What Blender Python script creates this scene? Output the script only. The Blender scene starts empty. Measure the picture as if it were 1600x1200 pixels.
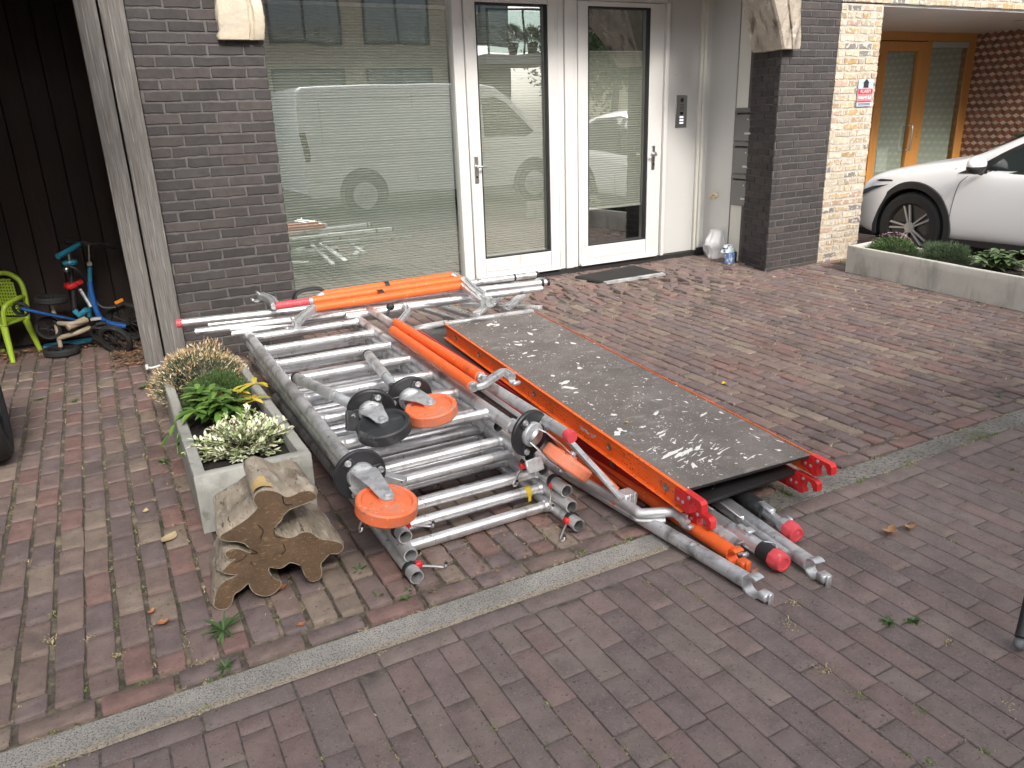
import bpy, bmesh, math, random
from math import sin, cos, pi, radians, sqrt, atan2
from mathutils import Vector, Matrix, noise
V = Vector
# ------------------------------------------------------------------ camera
H = 1.5; FPX = 1200.0
yaw, pitch, roll = radians(27.5), radians(19.33), radians(-2.04)
cf = V((sin(yaw)*cos(pitch), cos(yaw)*cos(pitch), -sin(pitch)))
cr = V((cos(yaw), -sin(yaw), 0)); cu = cr.cross(cf)
cr, cu = cr*cos(roll)+cu*sin(roll), -cr*sin(roll)+cu*cos(roll)
CAM = V((0, 0, H))
S = bpy.context.scene
C = S.collection
cam = bpy.data.objects.new('camera', bpy.data.cameras.new('camera'))
C.objects.link(cam); S.camera = cam
cam.data.sensor_width = 36; cam.data.lens = 36*FPX/1600; cam.data.clip_end = 600; cam.data.clip_start = .02
m = Matrix.Identity(4)
for i in range(3):
    m[i][0] = cr[i]; m[i][1] = cu[i]; m[i][2] = -cf[i]; m[i][3] = CAM[i]
cam.matrix_world = m
# ------------------------------------------------------------------ world, sun, exposure
SUN_EL, SUN_AZ = radians(38), radians(184)      # azimuth clockwise from +Y : the sun stands behind the camera, a hair to the left
w = bpy.data.worlds.new('World'); S.world = w; w.use_nodes = True
nt = w.node_tree; bg = nt.nodes['Background']
sky = nt.nodes.new('ShaderNodeTexSky'); sky.sky_type = 'NISHITA'; sky.sun_disc = False
sky.sun_elevation = SUN_EL; sky.sun_rotation = SUN_AZ; sky.dust_density = 4.0; sky.air_density = 1.0; sky.ozone_density = .6
hs = nt.nodes.new('ShaderNodeHueSaturation'); hs.inputs['Saturation'].default_value = .32
nt.links.new(sky.outputs[0], hs.inputs['Color']); nt.links.new(hs.outputs[0], bg.inputs[0]); bg.inputs[1].default_value = .13
sun = bpy.data.objects.new('sun', bpy.data.lights.new('sun', 'SUN')); C.objects.link(sun)
sun.data.energy = 1.15; sun.data.angle = radians(12); sun.data.color = (1, .95, .87)
sd = V((sin(SUN_AZ)*cos(SUN_EL), cos(SUN_AZ)*cos(SUN_EL), sin(SUN_EL)))
sun.rotation_euler = sd.to_track_quat('Z', 'Y').to_euler()
S.view_settings.view_transform = 'Standard'; S.view_settings.look = 'None'
S.view_settings.exposure = 1.42; S.view_settings.gamma = 1
S.render.engine = 'CYCLES'

# ------------------------------------------------------------------ helpers
def ray(x, y): return cf*FPX + cr*(x-800) - cu*(y-600)
def G(x, y, z=0.0):
    d = ray(x, y); return CAM + d*((z-H)/d.z)
def W(x, y, Y):
    d = ray(x, y); return CAM + d*(Y/d.y)
def WX(x, y, X):
    d = ray(x, y); return CAM + d*(X/d.x)

def rot_to(d, up=V((0, 0, 1))):
    d = V(d).normalized()
    if abs(d.dot(up)) > .98: up = V((0, 1, 0))
    x = up.cross(d).normalized(); y = d.cross(x)
    return Matrix((x, y, d)).transposed()            # local z -> d
def frame(o, x, y, z):
    mm = Matrix.Identity(4)
    for i in range(3): mm[i][0] = x[i]; mm[i][1] = y[i]; mm[i][2] = z[i]; mm[i][3] = o[i]
    return mm

class MB:
    def __init__(s): s.v = []; s.f = []; s.mi = []; s.cur = 0
    def add(s, vs, fs):
        n = len(s.v); s.v += [tuple(v) for v in vs]
        for f in fs: s.f.append([i+n for i in f]); s.mi.append(s.cur)
        return s
    def hexa(s, p):      # 8 points: bottom 4 ccw, top 4 ccw
        return s.add(p, [(3,2,1,0),(4,5,6,7),(0,1,5,4),(1,2,6,5),(2,3,7,6),(3,0,4,7)])
    def box(s, a, b, M=None):
        x0,y0,z0 = a; x1,y1,z1 = b
        p = [V(q) for q in ((x0,y0,z0),(x1,y0,z0),(x1,y1,z0),(x0,y1,z0),(x0,y0,z1),(x1,y0,z1),(x1,y1,z1),(x0,y1,z1))]
        if M is not None: p = [M @ q for q in p]
        return s.hexa(p)
    def cbox(s, a, b, c=.004, M=None):      # chamfered box
        x0,y0,z0 = a; x1,y1,z1 = b
        pts = []
        lo = (x0,y0,z0); hi = (x1,y1,z1)
        bm = bmesh.new()
        for ix in (0,1):
            for iy in (0,1):
                for iz in (0,1):
                    P = [hi[0] if ix else lo[0], hi[1] if iy else lo[1], hi[2] if iz else lo[2]]
                    sg = [-1 if ix else 1, -1 if iy else 1, -1 if iz else 1]
                    for k in range(3):
                        q = [P[j] + (0 if j == k else sg[j]*c) for j in range(3)]
                        q = V(q)
                        if M is not None: q = M @ q
                        bm.verts.new(q)
        bmesh.ops.convex_hull(bm, input=bm.verts)
        bm.verts.index_update()
        s.add([v.co for v in bm.verts], [[v.index for v in f.verts] for f in bm.faces]); bm.free()
        return s
    def rings(s, rings, close=True, cap0=True, cap1=True):
        n = len(rings[0]); vs = [p for r in rings for p in r]; fs = []
        for i in range(len(rings)-1):
            for j in range(n if close else n-1):
                k = (j+1) % n
                fs.append((i*n+j, i*n+k, (i+1)*n+k, (i+1)*n+j))
        if cap0: fs.append(list(range(n))[::-1])
        if cap1: fs.append([(len(rings)-1)*n+j for j in range(n)])
        return s.add(vs, fs)
    def tube(s, a, b, r, r2=None, n=16, hollow=0, cap=True, flat=1.0, up=V((0,0,1))):
        a = V(a); b = V(b); R = rot_to(b-a, up); r2 = r if r2 is None else r2
        def ring(c, rr): return [c + R @ V((cos(2*pi*i/n)*rr, sin(2*pi*i/n)*rr*flat, 0)) for i in range(n)]
        if hollow:
            d = (b-a).normalized()
            L = (b-a).length; dep = min(.12, L*.45)
            s.rings([ring(a+d*dep, r-hollow), ring(a, r-hollow), ring(a, r), ring(b, r), ring(b, r-hollow), ring(b-d*dep, r-hollow)])
        else: s.rings([ring(a, r), ring(b, r2)], cap0=cap, cap1=cap)
        return s
    def path(s, pts, r, n=10, cap=True, flat=1.0, up=V((0,0,1)), sub=0):
        pts = [V(p) for p in pts]
        if sub:
            q = []
            for i in range(len(pts)-1):
                p0 = pts[max(i-1,0)]; p1 = pts[i]; p2 = pts[i+1]; p3 = pts[min(i+2, len(pts)-1)]
                for k in range(sub):
                    t = k/sub
                    q.append(.5*((2*p1)+(p2-p0)*t+(2*p0-5*p1+4*p2-p3)*t*t+(3*p1-p0-3*p2+p3)*t**3))
            q.append(pts[-1]); pts = q
        rr = r if isinstance(r, (list, tuple)) else None
        rings = []; x = None
        for i, p in enumerate(pts):
            d = (pts[min(i+1, len(pts)-1)] - pts[max(i-1, 0)]).normalized()
            if x is None: x = rot_to(d, up).col[0].copy()
            x = (x - d*x.dot(d)).normalized(); y = d.cross(x)
            if rr: t = i/(len(pts)-1)*(len(rr)-1); k = min(int(t), len(rr)-2); rad = rr[k]+(rr[k+1]-rr[k])*(t-k)
            else: rad = r
            rings.append([p + x*cos(2*pi*j/n)*rad + y*sin(2*pi*j/n)*rad*flat for j in range(n)])
        return s.rings(rings, cap0=cap, cap1=cap)
    def lathe(s, prof, M, n=32, caps=True):      # profile (r, z) along M's z
        rings = [[M @ V((cos(2*pi*i/n)*r, sin(2*pi*i/n)*r, z)) for i in range(n)] for r, z in prof]
        return s.rings(rings, cap0=caps, cap1=caps)
    def prism(s, poly, z0, z1, M=None, nz=1):
        from mathutils.geometry import tessellate_polygon
        a = [V((p[0], p[1], z0)) for p in poly]; tri = tessellate_polygon([a]); n = len(poly)
        vs = []
        for k in range(nz+1):
            z = z0+(z1-z0)*k/nz; vs += [V((p[0], p[1], z)) for p in poly]
        fs = [tuple(t) for t in tri] + [tuple(i+n*nz for i in t)[::-1] for t in tri]
        for k in range(nz):
            for i in range(n):
                j = (i+1) % n; fs.append((k*n+i, k*n+j, (k+1)*n+j, (k+1)*n+i))
        if M is not None: vs = [M @ v for v in vs]
        return s.add(vs, fs)
    def sphere(s, c, r, n=12, m_=8, sc=(1,1,1)):
        c = V(c); rings = []
        for i in range(1, m_):
            t = pi*i/m_; rings.append([c+V((cos(2*pi*j/n)*sin(t)*r*sc[0], sin(2*pi*j/n)*sin(t)*r*sc[1], -cos(t)*r*sc[2])) for j in range(n)])
        return s.rings(rings)
    def build(s, name, mat, parent=None, smooth=True, ang=38, bevel=0, fix=True, origin=True, local=False):
        me = bpy.data.meshes.new(name)
        me.from_pydata(s.v, [], s.f)
        mats = mat if isinstance(mat, (list, tuple)) else [mat]
        for q in mats: me.materials.append(q)
        if len(mats) > 1:
            for p, i in zip(me.polygons, s.mi): p.material_index = i
        if fix or smooth:
            bm = bmesh.new(); bm.from_mesh(me)
            if fix: bmesh.ops.recalc_face_normals(bm, faces=bm.faces)
            if smooth:
                a = radians(ang)
                for f in bm.faces: f.smooth = True
                for e in bm.edges:
                    if len(e.link_faces) == 2 and e.calc_face_angle(0) > a: e.smooth = False
            bm.to_mesh(me); bm.free()
        o = bpy.data.objects.new(name, me); C.objects.link(o)
        if bevel:
            b = o.modifiers.new('Bevel', 'BEVEL'); b.width = bevel; b.segments = 2; b.limit_method = 'ANGLE'; b.angle_limit = radians(40)
        if parent is not None:
            o.parent = parent
            if parent.type == 'EMPTY' and not local: o.matrix_parent_inverse = Matrix.Translation(-V(parent.location))
        elif origin and len(s.v) and not local:
            xs = [v[0] for v in s.v]; ys = [v[1] for v in s.v]; zs = [v[2] for v in s.v]
            c = V(((min(xs)+max(xs))/2, (min(ys)+max(ys))/2, min(zs)))
            me.transform(Matrix.Translation(-c)); o.location = c
        return o

def tag(o, label, cat, group=None, kind=None):
    if label: o['label'] = label
    if cat: o['category'] = cat
    if group: o['group'] = group
    if kind: o['kind'] = kind
    return o
def thing(name, label, cat, loc=(0,0,0), group=None):
    o = bpy.data.objects.new(name, None); C.objects.link(o); o.location = loc; o.empty_display_size = .1
    return tag(o, label, cat, group)
def struct(o): o['kind'] = 'structure'; return o

# ------------------------------------------------------------------ materials
def mat(name, col, rough=.5, metal=0., var=.0, nscale=6., stretch=(1,1,1), isl=None, islv=0., bump=None, spec=.5, dirt=None, coat=0., rvar=0., trans=0., ior=1.45, detail=6., emit=None, vor=None, spots=None):
    M_ = bpy.data.materials.new(name); M_.use_nodes = True
    nt = M_.node_tree; N = nt.nodes; L = nt.links; b = N['Principled BSDF']
    tc = N.new('ShaderNodeTexCoord'); mp = N.new('ShaderNodeMapping'); L.new(tc.outputs['Object'], mp.inputs[0]); mp.inputs['Scale'].default_value = stretch
    b.inputs['Roughness'].default_value = rough; b.inputs['Metallic'].default_value = metal
    b.inputs['Specular IOR Level'].default_value = spec; b.inputs['Coat Weight'].default_value = coat
    if trans: b.inputs['Transmission Weight'].default_value = trans; b.inputs['IOR'].default_value = ior
    cur = None
    def rgb(c):
        n = N.new('ShaderNodeRGB'); n.outputs[0].default_value = (*c, 1); return n.outputs[0]
    def mix(f, a, c, mode='MIX'):
        n = N.new('ShaderNodeMix'); n.data_type = 'RGBA'; n.blend_type = mode
        if isinstance(f, float): n.inputs[0].default_value = f
        else: L.new(f, n.inputs[0])
        L.new(a, n.inputs[6]); L.new(c, n.inputs[7]); return n.outputs[2]
    def noi(sc, det=detail, dist=0., st=None):
        n = N.new('ShaderNodeTexNoise'); n.inputs['Scale'].default_value = sc; n.inputs['Detail'].default_value = det; n.inputs['Roughness'].default_value = .6; n.inputs['Distortion'].default_value = dist
        if st is not None:
            q = N.new('ShaderNodeMapping'); L.new(tc.outputs['Object'], q.inputs[0]); q.inputs['Scale'].default_value = st; L.new(q.outputs[0], n.inputs['Vector'])
        else: L.new(mp.outputs[0], n.inputs['Vector'])
        return n.outputs['Fac']
    def ramp(f, stops, interp='LINEAR'):
        n = N.new('ShaderNodeValToRGB'); n.color_ramp.interpolation = interp
        while len(n.color_ramp.elements) < len(stops): n.color_ramp.elements.new(.5)
        for e, (p, c) in zip(n.color_ramp.elements, stops):
            e.position = p; e.color = (*c, 1) if len(c) == 3 else c
        L.new(f, n.inputs[0]); return n.outputs[0]
    if isl:
        g = N.new('ShaderNodeNewGeometry'); k = len(isl)
        cur = ramp(g.outputs['Random Per Island'], [(i/k, c) for i, c in enumerate(isl)], 'CONSTANT')
    else: cur = rgb(col)
    if islv:
        g = N.new('ShaderNodeNewGeometry'); wn = N.new('ShaderNodeTexWhiteNoise'); wn.noise_dimensions = '1D'; L.new(g.outputs['Random Per Island'], wn.inputs['W'])
        cur = mix(1., cur, ramp(wn.outputs['Value'], [(0, (1-islv,)*3), (1, (1+islv,)*3)]), 'MULTIPLY')
    if var:
        cur = mix(1., cur, ramp(noi(nscale), [(.25, (1-var,)*3), (.75, (1+var,)*3)]), 'MULTIPLY')
    for d in (dirt or []):      # (colour, scale, lo, hi, [stretch])
        f = ramp(noi(d[1], 8., .3, d[4] if len(d) > 4 else None), [(d[2], (0,0,0)), (d[3], (1,1,1))])
        cur = mix(f, cur, rgb(d[0]))
    for d in (spots or []):     # voronoi dots (colour, scale, radius, density, [stretch])
        vn = N.new('ShaderNodeTexVoronoi'); vn.inputs['Scale'].default_value = d[1]; vn.inputs['Randomness'].default_value = d[5] if len(d) > 5 else 1.
        q = N.new('ShaderNodeMapping'); L.new(tc.outputs['Object'], q.inputs[0]); q.inputs['Scale'].default_value = d[4] if len(d) > 4 and d[4] else (1,1,1)
        nn = N.new('ShaderNodeTexNoise'); nn.inputs['Scale'].default_value = d[1]*1.3; L.new(q.outputs[0], nn.inputs['Vector'])
        ad = N.new('ShaderNodeMix'); ad.data_type = 'VECTOR'; ad.inputs[0].default_value = d[6] if len(d) > 6 else .12; L.new(q.outputs[0], ad.inputs[4]); L.new(nn.outputs['Color'], ad.inputs[5])
        L.new(ad.outputs[1], vn.inputs['Vector'])
        sep = N.new('ShaderNodeSeparateColor'); L.new(vn.outputs['Color'], sep.inputs[0])
        th = N.new('ShaderNodeMath'); th.operation = 'LESS_THAN'; L.new(sep.outputs[0], th.inputs[0]); th.inputs[1].default_value = d[3]
        sz = N.new('ShaderNodeMath'); sz.operation = 'MULTIPLY'; L.new(sep.outputs[1], sz.inputs[0]); sz.inputs[1].default_value = d[2]
        lt = N.new('ShaderNodeMath'); lt.operation = 'LESS_THAN'; L.new(vn.outputs['Distance'], lt.inputs[0]); L.new(sz.outputs[0], lt.inputs[1])
        mm = N.new('ShaderNodeMath'); mm.operation = 'MULTIPLY'; L.new(th.outputs[0], mm.inputs[0]); L.new(lt.outputs[0], mm.inputs[1])
        cur = mix(mm.outputs[0], cur, rgb(d[0]))
    L.new(cur, b.inputs['Base Color'])
    if rvar:
        r_ = ramp(noi(nscale*1.7), [(.3, (max(rough-rvar, .02),)*3), (.7, (min(rough+rvar, 1),)*3)]); L.new(r_, b.inputs['Roughness'])
    last = None
    for (sc, st, ds) in (bump or []):
        n = N.new('ShaderNodeBump'); n.inputs['Strength'].default_value = st; n.inputs['Distance'].default_value = ds
        L.new(noi(sc, 8.), n.inputs['Height'])
        if last: L.new(last, n.inputs['Normal'])
        last = n.outputs[0]
    if last: L.new(last, b.inputs['Normal'])
    if emit: b.inputs['Emission Color'].default_value = (*emit[0], 1); b.inputs['Emission Strength'].default_value = emit[1]
    return M_

m_street = mat('street_brick', (0.198,0.132,0.119), .85, isl=[(0.164,0.123,0.116),(0.174,0.128,0.117),(0.156,0.120,0.115),(0.172,0.135,0.121),(0.178,0.125,0.115),(0.162,0.127,0.119)], islv=.07, var=.24, nscale=13, bump=[(140,.6,.004),(30,.3,.005)], dirt=[((.19,.155,.13),5,.55,.80),((.065,.053,.052),2.2,.56,.76),((.20,.165,.15),150,.56,.66),((.06,.045,.042),120,.60,.68)], spots=[((.34,.3,.26),60,.22,.35)])
m_drive = mat('driveway_brick', (0.244,0.159,0.134), .85, isl=[(0.181,0.120,0.107),(0.166,0.117,0.107),(0.189,0.137,0.117),(0.149,0.112,0.107),(0.195,0.117,0.102),(0.173,0.124,0.112),(0.217,0.168,0.134),(0.159,0.120,0.115)], islv=.10, var=.26, nscale=16, bump=[(130,.7,.004),(35,.5,.006)], dirt=[((.22,.175,.135),7,.58,.80),((.065,.053,.05),3,.56,.75),((.20,.15,.125),120,.58,.68),((.055,.042,.04),90,.60,.70)])
m_sand = mat('joint_sand', (.105,.088,.070), .95, var=.5, nscale=40, bump=[(120,.8,.01)], dirt=[((.30,.25,.17),14,.5,.7),((.05,.065,.03),9,.55,.7)])
m_sand2 = mat('joint_dirt', (.095,.080,.070), .95, var=.5, nscale=40, bump=[(120,.8,.01)], dirt=[((.22,.19,.14),14,.52,.72)])
m_kerb = mat('kerb_concrete', (.33,.31,.28), .9, var=.30, nscale=5, bump=[(120,1.,.006)], dirt=[((.09,.09,.088),230,.50,.60),((.46,.44,.40),260,.6,.68),((.19,.185,.17),3,.55,.72),((.45,.40,.33),26,.62,.75,(1,4,1))])
m_conc = mat('planter_concrete', (.54,.52,.465), .85, var=.12, nscale=5, bump=[(60,.4,.004),(220,.4,.002)], dirt=[((.24,.235,.20),6,.5,.75,(1,1,.35)),((.52,.50,.45),9,.6,.75)], spots=[((.18,.17,.15),70,.22,.25)])
m_conc2 = mat('weathered_planter_concrete', (.335,.33,.30), .88, var=.22, nscale=5, bump=[(60,.5,.004),(220,.4,.002)], dirt=[((.20,.20,.175),5,.48,.72,(1,1,.35)),((.44,.43,.39),9,.6,.75),((.13,.13,.10),14,.62,.74)], spots=[((.14,.13,.11),70,.22,.25)])
m_soil = mat('potting_soil', (.028,.021,.017), .95, var=.5, nscale=50, bump=[(60,1.,.03)], spots=[((.2,.16,.12),80,.3,.12)])
m_black = mat('black_brick', (.05,.043,.042), .8, isl=[(.042,.037,.037),(.050,.042,.041),(.036,.032,.032),(.058,.048,.046),(.045,.040,.041)], islv=.1, var=.25, nscale=18, bump=[(60,.5,.004),(14,.4,.006)], spots=[((.3,.28,.26),60,.14,.03)])
m_mort = mat('grey_mortar', (.105,.098,.093), .95, var=.25, nscale=30, bump=[(120,.6,.003)])
m_cream = mat('cream_brick', (.6,.5,.35), .85, isl=[(.40,.32,.22),(.44,.34,.21),(.40,.34,.26),(.37,.28,.18),(.48,.41,.31),(.18,.17,.16),(.45,.37,.26),(.41,.29,.22),(.50,.44,.35),(.38,.26,.12)], islv=.15, var=.2, nscale=25, bump=[(50,.8,.006),(14,.5,.01)], dirt=[((.56,.52,.46),22,.52,.60),((.30,.22,.12),30,.62,.70)])
m_cmort = mat('pale_mortar', (.45,.41,.355), .95, var=.2, nscale=25, bump=[(70,.8,.006)])
m_wood = mat('weathered_wood', (.135,.126,.118), .85, var=.45, nscale=9, stretch=(18,18,.6), bump=[(8,.8,.003)], dirt=[((.10,.085,.075),3,.52,.68,(5,5,.5)),((.30,.285,.265),9,.57,.72,(14,14,.4)),((.07,.058,.05),14,.60,.66,(10,10,.25))], spots=[((.55,.53,.5),9,.035,.6)])
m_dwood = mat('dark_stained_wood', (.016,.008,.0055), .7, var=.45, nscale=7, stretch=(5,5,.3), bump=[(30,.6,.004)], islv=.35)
m_stone = mat('cream_stone', (.58,.51,.40), .9, var=.12, nscale=7, bump=[(45,.8,.006),(9,.5,.01)], dirt=[((.66,.61,.52),8,.55,.7)], spots=[((.3,.23,.15),55,.2,.2)])
m_stone2 = mat('weathered_stone', (.46,.40,.33), .9, var=.25, nscale=7, bump=[(45,.9,.006),(9,.5,.01)], dirt=[((.13,.105,.085),6,.5,.68,(2,2,.4)),((.66,.62,.56),9,.57,.68)], spots=[((.12,.09,.07),60,.25,.3)])
m_white = mat('white_frame_paint', (.61,.60,.585), .35, var=.05, nscale=3, bump=[(30,.05,.002)], dirt=[((.42,.40,.36),5,.62,.80,(3,3,.5))])
m_cpanel = mat('pale_grey_panel', (.52,.515,.50), .4, var=.03, nscale=2, bump=[(8,.05,.01)])
m_mpanel = mat('brushed_panel', (.60,.60,.58), .40, metal=.25, var=.05, nscale=3, stretch=(1,1,.1))
m_cstrip = mat('cream_paint', (.66,.65,.59), .45, var=.03)
m_blackp = mat('black_rubber', (.018,.018,.019), .6, var=.3, nscale=20)
m_steel = mat('stainless_steel', (.34,.33,.32), .35, metal=.9, var=.1, nscale=10, stretch=(1,1,8))
m_chrome = mat('satin_chrome', (.62,.61,.59), .3, metal=1., var=.05)
m_mbox = mat('grey_mailbox', (.19,.185,.18), .4, metal=.5, var=.06, nscale=4)
m_alu = mat('aluminium_tube', (.80,.80,.81), .42, metal=.85, var=.10, nscale=9, rvar=.08, bump=[(60,.04,.001)], dirt=[((.34,.33,.32),11,.53,.70,(1,1,1)),((.90,.90,.91),24,.58,.68),((.16,.14,.12),38,.655,.70),((.70,.68,.64),17,.69,.71)], spots=[((.12,.11,.1),60,.12,.10)])
m_alud = mat('dull_aluminium', (.68,.685,.69), .50, metal=.75, var=.2, nscale=9, rvar=.12, bump=[(60,.06,.001)], dirt=[((.24,.235,.23),8,.50,.68),((.80,.80,.78),26,.66,.70),((.14,.12,.10),40,.66,.70),((.62,.62,.63),20,.6,.7)], spots=[((.1,.09,.08),60,.12,.08)])
m_galv = mat('galvanised_steel', (.60,.61,.62), .45, metal=.7, var=.18, nscale=45, bump=[(60,.1,.002)], dirt=[((.38,.39,.40),28,.52,.68),((.22,.15,.10),22,.69,.75)])
m_or = mat('orange_tube', (.82,.135,.026), .46, var=.12, nscale=8, bump=[(40,.1,.002)], dirt=[((.36,.09,.035),14,.60,.76),((.9,.38,.2),34,.64,.72),((.55,.5,.46),60,.68,.71)])
m_orr = mat('orange_rail', (.85,.15,.024), .45, var=.12, nscale=8, bump=[(50,.2,.002)], dirt=[((.35,.06,.02),14,.60,.74),((.85,.30,.15),30,.66,.74)], spots=[((.05,.02,.01),75,.30,.9,(1,1,1),.35,.02),((.8,.78,.74),13,.12,.2)])
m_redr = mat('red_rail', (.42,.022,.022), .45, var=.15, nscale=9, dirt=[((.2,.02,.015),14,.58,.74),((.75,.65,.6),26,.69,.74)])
m_red = mat('red_plastic', (.62,.024,.026), .38, var=.1, nscale=14, bump=[(40,.1,.003)], dirt=[((.78,.35,.32),40,.66,.76)])
m_pink = mat('faded_red_plastic', (.66,.07,.085), .5, var=.14, nscale=20, dirt=[((.75,.3,.3),40,.6,.75)])
m_wor = mat('orange_wheel', (.76,.165,.06), .55, var=.14, nscale=10, bump=[(60,.3,.003)], dirt=[((.34,.20,.15),8,.52,.72),((.22,.15,.12),30,.60,.70),((.85,.42,.28),50,.62,.70)])
m_wbk = mat('black_wheel', (.028,.03,.033), .55, var=.3, nscale=14, bump=[(40,.15,.003)], dirt=[((.12,.12,.115),12,.55,.75)])
m_bk = mat('black_castor_plastic', (.022,.023,.025), .42, var=.3, nscale=18, dirt=[((.09,.09,.09),16,.62,.78)])
m_deck = mat('phenolic_deck', (.135,.116,.104), .62, var=.22, nscale=3.5, bump=[(40,.15,.002)],
   dirt=[((.19,.175,.165),5,.50,.78),((.06,.055,.052),1.8,.55,.72),((.75,.74,.72),26,.69,.73,(1,.5,1)),((.82,.81,.79),9,.69,.705,(1.6,.8,1)),((.25,.23,.215),14,.57,.72,(.8,1.6,1)),((.80,.78,.76),5,.715,.73,(2.6,.7,1))],
   spots=[((.78,.77,.75),5.5,.17,.55,(1,1.2,1),1.,.35),((.74,.73,.71),14,.22,.30,(1,1,1),1.,.35),((.80,.79,.77),30,.28,.26,(1,1,1),1.,.2),((.66,.65,.63),60,.34,.30,(1,1,1),1.,.2),((.85,.84,.82),5,.15,.5,(1.6,1,1),1.,.3)])
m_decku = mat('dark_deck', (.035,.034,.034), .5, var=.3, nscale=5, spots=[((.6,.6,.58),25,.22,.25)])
m_deckE = mat('deck_edge', (.012,.012,.012), .6)
m_bark = mat('smooth_dead_bark', (.30,.25,.19), .85, var=.35, nscale=9, stretch=(2.2,.7,2.2), bump=[(26,.9,.007),(8,.6,.012)], dirt=[((.13,.095,.065),7,.52,.68),((.42,.38,.32),16,.54,.68),((.09,.065,.045),34,.60,.66,(2.4,.4,2.4))])
m_cut = mat('cut_wood_face', (.125,.078,.044), .85, var=.25, nscale=8, bump=[(70,.9,.004)], dirt=[((.085,.05,.027),10,.5,.72),((.25,.16,.085),50,.56,.70,(1,1,3))])
m_dry = mat('dry_grass', (.4,.33,.2), .9, isl=[(.42,.35,.20),(.34,.27,.15),(.50,.43,.28),(.28,.24,.11),(.38,.29,.17)], islv=.2)
m_grn = mat('green_moss', (.1,.16,.04), .8, isl=[(.10,.15,.035),(.16,.20,.06),(.22,.24,.08),(.07,.12,.03)], islv=.3)
m_weed = mat('weed_leaf', (.05,.10,.03), .6, isl=[(.05,.10,.028),(.065,.125,.035),(.04,.08,.025),(.08,.14,.045)], islv=.2)
print('materials ok')
# ================================================================== THE SETTING
R_ = random.Random(7)
o = MB().box((-60,-60,-.30),(60,60,-.055)).build('ground', mat('ground', (.13,.11,.10), .95, var=.2), smooth=False); struct(o)
# joint beds (dirt between the stones)
o = MB().box((-4,-12,-.054),(14,1.905,-.0078)).build('street_bed', m_sand2, smooth=False); struct(o)
o = MB().box((-4,2.012,-.054),(14,7.4,-.0115)).build('driveway_bed', m_sand, smooth=False); struct(o)

def hmap(x, y):
    z = .010*noise.noise(V((x*.9, y*.9, 3))) + .006*noise.noise(V((x*2.3, y*2.3, 8)))
    d = math.exp(-((x-4.1)**2/1.3 + (y-5.45)**2/.10)); z += .035*d*noise.noise(V((x*2.2, y*3, 1)))
    return z
def paver(mb, x, y, lx, ly, rnd, wear, hf, tilt, th=.03, rot=0.):
    nx, ny = (5, 9) if ly > lx else (9, 5)
    cx, cy = x, y; rz = rnd.gauss(0, wear*.7)+rot; c, s_ = cos(rz), sin(rz)
    tx, ty = rnd.gauss(0, tilt), rnd.gauss(0, tilt*.6); dz = rnd.gauss(0, tilt*.05)
    lx -= abs(rnd.gauss(0, wear*.14)); ly -= abs(rnd.gauss(0, wear*.2))
    b = .0011+wear*.10; rad = .0015+wear*.30
    sx, sy = rnd.random()*99, rnd.random()*99
    def us(n, L): 
        e = [-L/2, -L/2+b]; inner = [-L/2+b+(L-2*b)*k/(n-3) for k in range(1, n-3)]
        return e+inner+[L/2-b, L/2]
    U = us(nx, lx); Vv = us(ny, ly); base = len(mb.v); vs = []
    zz = hf(cx, cy)
    for j, v in enumerate(Vv):
        for i, u in enumerate(U):
            uu, vv = u, v
            edge = (i in (0, nx-1)) or (j in (0, ny-1)); corner = (i in (0, nx-1)) and (j in (0, ny-1))
            if corner: uu *= 1-rad/lx*1.2; vv *= 1-rad/ly*1.2
            if edge:
                q = noise.noise(V((u*30+sx, v*30+sy, 0)))*wear*.22; uu -= math.copysign(abs(q), u)*(1 if i in (0, nx-1) else 0); vv -= math.copysign(abs(q), v)*(1 if j in (0, ny-1) else 0)
            z = zz + dz + tx*u + ty*v + noise.noise(V((u*14+sx, v*14+sy, 5)))*wear*.05
            if edge: z -= b*.75 + (b*.6 if corner else 0)
            vs.append((cx+uu*c-vv*s_, cy+uu*s_+vv*c, z))
    fs = [(j*nx+i, j*nx+i+1, (j+1)*nx+i+1, (j+1)*nx+i) for j in range(ny-1) for i in range(nx-1)]
    per = [i for i in range(nx)] + [j*nx+nx-1 for j in range(1, ny)] + [(ny-1)*nx+i for i in range(nx-2, -1, -1)] + [j*nx for j in range(ny-2, 0, -1)]
    n0 = len(vs)
    for k in per: q = vs[k]; vs.append((q[0], q[1], q[2]-th))
    P = len(per)
    for k in range(P): fs.append((per[k], n0+k, n0+(k+1) % P, per[(k+1) % P]))
    mb.add(vs, fs)
# street paving
def street_z(x, y): return -.004+.004*noise.noise(V((x*.8, y*.8, 30)))
mb = MB(); rnd = random.Random(3)
x = -1.6
while x < 8: paver(mb, x, 1.860, .241, .079, rnd, .010, street_z, .006); x += .246
k = 0; x = -1.55
while x < 6.6:
    off = (k % 2)*.123 + rnd.gauss(0, .012) + (.06 if k % 5 == 0 else 0); y = 1.816-.1225-off+.123
    first = 1.816-(y-.1225+.0)
    if off > .03: paver(mb, x, 1.816-(off)/2, .0812, off-.003, rnd, .010, street_z, .006)
    y = 1.816-off-.1225
    while y > -.3 and not (x > 2.2 and y < -.1):
        L = .2425
        if rnd.random() < .06: paver(mb, x, y+.061, .0812, .1195, rnd, .010, street_z, .006); paver(mb, x, y-.0615, .0812, .1195, rnd, .010, street_z, .006)
        else: paver(mb, x+rnd.gauss(0, .0006), y, .0812, L, rnd, .010, street_z, .006)
        y -= .245
    x += .0835; k += 1
o = mb.build('street', m_street, fix=False, ang=60); struct(o)
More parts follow.
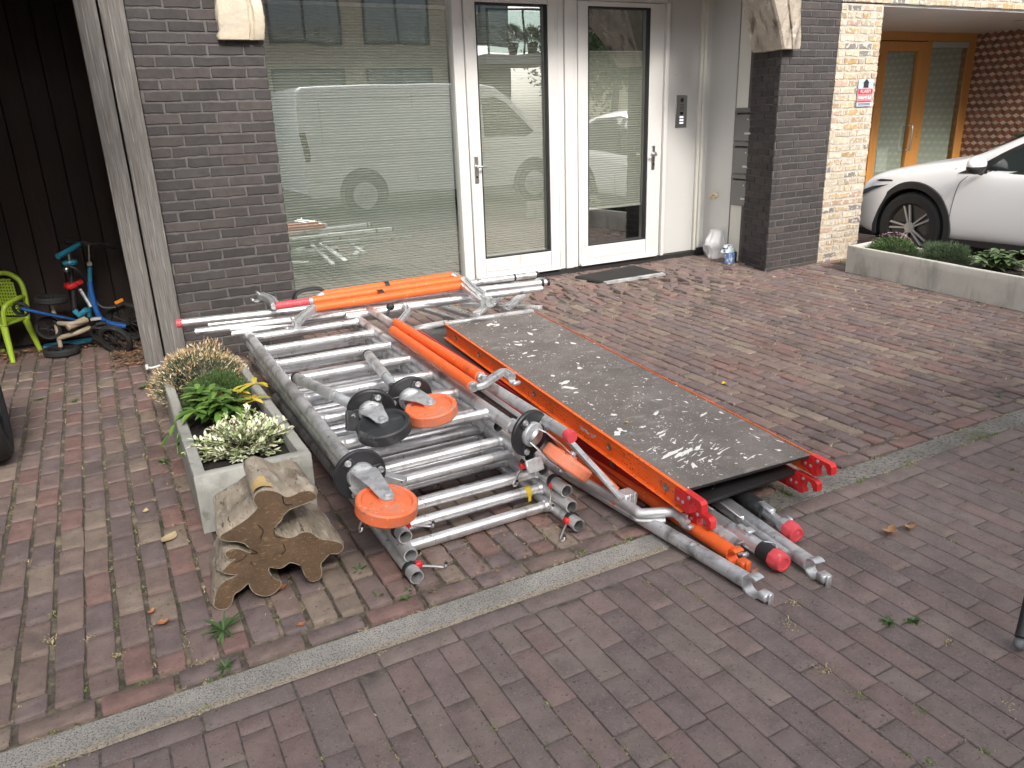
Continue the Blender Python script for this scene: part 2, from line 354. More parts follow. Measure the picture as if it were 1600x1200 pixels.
# driveway paving
mb = MB(); rnd = random.Random(5)
x = -2
while x < 9: 
    L = rnd.choice((.185,.19,.2,.195)); paver(mb, x+L/2, 2.063+rnd.gauss(0,.003), L-.010, .076, rnd, .028, hmap, .02, .035); x += L
k = 0; x = -1.95
def drive_h(x, y): return hmap(x, y)
joints = []
while x < 9.6:
    y = 2.112 + ((k % 2)*.1 + rnd.uniform(-.02, .02)); 
    if y > 2.15: paver(mb, x, (2.112+y)/2-.002, .082, y-2.112-.010, rnd, .03, drive_h, .03, .035)
    wig = rnd.gauss(0, .0025)
    while y < 7.25:
        L = rnd.choice((.20,.205,.21,.21,.215)) if x > 1.8 else rnd.choice((.18,.185,.19,.195))
        yc = y+L/2
        rough = math.exp(-((x-4.1)**2/1.6 + (yc-5.6)**2/.35))
        if not (yc > 6.7 and x < 6.2) and not (yc > 5.45 and 5.75 < x < 6.8) and not(yc > 5.4 and .15 < x < 1.1):
            paver(mb, x+wig+rnd.gauss(0, .0015+.006*rough), yc+rnd.gauss(0, .004*rough), .0825-.002*rnd.random(), L-.0085, rnd, .020, drive_h, .016+.16*rough, .035, rnd.gauss(0,.16)*rough-.10*rough)
            joints.append((x+.0452, yc)); 
        y += L
    x += .0905; k += 1
o = mb.build('driveway', m_drive, fix=False, ang=60); struct(o)
o = MB().cbox((-4,1.903,-.05),(1.62,2.013,-.003), .004).build('kerb_strip', m_kerb); struct(o)
m_kerb2 = mat('dirty_kerb', (.21,.195,.175), .95, var=.35, nscale=6, bump=[(90,1.,.008)], dirt=[((.08,.076,.07),70,.50,.62),((.20,.19,.17),110,.58,.66),((.10,.10,.05),4,.56,.7)])
o = MB().cbox((1.622,1.903,-.05),(10,2.018,-.005), .004).build('kerb_strip', m_kerb2); struct(o)
# ragged sand line along the street side of the kerb
b = MB(); n = 700; vs = []
for i in range(n+1):
    x = -1.5+3.1*i/n; wv = .010+.013*(.5+.5*noise.noise(V((x*3.1,0,5))))+.005*noise.noise(V((x*30,0,5))); vs += [(x, 1.893, -.0030), (x, 1.897+wv, -.0018+.0005*noise.noise(V((x*40,1,1)))), (x, 1.899+wv*1.25, -.0031)]
b.add(vs, [(3*i+k, 3*i+3+k, 3*i+4+k, 3*i+1+k) for i in range(n) for k in (0,1)]); o = b.build('sand_line', mat('pale_sand', (.34,.285,.225), .95, var=.3, nscale=60, bump=[(200,1.,.004)], dirt=[((.12,.11,.10),160,.52,.6)]), fix=False); struct(o)

# ---- dry grass and moss in the joints
def blades(mb, x, y, z, n, r, L, rnd, w_=.0016, up=.5, flat=False):
    for _ in range(n):
        a = rnd.random()*2*pi; px_, py_ = x+rnd.gauss(0, r), y+rnd.gauss(0, r)
        l = L*rnd.uniform(.4, 1.3); el = rnd.uniform(.02, .35) if flat else rnd.uniform(.2, 1.2)*up*2
        d = V((cos(a)*cos(el), sin(a)*cos(el), sin(el))); s_ = V((-sin(a), cos(a), 0))*w_
        p = V((px_, py_, z)); q = p+d*l*.55; t = p+d*l + V((0, 0, -l*.2)); t.z = max(t.z, z+.001)
        mb.add([p-s_, p+s_, q+s_*.8, q-s_*.8, t], [(0,1,2,3),(3,2,4)])
rnd = random.Random(11); dg = MB(); gm = MB()
for (x, y) in joints:
    n1 = noise.noise(V((x*1.1, y*1.1, 12)))+.5*noise.noise(V((x*3.5, y*3.5, 2)))
    right = 1 if (x > 2.4) else 0
    for t in range(3):
        yy = y+rnd.uniform(-.1, .1)
        dens = (.62 if right else .22) + .5*max(n1, 0)
        if x < .5 and y < 3.6 and noise.noise(V((round(x/.17)*3.1, y*1.6, 4))) > .12: dens += .7
        if rnd.random() < dens: blades(dg, x+rnd.gauss(0,.004), yy, hmap(x, yy)-.004, rnd.randint(3, 10), .010, .018 if not right else .026, rnd, flat=rnd.random() < .75)
        if rnd.random() < (.06 if right else .10)*(1+2*max(n1, 0)): blades(gm, x+rnd.gauss(0,.003), yy, hmap(x, yy)-.008, rnd.randint(6, 18), .009, .012, rnd, .002)
for _ in range(260):       # along the kerb and the street joints
    x = rnd.uniform(-.6, 4.5); y = rnd.choice((1.9, 2.02, 1.905)); 
    if noise.noise(V((x*4, y, 9))) > -.05: blades(dg, x, y, -.006, rnd.randint(3, 9), .009, .014, rnd, flat=True); 
    if noise.noise(V((x*5, y, 19))) > .15: blades(gm, x, y, -.006, rnd.randint(6, 14), .008, .012, rnd, .002)
for _ in range(1100):
    i = rnd.randint(14, 74); x = -1.55+.0835*(i+.5); y = rnd.uniform(.5, 1.8)
    if noise.noise(V((x*1.3, y*1.3, 40))) > -.02:
        blades(dg, x, y, -.007, rnd.randint(2, 6), .005, .009, rnd, flat=True)
        if rnd.random() < .3: blades(gm, x, y, -.007, rnd.randint(8, 20), .009, .012, rnd, .002)
# bigger clumps seen in the photograph
for (u, v_, n, g) in ((1385,970,60,1),(1425,970,60,1),(1285,905,40,0),(1240,940,30,0),(1480,1000,30,0),(1290,1045,40,0),(1340,1085,35,1),(1230,975,20,0),(1435,1110,30,1),(1450,1190,40,1),(1575,1100,30,0),
                      (1195,765,260,0),(1215,758,160,0),(1230,770,90,1),(225,1070,60,1),(320,1035,40,0),(75,1000,60,0),(78,960,60,1),(135,1000,40,0),(190,1020,50,0),(1240,690,80,0),(1250,560,60,0),(1300,600,60,0),(1120,560,40,0),
                      (975,510,30,1),(1330,435,50,1),(1170,420,60,1),(1185,418,60,0),(1280,440,60,0),(1240,440,70,0),(1210,432,70,0),(1480,460,30,1),(1420,450,30,1),(1150,425,30,1),(1090,445,30,1),(905,860,30,1),(870,870,20,0)):
    p = G(u, v_); (blades)(gm if g else dg, p.x, p.y, -.006, int(n*1.2), .012, .014 if not g else .013, rnd, .0018)
tag(dg.build('dry_grass', m_dry, fix=False, smooth=False), 'straw coloured dead grass in the joints of the brick driveway', 'grass', kind='stuff')
tag(gm.build('green_moss', m_grn, fix=False, smooth=False), 'small green moss and grass tufts between the bricks', 'moss', kind='stuff')
# leaf litter along the foot of the board wall
lt = MB()
for _ in range(900):
    x = rnd.choice((rnd.uniform(-.9, .12), rnd.uniform(-.12,.16))); y = 6.34+rnd.gauss(0, .1) if x < -.1 else rnd.uniform(5.5, 6.4)
    a = rnd.random()*6.3; l = rnd.uniform(.008, .024); z = rnd.uniform(.0, .018)
    d = V((cos(a), sin(a), rnd.uniform(-.2,.4)))*l; s_ = V((-sin(a), cos(a), rnd.uniform(-.4,.4)))*l*.5; p = V((x, y, z))
    lt.add([p-d, p+s_, p+d, p-s_], [(0,1,2),(0,2,3)])
for _ in range(420):       # bits of bark and dead leaves around the planter and the log
    x, y = rnd.choice(((rnd.uniform(.02,.13), rnd.uniform(2.9, 4.6)), (rnd.gauss(.45,.10), rnd.gauss(2.62,.10)), (rnd.uniform(.75,1.35), rnd.uniform(2.05,2.4))))
    a = rnd.random()*6.3; l = rnd.uniform(.003, .010); d = V((cos(a), sin(a), .2))*l; s_ = V((-sin(a), cos(a), rnd.uniform(-.4,.4)))*l*.5; p = V((x, y, .004))
    lt.add([p-d, p+s_, p+d, p-s_], [(0,1,2),(0,2,3)])
tag(lt.build('leaf_litter', mat('dead_leaves', (.2,.1,.05), .8, isl=[(.20,.10,.05),(.28,.15,.07),(.13,.07,.04),(.34,.20,.10),(.22,.13,.08)]), fix=False, smooth=False), 'brown dead leaves gathered by the dark board wall and the planter', 'leaf litter', kind='stuff')

# ================================================================== BUILDING
DY = 6.44; FY = 5.317
def brickwall(mb, O, U, N, w_, z0, z1, rnd, bl=.213, course=.0644, gap=.0115, proj=.0045, th=.05, wear=.0016, stag=.5, headers=0.):
    O = V(O); U = V(U).normalized(); N = V(N).normalized(); Z = V((0,0,1)); z = z0; k = 0
    while z < z1-.01:
        x = -(bl*stag if k % 2 else 0) + (rnd.uniform(-.02,.02)); h = min(course, z1-z)-gap
        while x < w_:
            L = bl*(.5 if rnd.random() < headers else 1)
            a, b_ = max(x, 0), min(x+L-gap, w_)
            if b_-a > .02 and h > .01:
                pj = proj+rnd.gauss(0, .0010); c = .0030; rings = []
                def jit(p, s_=wear): return p + U*rnd.gauss(0, s_) + Z*rnd.gauss(0, s_)
                n = 5
                for (ins, d) in ((0, -th), (0, pj-c), (c, pj)):
                    ring = []
                    pts = [(a+ins+(b_-a-2*ins)*i/n, z+ins) for i in range(n)] + [(b_-ins, z+ins), (b_-ins, z+h/2)] + [(b_-ins-(b_-a-2*ins)*i/n, z+h-ins) for i in range(n)] + [(a+ins, z+h-ins), (a+ins, z+h/2)]
                    for (q, zz) in pts: ring.append(O+U*q+Z*zz+N*d)
                    rings.append(ring)
                dl = [(rnd.gauss(0, wear), rnd.gauss(0, wear)) for _ in rings[0]]
                for r_ in rings[1:]:
                    for i, (du, dz) in enumerate(dl): r_[i] = r_[i]+U*du+Z*dz
                mb.rings(rings, cap0=False)
            x += L
        z += course; k += 1
m_in = mat('dark_interior', (.03,.03,.03), .9)
m_render = mat('soffit_panel', (.66,.63,.60), .22, var=.05)
# ---- left brick pier (two black boards stand in front of its left end)
rnd = random.Random(21)
t = thing('brick_pier', 'black brick wall pier between the weathered posts and the big blind window', 'brick pier', (.72, FY, 0))
b = MB(); brickwall(b, (.36, FY, -.03), (1,0,0), (0,-1,0), .75, 0, 2.75, rnd); b.build('brick_facing', m_black, t, fix=False, ang=28)
b = MB(); brickwall(b, (1.11, FY+.004, -.03), (0,1,0), (1,0,0), 1.1, 0, 2.75, rnd); b.build('side_facing', m_black, t, fix=False, ang=28)
MB().box((.36, FY+.001, -.05),(1.108, 6.5, 2.72)).build('mortar', m_mort, t, smooth=False)
# ---- carved stone corbels
def corbel(name, label, prof_front, y0, depth, mat_, groove=True):
    pass
t = thing('stone_corbel', 'pale cream carved stone corbel on the left black brick pier', 'corbel', (.98, FY, 2.0))
cb = MB(); rings = []
for i in range(26):
    s_ = i/25; z = 1.985+s_*.62
    l = .862 - .012*sin(s_*9) - (.02 if s_ < .06 else 0) - .02*s_; r_ = 1.100+.02*sin(s_*6+.5)+.06*max(0, s_-.35)
    fr = FY-.055-.04*sin(s_*5)-.10*max(0, s_-.3); c = .012
    ring = []
    for (x, y) in ((l, FY+.06),(l, fr+c),(l+c, fr),((l+r_)/2+.04, fr+.001),((l+r_)/2+.05, fr+.018),(r_-.07, fr+.02),(r_-.06, fr+.001),(r_-c, fr+.002),(r_, fr+c),(r_, FY+.06)):
        ring.append(V((x+rnd.gauss(0,.0012), y+rnd.gauss(0,.0015), z)))
    rings.append(ring)
cb.rings(rings); cb.build('carved_block', m_stone, t, ang=45)
# ---- right black pillar
t = thing('brick_pillar', 'black brick pillar with an angled left face between mailboxes and cream brick', 'brick pillar', (5.9, FY, 0))
b = MB(); brickwall(b, (5.545, FY, -.035), (1,0,0), (0,-1,0), .69, 0, 2.75, rnd); b.build('brick_facing', m_black, t, fix=False, ang=28)
L0 = V((5.545, FY, 0)); L1 = V((5.70, 5.80, 0)); U = (L1-L0).normalized(); N = V((-U.y, U.x, 0))
b = MB(); brickwall(b, L0+U*.006+V((0,0,-.035)), U, N, (L1-L0).length, 0, 2.75, rnd); b.build('side_facing', m_black, t, fix=False, ang=28)
MB().prism([(5.548,FY+.001),(6.234,FY+.001),(6.234,5.9),(5.735,5.9),(5.703,5.80)], -.05, 2.72).build('mortar', m_mort, t, smooth=False)
t = thing('stone_corbel', 'grey brown weathered stone corbel on the right black brick pillar', 'corbel', (5.5, FY-.05, 1.95))
cb = MB(); rings = []
for i in range(48):
    s_ = i/47; z = 1.955+s_*.72; k = min(max((z-1.955)/.31, 0), 2.2)
    bow = sin(min(s_*3.2, pi))*.018
    cx0, cy0 = 5.452-.20*k**1.25, FY-.10-.09*k+bow          # front left corner
    bx0, by0 = 5.487-.10*k**1.2-bow*.6, FY+.13              # back of the side face
    rx0 = 5.672-.105*k**1.2*(k < 9)+.004*sin(s_*14)         # right edge
    if s_ < .04: cx0 += .01; bx0 += .01
    cu2 = .022*sin(s_*17)*(1 if s_ > .30 else .25)          # scroll on the side face
    m1 = V((cx0*.72+bx0*.28+cu2*.4, cy0*.72+by0*.28, z)); m2 = V((cx0*.35+bx0*.65-cu2*.8, cy0*.35+by0*.65, z))
    ring = [V((bx0, FY+.30, z)), V((bx0, by0, z)), m2, m1, V((cx0-.004, cy0+.016, z)), V((cx0+.012, cy0, z)), V((cx0*.50+rx0*.50-.01, cy0+.004, z)), V((cx0*.48+rx0*.52, cy0+.018, z)), V((cx0*.45+rx0*.55, cy0+.003, z)), V((rx0-.012, cy0+.004, z)), V((rx0, cy0+.018, z)), V((rx0+.02, FY+.30, z))]
    rings.append([p+V((rnd.gauss(0,.0012), rnd.gauss(0,.0015), 0)) for p in ring])
cb.rings(rings); cb.build('carved_block', m_stone2, t, ang=42)
# ---- cream brick house front on the right
t = thing('cream_brick_wall', 'cream and ochre brick house front with an open carport beneath it', 'brick wall', (6.5, FY, 0))
b = MB(); brickwall(b, (6.246, FY, -.03), (1,0,0), (0,-1,0), .565, 0, 2.38, rnd, bl=.19, wear=.0035, gap=.018, proj=.003, headers=.25); b.build('brick_facing', m_cream, t, fix=False, ang=28)
b = MB(); brickwall(b, (6.811, FY+.004, -.03), (0,1,0), (1,0,0), .4, 0, 2.38, rnd, bl=.19, wear=.003, proj=.006); b.build('side_facing', m_cream, t, fix=False, ang=28)
b = MB(); brickwall(b, (6.246, FY, 2.36), (1,0,0), (0,-1,0), 6., 0, .5, rnd, bl=.19, wear=.0035, gap=.018, proj=.003, headers=.25); b.build('beam_facing', m_cream, t, fix=False, ang=28)
b = MB(); b.box((6.25, FY+.002, -.05),(6.809, 7.2, 2.345)); b.box((6.25, FY+.002, 2.36),(13, FY+.25, 5.4)); b.build('mortar', m_cmort, t, smooth=False)
MB().box((6.82, FY+.03, 2.335),(13, 7.3, 2.357)).build('ceiling', m_render, t, smooth=False)
MB().lathe([(.05,0),(.05,.006),(.04,.008)], Matrix.Translation((9.9,5.9,2.334)) @ Matrix.Rotation(pi,4,'X'), 20).build('ceiling_lamp', mat('lamp_rim', (.25,.24,.23), .4), t)
# front wall above the recess
t = thing('upper_facade', 'grey upper house front above the recessed white doors', 'house front', (3, FY, 2.7))
MB().box((-3, FY+.01, 2.74),(6.245, FY+.3, 5.6)).build('wall', m_mort, t, smooth=False)
MB().box((1.12, FY+.31, 2.62),(6.2, 7.4, 2.70)).build('soffit', mat('pale_soffit', (.82,.81,.78), .5), t, smooth=False)
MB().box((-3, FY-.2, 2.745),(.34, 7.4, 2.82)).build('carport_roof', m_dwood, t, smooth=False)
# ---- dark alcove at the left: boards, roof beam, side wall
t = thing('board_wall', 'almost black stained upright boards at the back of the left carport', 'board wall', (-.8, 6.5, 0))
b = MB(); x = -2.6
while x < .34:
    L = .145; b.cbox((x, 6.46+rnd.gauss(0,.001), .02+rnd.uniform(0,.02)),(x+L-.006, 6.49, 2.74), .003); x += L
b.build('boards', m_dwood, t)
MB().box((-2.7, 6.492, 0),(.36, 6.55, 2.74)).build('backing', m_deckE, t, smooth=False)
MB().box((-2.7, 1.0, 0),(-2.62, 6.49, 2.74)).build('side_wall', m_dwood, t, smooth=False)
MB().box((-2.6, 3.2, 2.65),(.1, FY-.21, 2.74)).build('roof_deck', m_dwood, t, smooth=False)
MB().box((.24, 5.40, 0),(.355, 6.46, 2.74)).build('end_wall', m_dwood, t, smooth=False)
for (xa, xb, y, lab) in ((.100,.212, 5.26,'silver grey weathered timber board left of the narrow gap'),(.224,.352, 5.25,'silver grey weathered timber board touching the black brick')):
    b = MB(); n = 24; rings = []
    for i in range(n+1):
        z = -.02+2.76*i/n; q = noise.noise(V((xa*9, z*2, 0)))*.0025
        rings.append([V((xa+q, y+.06, z)), V((xa+q, y+.003, z)), V((xa+q+.003, y, z)), V((xb+q-.003, y, z)), V((xb+q, y+.003, z)), V((xb+q, y+.06, z))])
    b.rings(rings); o = b.build('timber_post', m_wood); tag(o, lab, 'timber post', 'weathered timber posts')
pb = thing('pipe_clip', 'white plastic pipe clip at the foot of the timber post', 'pipe clip', G(238, 572, .06))
p = G(239, 573, .06); MB().path([p+V((-.03,0,0)), p+V((-.01,-.02,0)), p+V((.02,-.01,0)), p+V((.04,0,0))], .007, sub=4).build('clip', m_white, pb); MB().tube(p+V((-.035,.0,-.01)), p+V((-.035,.0,.02)), .009).build('nut', m_white, pb)

# ---- recess: big window, doors, panels
glass = mat('window_glass', (1,1,1), .02)
def mk_glass(name, tint, refl):
    M_ = bpy.data.materials.new(name); M_.use_nodes = True; nt = M_.node_tree; N = nt.nodes; N.clear(); L = nt.links
    out = N.new('ShaderNodeOutputMaterial'); tr = N.new('ShaderNodeBsdfTransparent'); tr.inputs[0].default_value = (*tint, 1)
    gl = N.new('ShaderNodeBsdfGlossy'); gl.inputs['Roughness'].default_value = .004; gl.inputs[0].default_value = (.97,1,.985,1)
    fr = N.new('ShaderNodeFresnel'); fr.inputs[0].default_value = 1.5; ma = N.new('ShaderNodeMath'); ma.operation = 'MULTIPLY_ADD'; ma.inputs[1].default_value = 1.6; ma.inputs[2].default_value = refl
    mx = N.new('ShaderNodeMixShader'); ge = N.new('ShaderNodeNewGeometry'); iv = N.new('ShaderNodeMath'); iv.operation = 'SUBTRACT'; iv.inputs[0].default_value = 1; L.new(ge.outputs['Backfacing'], iv.inputs[1]); mu = N.new('ShaderNodeMath'); mu.operation = 'MULTIPLY'; L.new(fr.outputs[0], ma.inputs[0]); L.new(ma.outputs[0], mu.inputs[0]); L.new(iv.outputs[0], mu.inputs[1]); L.new(mu.outputs[0], mx.inputs[0]); L.new(tr.outputs[0], mx.inputs[1]); L.new(gl.outputs[0], mx.inputs[2]); L.new(mx.outputs[0], out.inputs[0])
    # faint waviness of float glass
    tc = N.new('ShaderNodeTexCoord'); nn = N.new('ShaderNodeTexNoise'); nn.inputs['Scale'].default_value = 1.6; nn.inputs['Detail'].default_value = 1; L.new(tc.outputs['Object'], nn.inputs['Vector'])
    bp = N.new('ShaderNodeBump'); bp.inputs['Strength'].default_value = .06; bp.inputs['Distance'].default_value = .02; L.new(nn.outputs[0], bp.inputs['Height']); L.new(bp.outputs[0], gl.inputs['Normal'])
    return M_
g_win = mk_glass('green_tinted_glass', (.945,.965,.945), .33)
g_door = mk_glass('door_glass', (.945,.96,.94), .32)
m_blind = mat('pleated_blind', (.37,.39,.36), .8, var=.02)
m_blind2 = mat('door_blind', (.46,.46,.42), .8, var=.02)
def blind(x0, x1, z0, z1, y, m_, parent, pitch=.0215, dep=.009):
    b = MB(); z = z1; k = 0; vs = []
    n = int((z1-z0)/pitch*2)
    for i in range(n+1):
        zz = z1-(z1-z0)*i/n; yy = y+(dep if i % 2 else 0)
        vs += [(x0, yy, zz), (x1, yy, zz)]
    b.add(vs, [(2*i, 2*i+1, 2*i+3, 2*i+2) for i in range(n)]); return b.build('pleated_blind', m_, parent, smooth=False, fix=False)
t = thing('display_window', 'full height fixed window with pleated pale green blind behind glass', 'window', (2, DY, 0))
MB().box((1.05, DY, .03),(2.885, DY+.012, 2.60)).build('pane', g_win, t, smooth=False)
blind(1.08, 2.87, .05, 2.345, DY+.05, m_blind, t)
MB().cbox((1.08, DY+.035, 2.345),(2.87, DY+.07, 2.372), .003).build('blind_headrail', m_white, t)
MB().box((1.05, DY-.02, 0),(2.885, DY+.06, .03)).build('sill', m_blackp, t, smooth=False)
t = thing('door_frame', 'white painted frame around the two glazed doors and the broad post between', 'door frame', (4, DY, 0))
def bx(b, x0, x1, z0, z1, y0, y1=DY+.06, c=.004): b.cbox((x0, y0, z0), (x1, y1, z1), c)
b = MB(); bx(b, 2.887, 2.985, .055, 2.62, DY-.045); bx(b, 2.985, 5.14, 2.44, 2.62, DY-.044); b.build('frame', m_white, t)
b = MB(); bx(b, 3.902, 3.965, .055, 2.438, DY-.055); bx(b, 3.967, 4.05, .055, 2.438, DY-.075); bx(b, 4.052, 4.112, .055, 2.438, DY-.055); b.build('centre_post', m_white, t)
b = MB(); bx(b, 5.062, 5.105, .055, 2.438, DY-.05); bx(b, 5.107, 5.150, .055, 2.438, DY-.08); b.build('right_post', m_white, t)
b = MB(); b.cbox((2.89, DY-.06, 0),(5.66, DY+.06, .052), .003); b.build('threshold', m_blackp, t)
b = MB(); b.cbox((5.60, DY-.085, -.01),(5.70, DY-.062, .085), .003); b.build('corner_base', m_blackp, t)
def door(x0, x1, gx0, gx1, hinge_left, label, b0, b1):
    t = thing('glazed_door', label, 'door', ((x0+x1)/2, DY, 0), 'white glazed doors')
    b = MB(); bx(b, x0, gx0, .06, 2.435, DY-.062); bx(b, gx1, x1, .06, 2.435, DY-.0625); bx(b, gx0+.0005, gx1-.0005, .06, .245, DY-.061); bx(b, gx0+.0005, gx1-.0005, 2.395, 2.435, DY-.061)
    b.build('leaf', m_white, t)
    b = MB(); q = .012
    for (a, c_) in (((gx0, DY-.058, .245),(gx0+q, DY-.005, 2.395)), ((gx1-q, DY-.058, .245),(gx1, DY-.005, 2.395)), ((gx0+q, DY-.058, .245),(gx1-q, DY-.005, .258)), ((gx0+q, DY-.058, 2.385),(gx1-q, DY-.005, 2.395))): b.box(a, c_)
    b.build('glazing_gasket', m_blackp, t, smooth=False)
    b = MB(); b.cbox((gx0+.02, DY-.066, .125),(gx1-.02, DY-.060, .133), .001); b.build('rail_groove', m_cpanel, t)
    MB().hexa([V(p) for p in ((x0+.01,DY-.10,.062),(x1-.01,DY-.10,.062),(x1-.01,DY-.05,.062),(x0+.01,DY-.05,.062),(x0+.01,DY-.10,.075),(x1-.01,DY-.10,.075),(x1-.01,DY-.062,.10),(x0+.01,DY-.062,.10))]).build('weatherboard', m_white, t, bevel=.004)
    MB().box((gx0, DY-.004, .25),(gx1, DY+.008, 2.39)).build('pane', g_door, t, smooth=False)
    blind(gx0+.01, gx1-.01, b0, b1, DY+.03, m_blind2, t)
    MB().cbox((gx0+.01, DY+.02, b0-.018),(gx1-.01, DY+.045, b0), .003).build('blind_bottom_rail', m_white, t)
    if b1 < 2.3: MB().cbox((gx0+.01, DY+.02, b1),(gx1-.01, DY+.045, b1+.012), .003).build('blind_headrail', m_white, t)
    hx = (x0+gx0)/2 if hinge_left else (gx1+x1)/2
    pl = MB().cbox((hx-.02, DY-.071, .93),(hx+.02, DY-.0625, 1.16), .003).build('lock_plate', m_chrome, t)
    sgn = 1 if hinge_left else -1
    MB().path([(hx, DY-.07, 1.075),(hx, DY-.115, 1.075),(hx+sgn*.02, DY-.125, 1.075),(hx+sgn*.07, DY-.122, 1.078)], .0095, sub=4).build('handle', m_chrome, t)
    MB().tube((hx, DY-.073, .985),(hx, DY-.0705, .985), .010).build('keyhole', m_blackp, t)
    if not hinge_left: MB().cbox((hx-.022, DY-.10, 1.06),(hx+.022, DY-.0715, 1.10), .006).build('escutcheon', m_chrome, t)
    return t
door(2.988, 3.90, 3.095, 3.80, True, 'white glazed door beside the big window, blind down to its bottom rail', .262, 2.33)
door(4.115, 5.06, 4.225, 4.93, False, 'white glazed door beside the intercom panel, dark below its blind', .60, 2.02)
MB_ = MB().box((1.0, 8.2, 0),(6.0, 8.3, 2.7)).box((1.0, DY+.1, -.04),(6.0, 8.2, -.002)).box((.9, DY+.1, 0),(1.0, 8.3, 2.7)).box((5.72, DY+.1, 0),(5.8, 8.3, 2.7))
o = MB_.build('room_interior', m_in, smooth=False); struct(o)
t = thing('entrance_panel', 'pale grey wall panel with vertical ridges holding the intercom', 'wall panel', (5.4, DY, 0))
b = MB(); b.cbox((5.152, DY-.02, .055),(5.215, DY+.03, 2.62), .003); b.cbox((5.217, DY-.012, .055),(5.58, DY+.03, 2.62), .003); b.build('sheet', m_cpanel, t)
b = MB(); b.cbox((5.582, DY-.035, .055),(5.618, DY+.03, 2.62), .004); b.cbox((5.62, DY-.05, .055),(5.655, DY+.03, 2.62), .004); b.build('ridge', m_cstrip, t)
b = MB()
for (u, v_) in ((1058,78),(1078,78),(1056,117),(1077,117)):
    p = W(u, v_, DY-.012); MB().tube(p, p+V((0,-.003,0)), .004, n=8).build('screw', m_steel, t)
pass
# side wall of the recess (faces left)
SX = 5.72
t = thing('side_wall_panel', 'brushed metallic side wall panel carrying the brass tap', 'wall panel', (SX, 6.2, 0))
b = MB(); b.box((5.657, DY-.03, 0),(SX, DY+.03, 2.62)); b.box((SX, 6.03, -.02),(SX+.03, DY-.001, 2.62)); b.build('sheet', m_mpanel, t, smooth=False)
MB().cbox((SX-.004, 6.022, -.02),(SX+.002, 6.03, 2.62), .001).build('edge_strip', m_steel, t)
t = thing('cream_side_wall', 'cream painted wall strip behind the mailboxes', 'wall', (SX, 5.9, 0))
MB().box((SX+.004, 5.55, -.02),(SX+.06, 6.021, 2.62)).build('wall', m_cstrip, t, smooth=False)
for k, lab in enumerate(('grey steel mailbox, lowest of the column of three','grey steel mailbox, middle of the column of three','grey steel mailbox, topmost of the column of three')):
    z0 = .56+.31*k; t = thing('mailbox', lab, 'mailbox', (SX, 5.87, z0), 'mailboxes beside the black pillar')
    MB().cbox((SX-.02, 5.72, z0),(SX+.003, 6.005, z0+.245), .004).build('door', m_mbox, t)
    MB().hexa([V(p) for p in ((SX-.024,5.72,z0+.262),(SX+.003,5.72,z0+.262),(SX+.003,6.01,z0+.262),(SX-.024,6.01,z0+.262),(SX-.006,5.72,z0+.305),(SX+.003,5.72,z0+.305),(SX+.003,6.01,z0+.305),(SX-.006,6.01,z0+.305))]).build('flap', m_mbox, t, smooth=False)
    MB().box((SX-.006, 5.72, z0+.247),(SX+.003, 6.0, z0+.261)).build('slot', m_deckE, t, smooth=False)
    MB().cbox((SX-.0225, 5.765, z0+.06),(SX-.0203, 5.865, z0+.078), .0005).build('name_card', m_white, t)
    MB().tube((SX-.0203, 5.83, z0+.2),(SX-.024, 5.83, z0+.2), .008).build('lock', m_chrome, t)
# tap
p = WX(1118, 305, SX); t = thing('water_tap', 'worn brass tap with a round foam rosette on the side panel', 'tap', p)
m_brass = mat('brass', (.62,.45,.20), .35, metal=.9, var=.2, nscale=40)
MB().lathe([(.03,0),(.034,.006),(.028,.018),(.012,.022)], Matrix.Translation(p) @ rot_to(V((-1,0,0))).to_4x4(), 20).build('rosette', mat('foam_rosette', (.74,.66,.45), .9, var=.25, nscale=60, bump=[(90,1,.005)]), t)
MB().path([p+V((-.02,0,0)), p+V((-.05,0,0)), p+V((-.065,0,-.01)), p+V((-.067,0,-.035))], .008, sub=4).build('spout', m_brass, t)
MB().path([p+V((-.04,-.0,.008)), p+V((-.045,-.0,.02)), p+V((-.045,-.03,.024))], .005).build('lever', m_chrome, t)
# intercom
a = W(1057, 149, DY-.012); c_ = W(1071, 199, DY-.012); x0, x1, z0, z1 = a.x-.005, c_.x+.005, c_.z, a.z
t = thing('intercom', 'narrow stainless intercom with camera, speaker grille and three lit buttons', 'intercom', ((x0+x1)/2, DY-.012, z0))
MB().cbox((x0, DY-.022, z0),(x1, DY-.0115, z1), .003).build('face_plate', m_steel, t)
xm = (x0+x1)/2; h = z1-z0
MB().lathe([(.02,0),(.02,.004),(.014,.007),(.004,.006)], Matrix.Translation((xm, DY-.022, z1-h*.15)) @ rot_to(V((0,-1,0))).to_4x4(), 20).build('camera_lens', m_blackp, t)
b = MB()
for i in range(4):
    for j in range(5): b.tube((xm-.021+.014*i, DY-.0222, z1-h*(.28)-.014*j), (xm-.021+.014*i, DY-.0228, z1-h*.28-.014*j), .004, n=8)
b.build('speaker_grille', m_deckE, t)
MB().cbox((xm-.02, DY-.0245, z1-h*.60),(xm+.02, DY-.022, z1-h*.51), .001).build('reader', m_deckE, t)
for k in range(3): MB().cbox((xm-.024, DY-.0255, z1-h*(.70+.09*k)),(xm+.024, DY-.022, z1-h*(.645+.09*k)), .001).build('call_button', mat('lit_button', (.8,.82,.95), .4, emit=((.75,.8,1.),.35)), t)
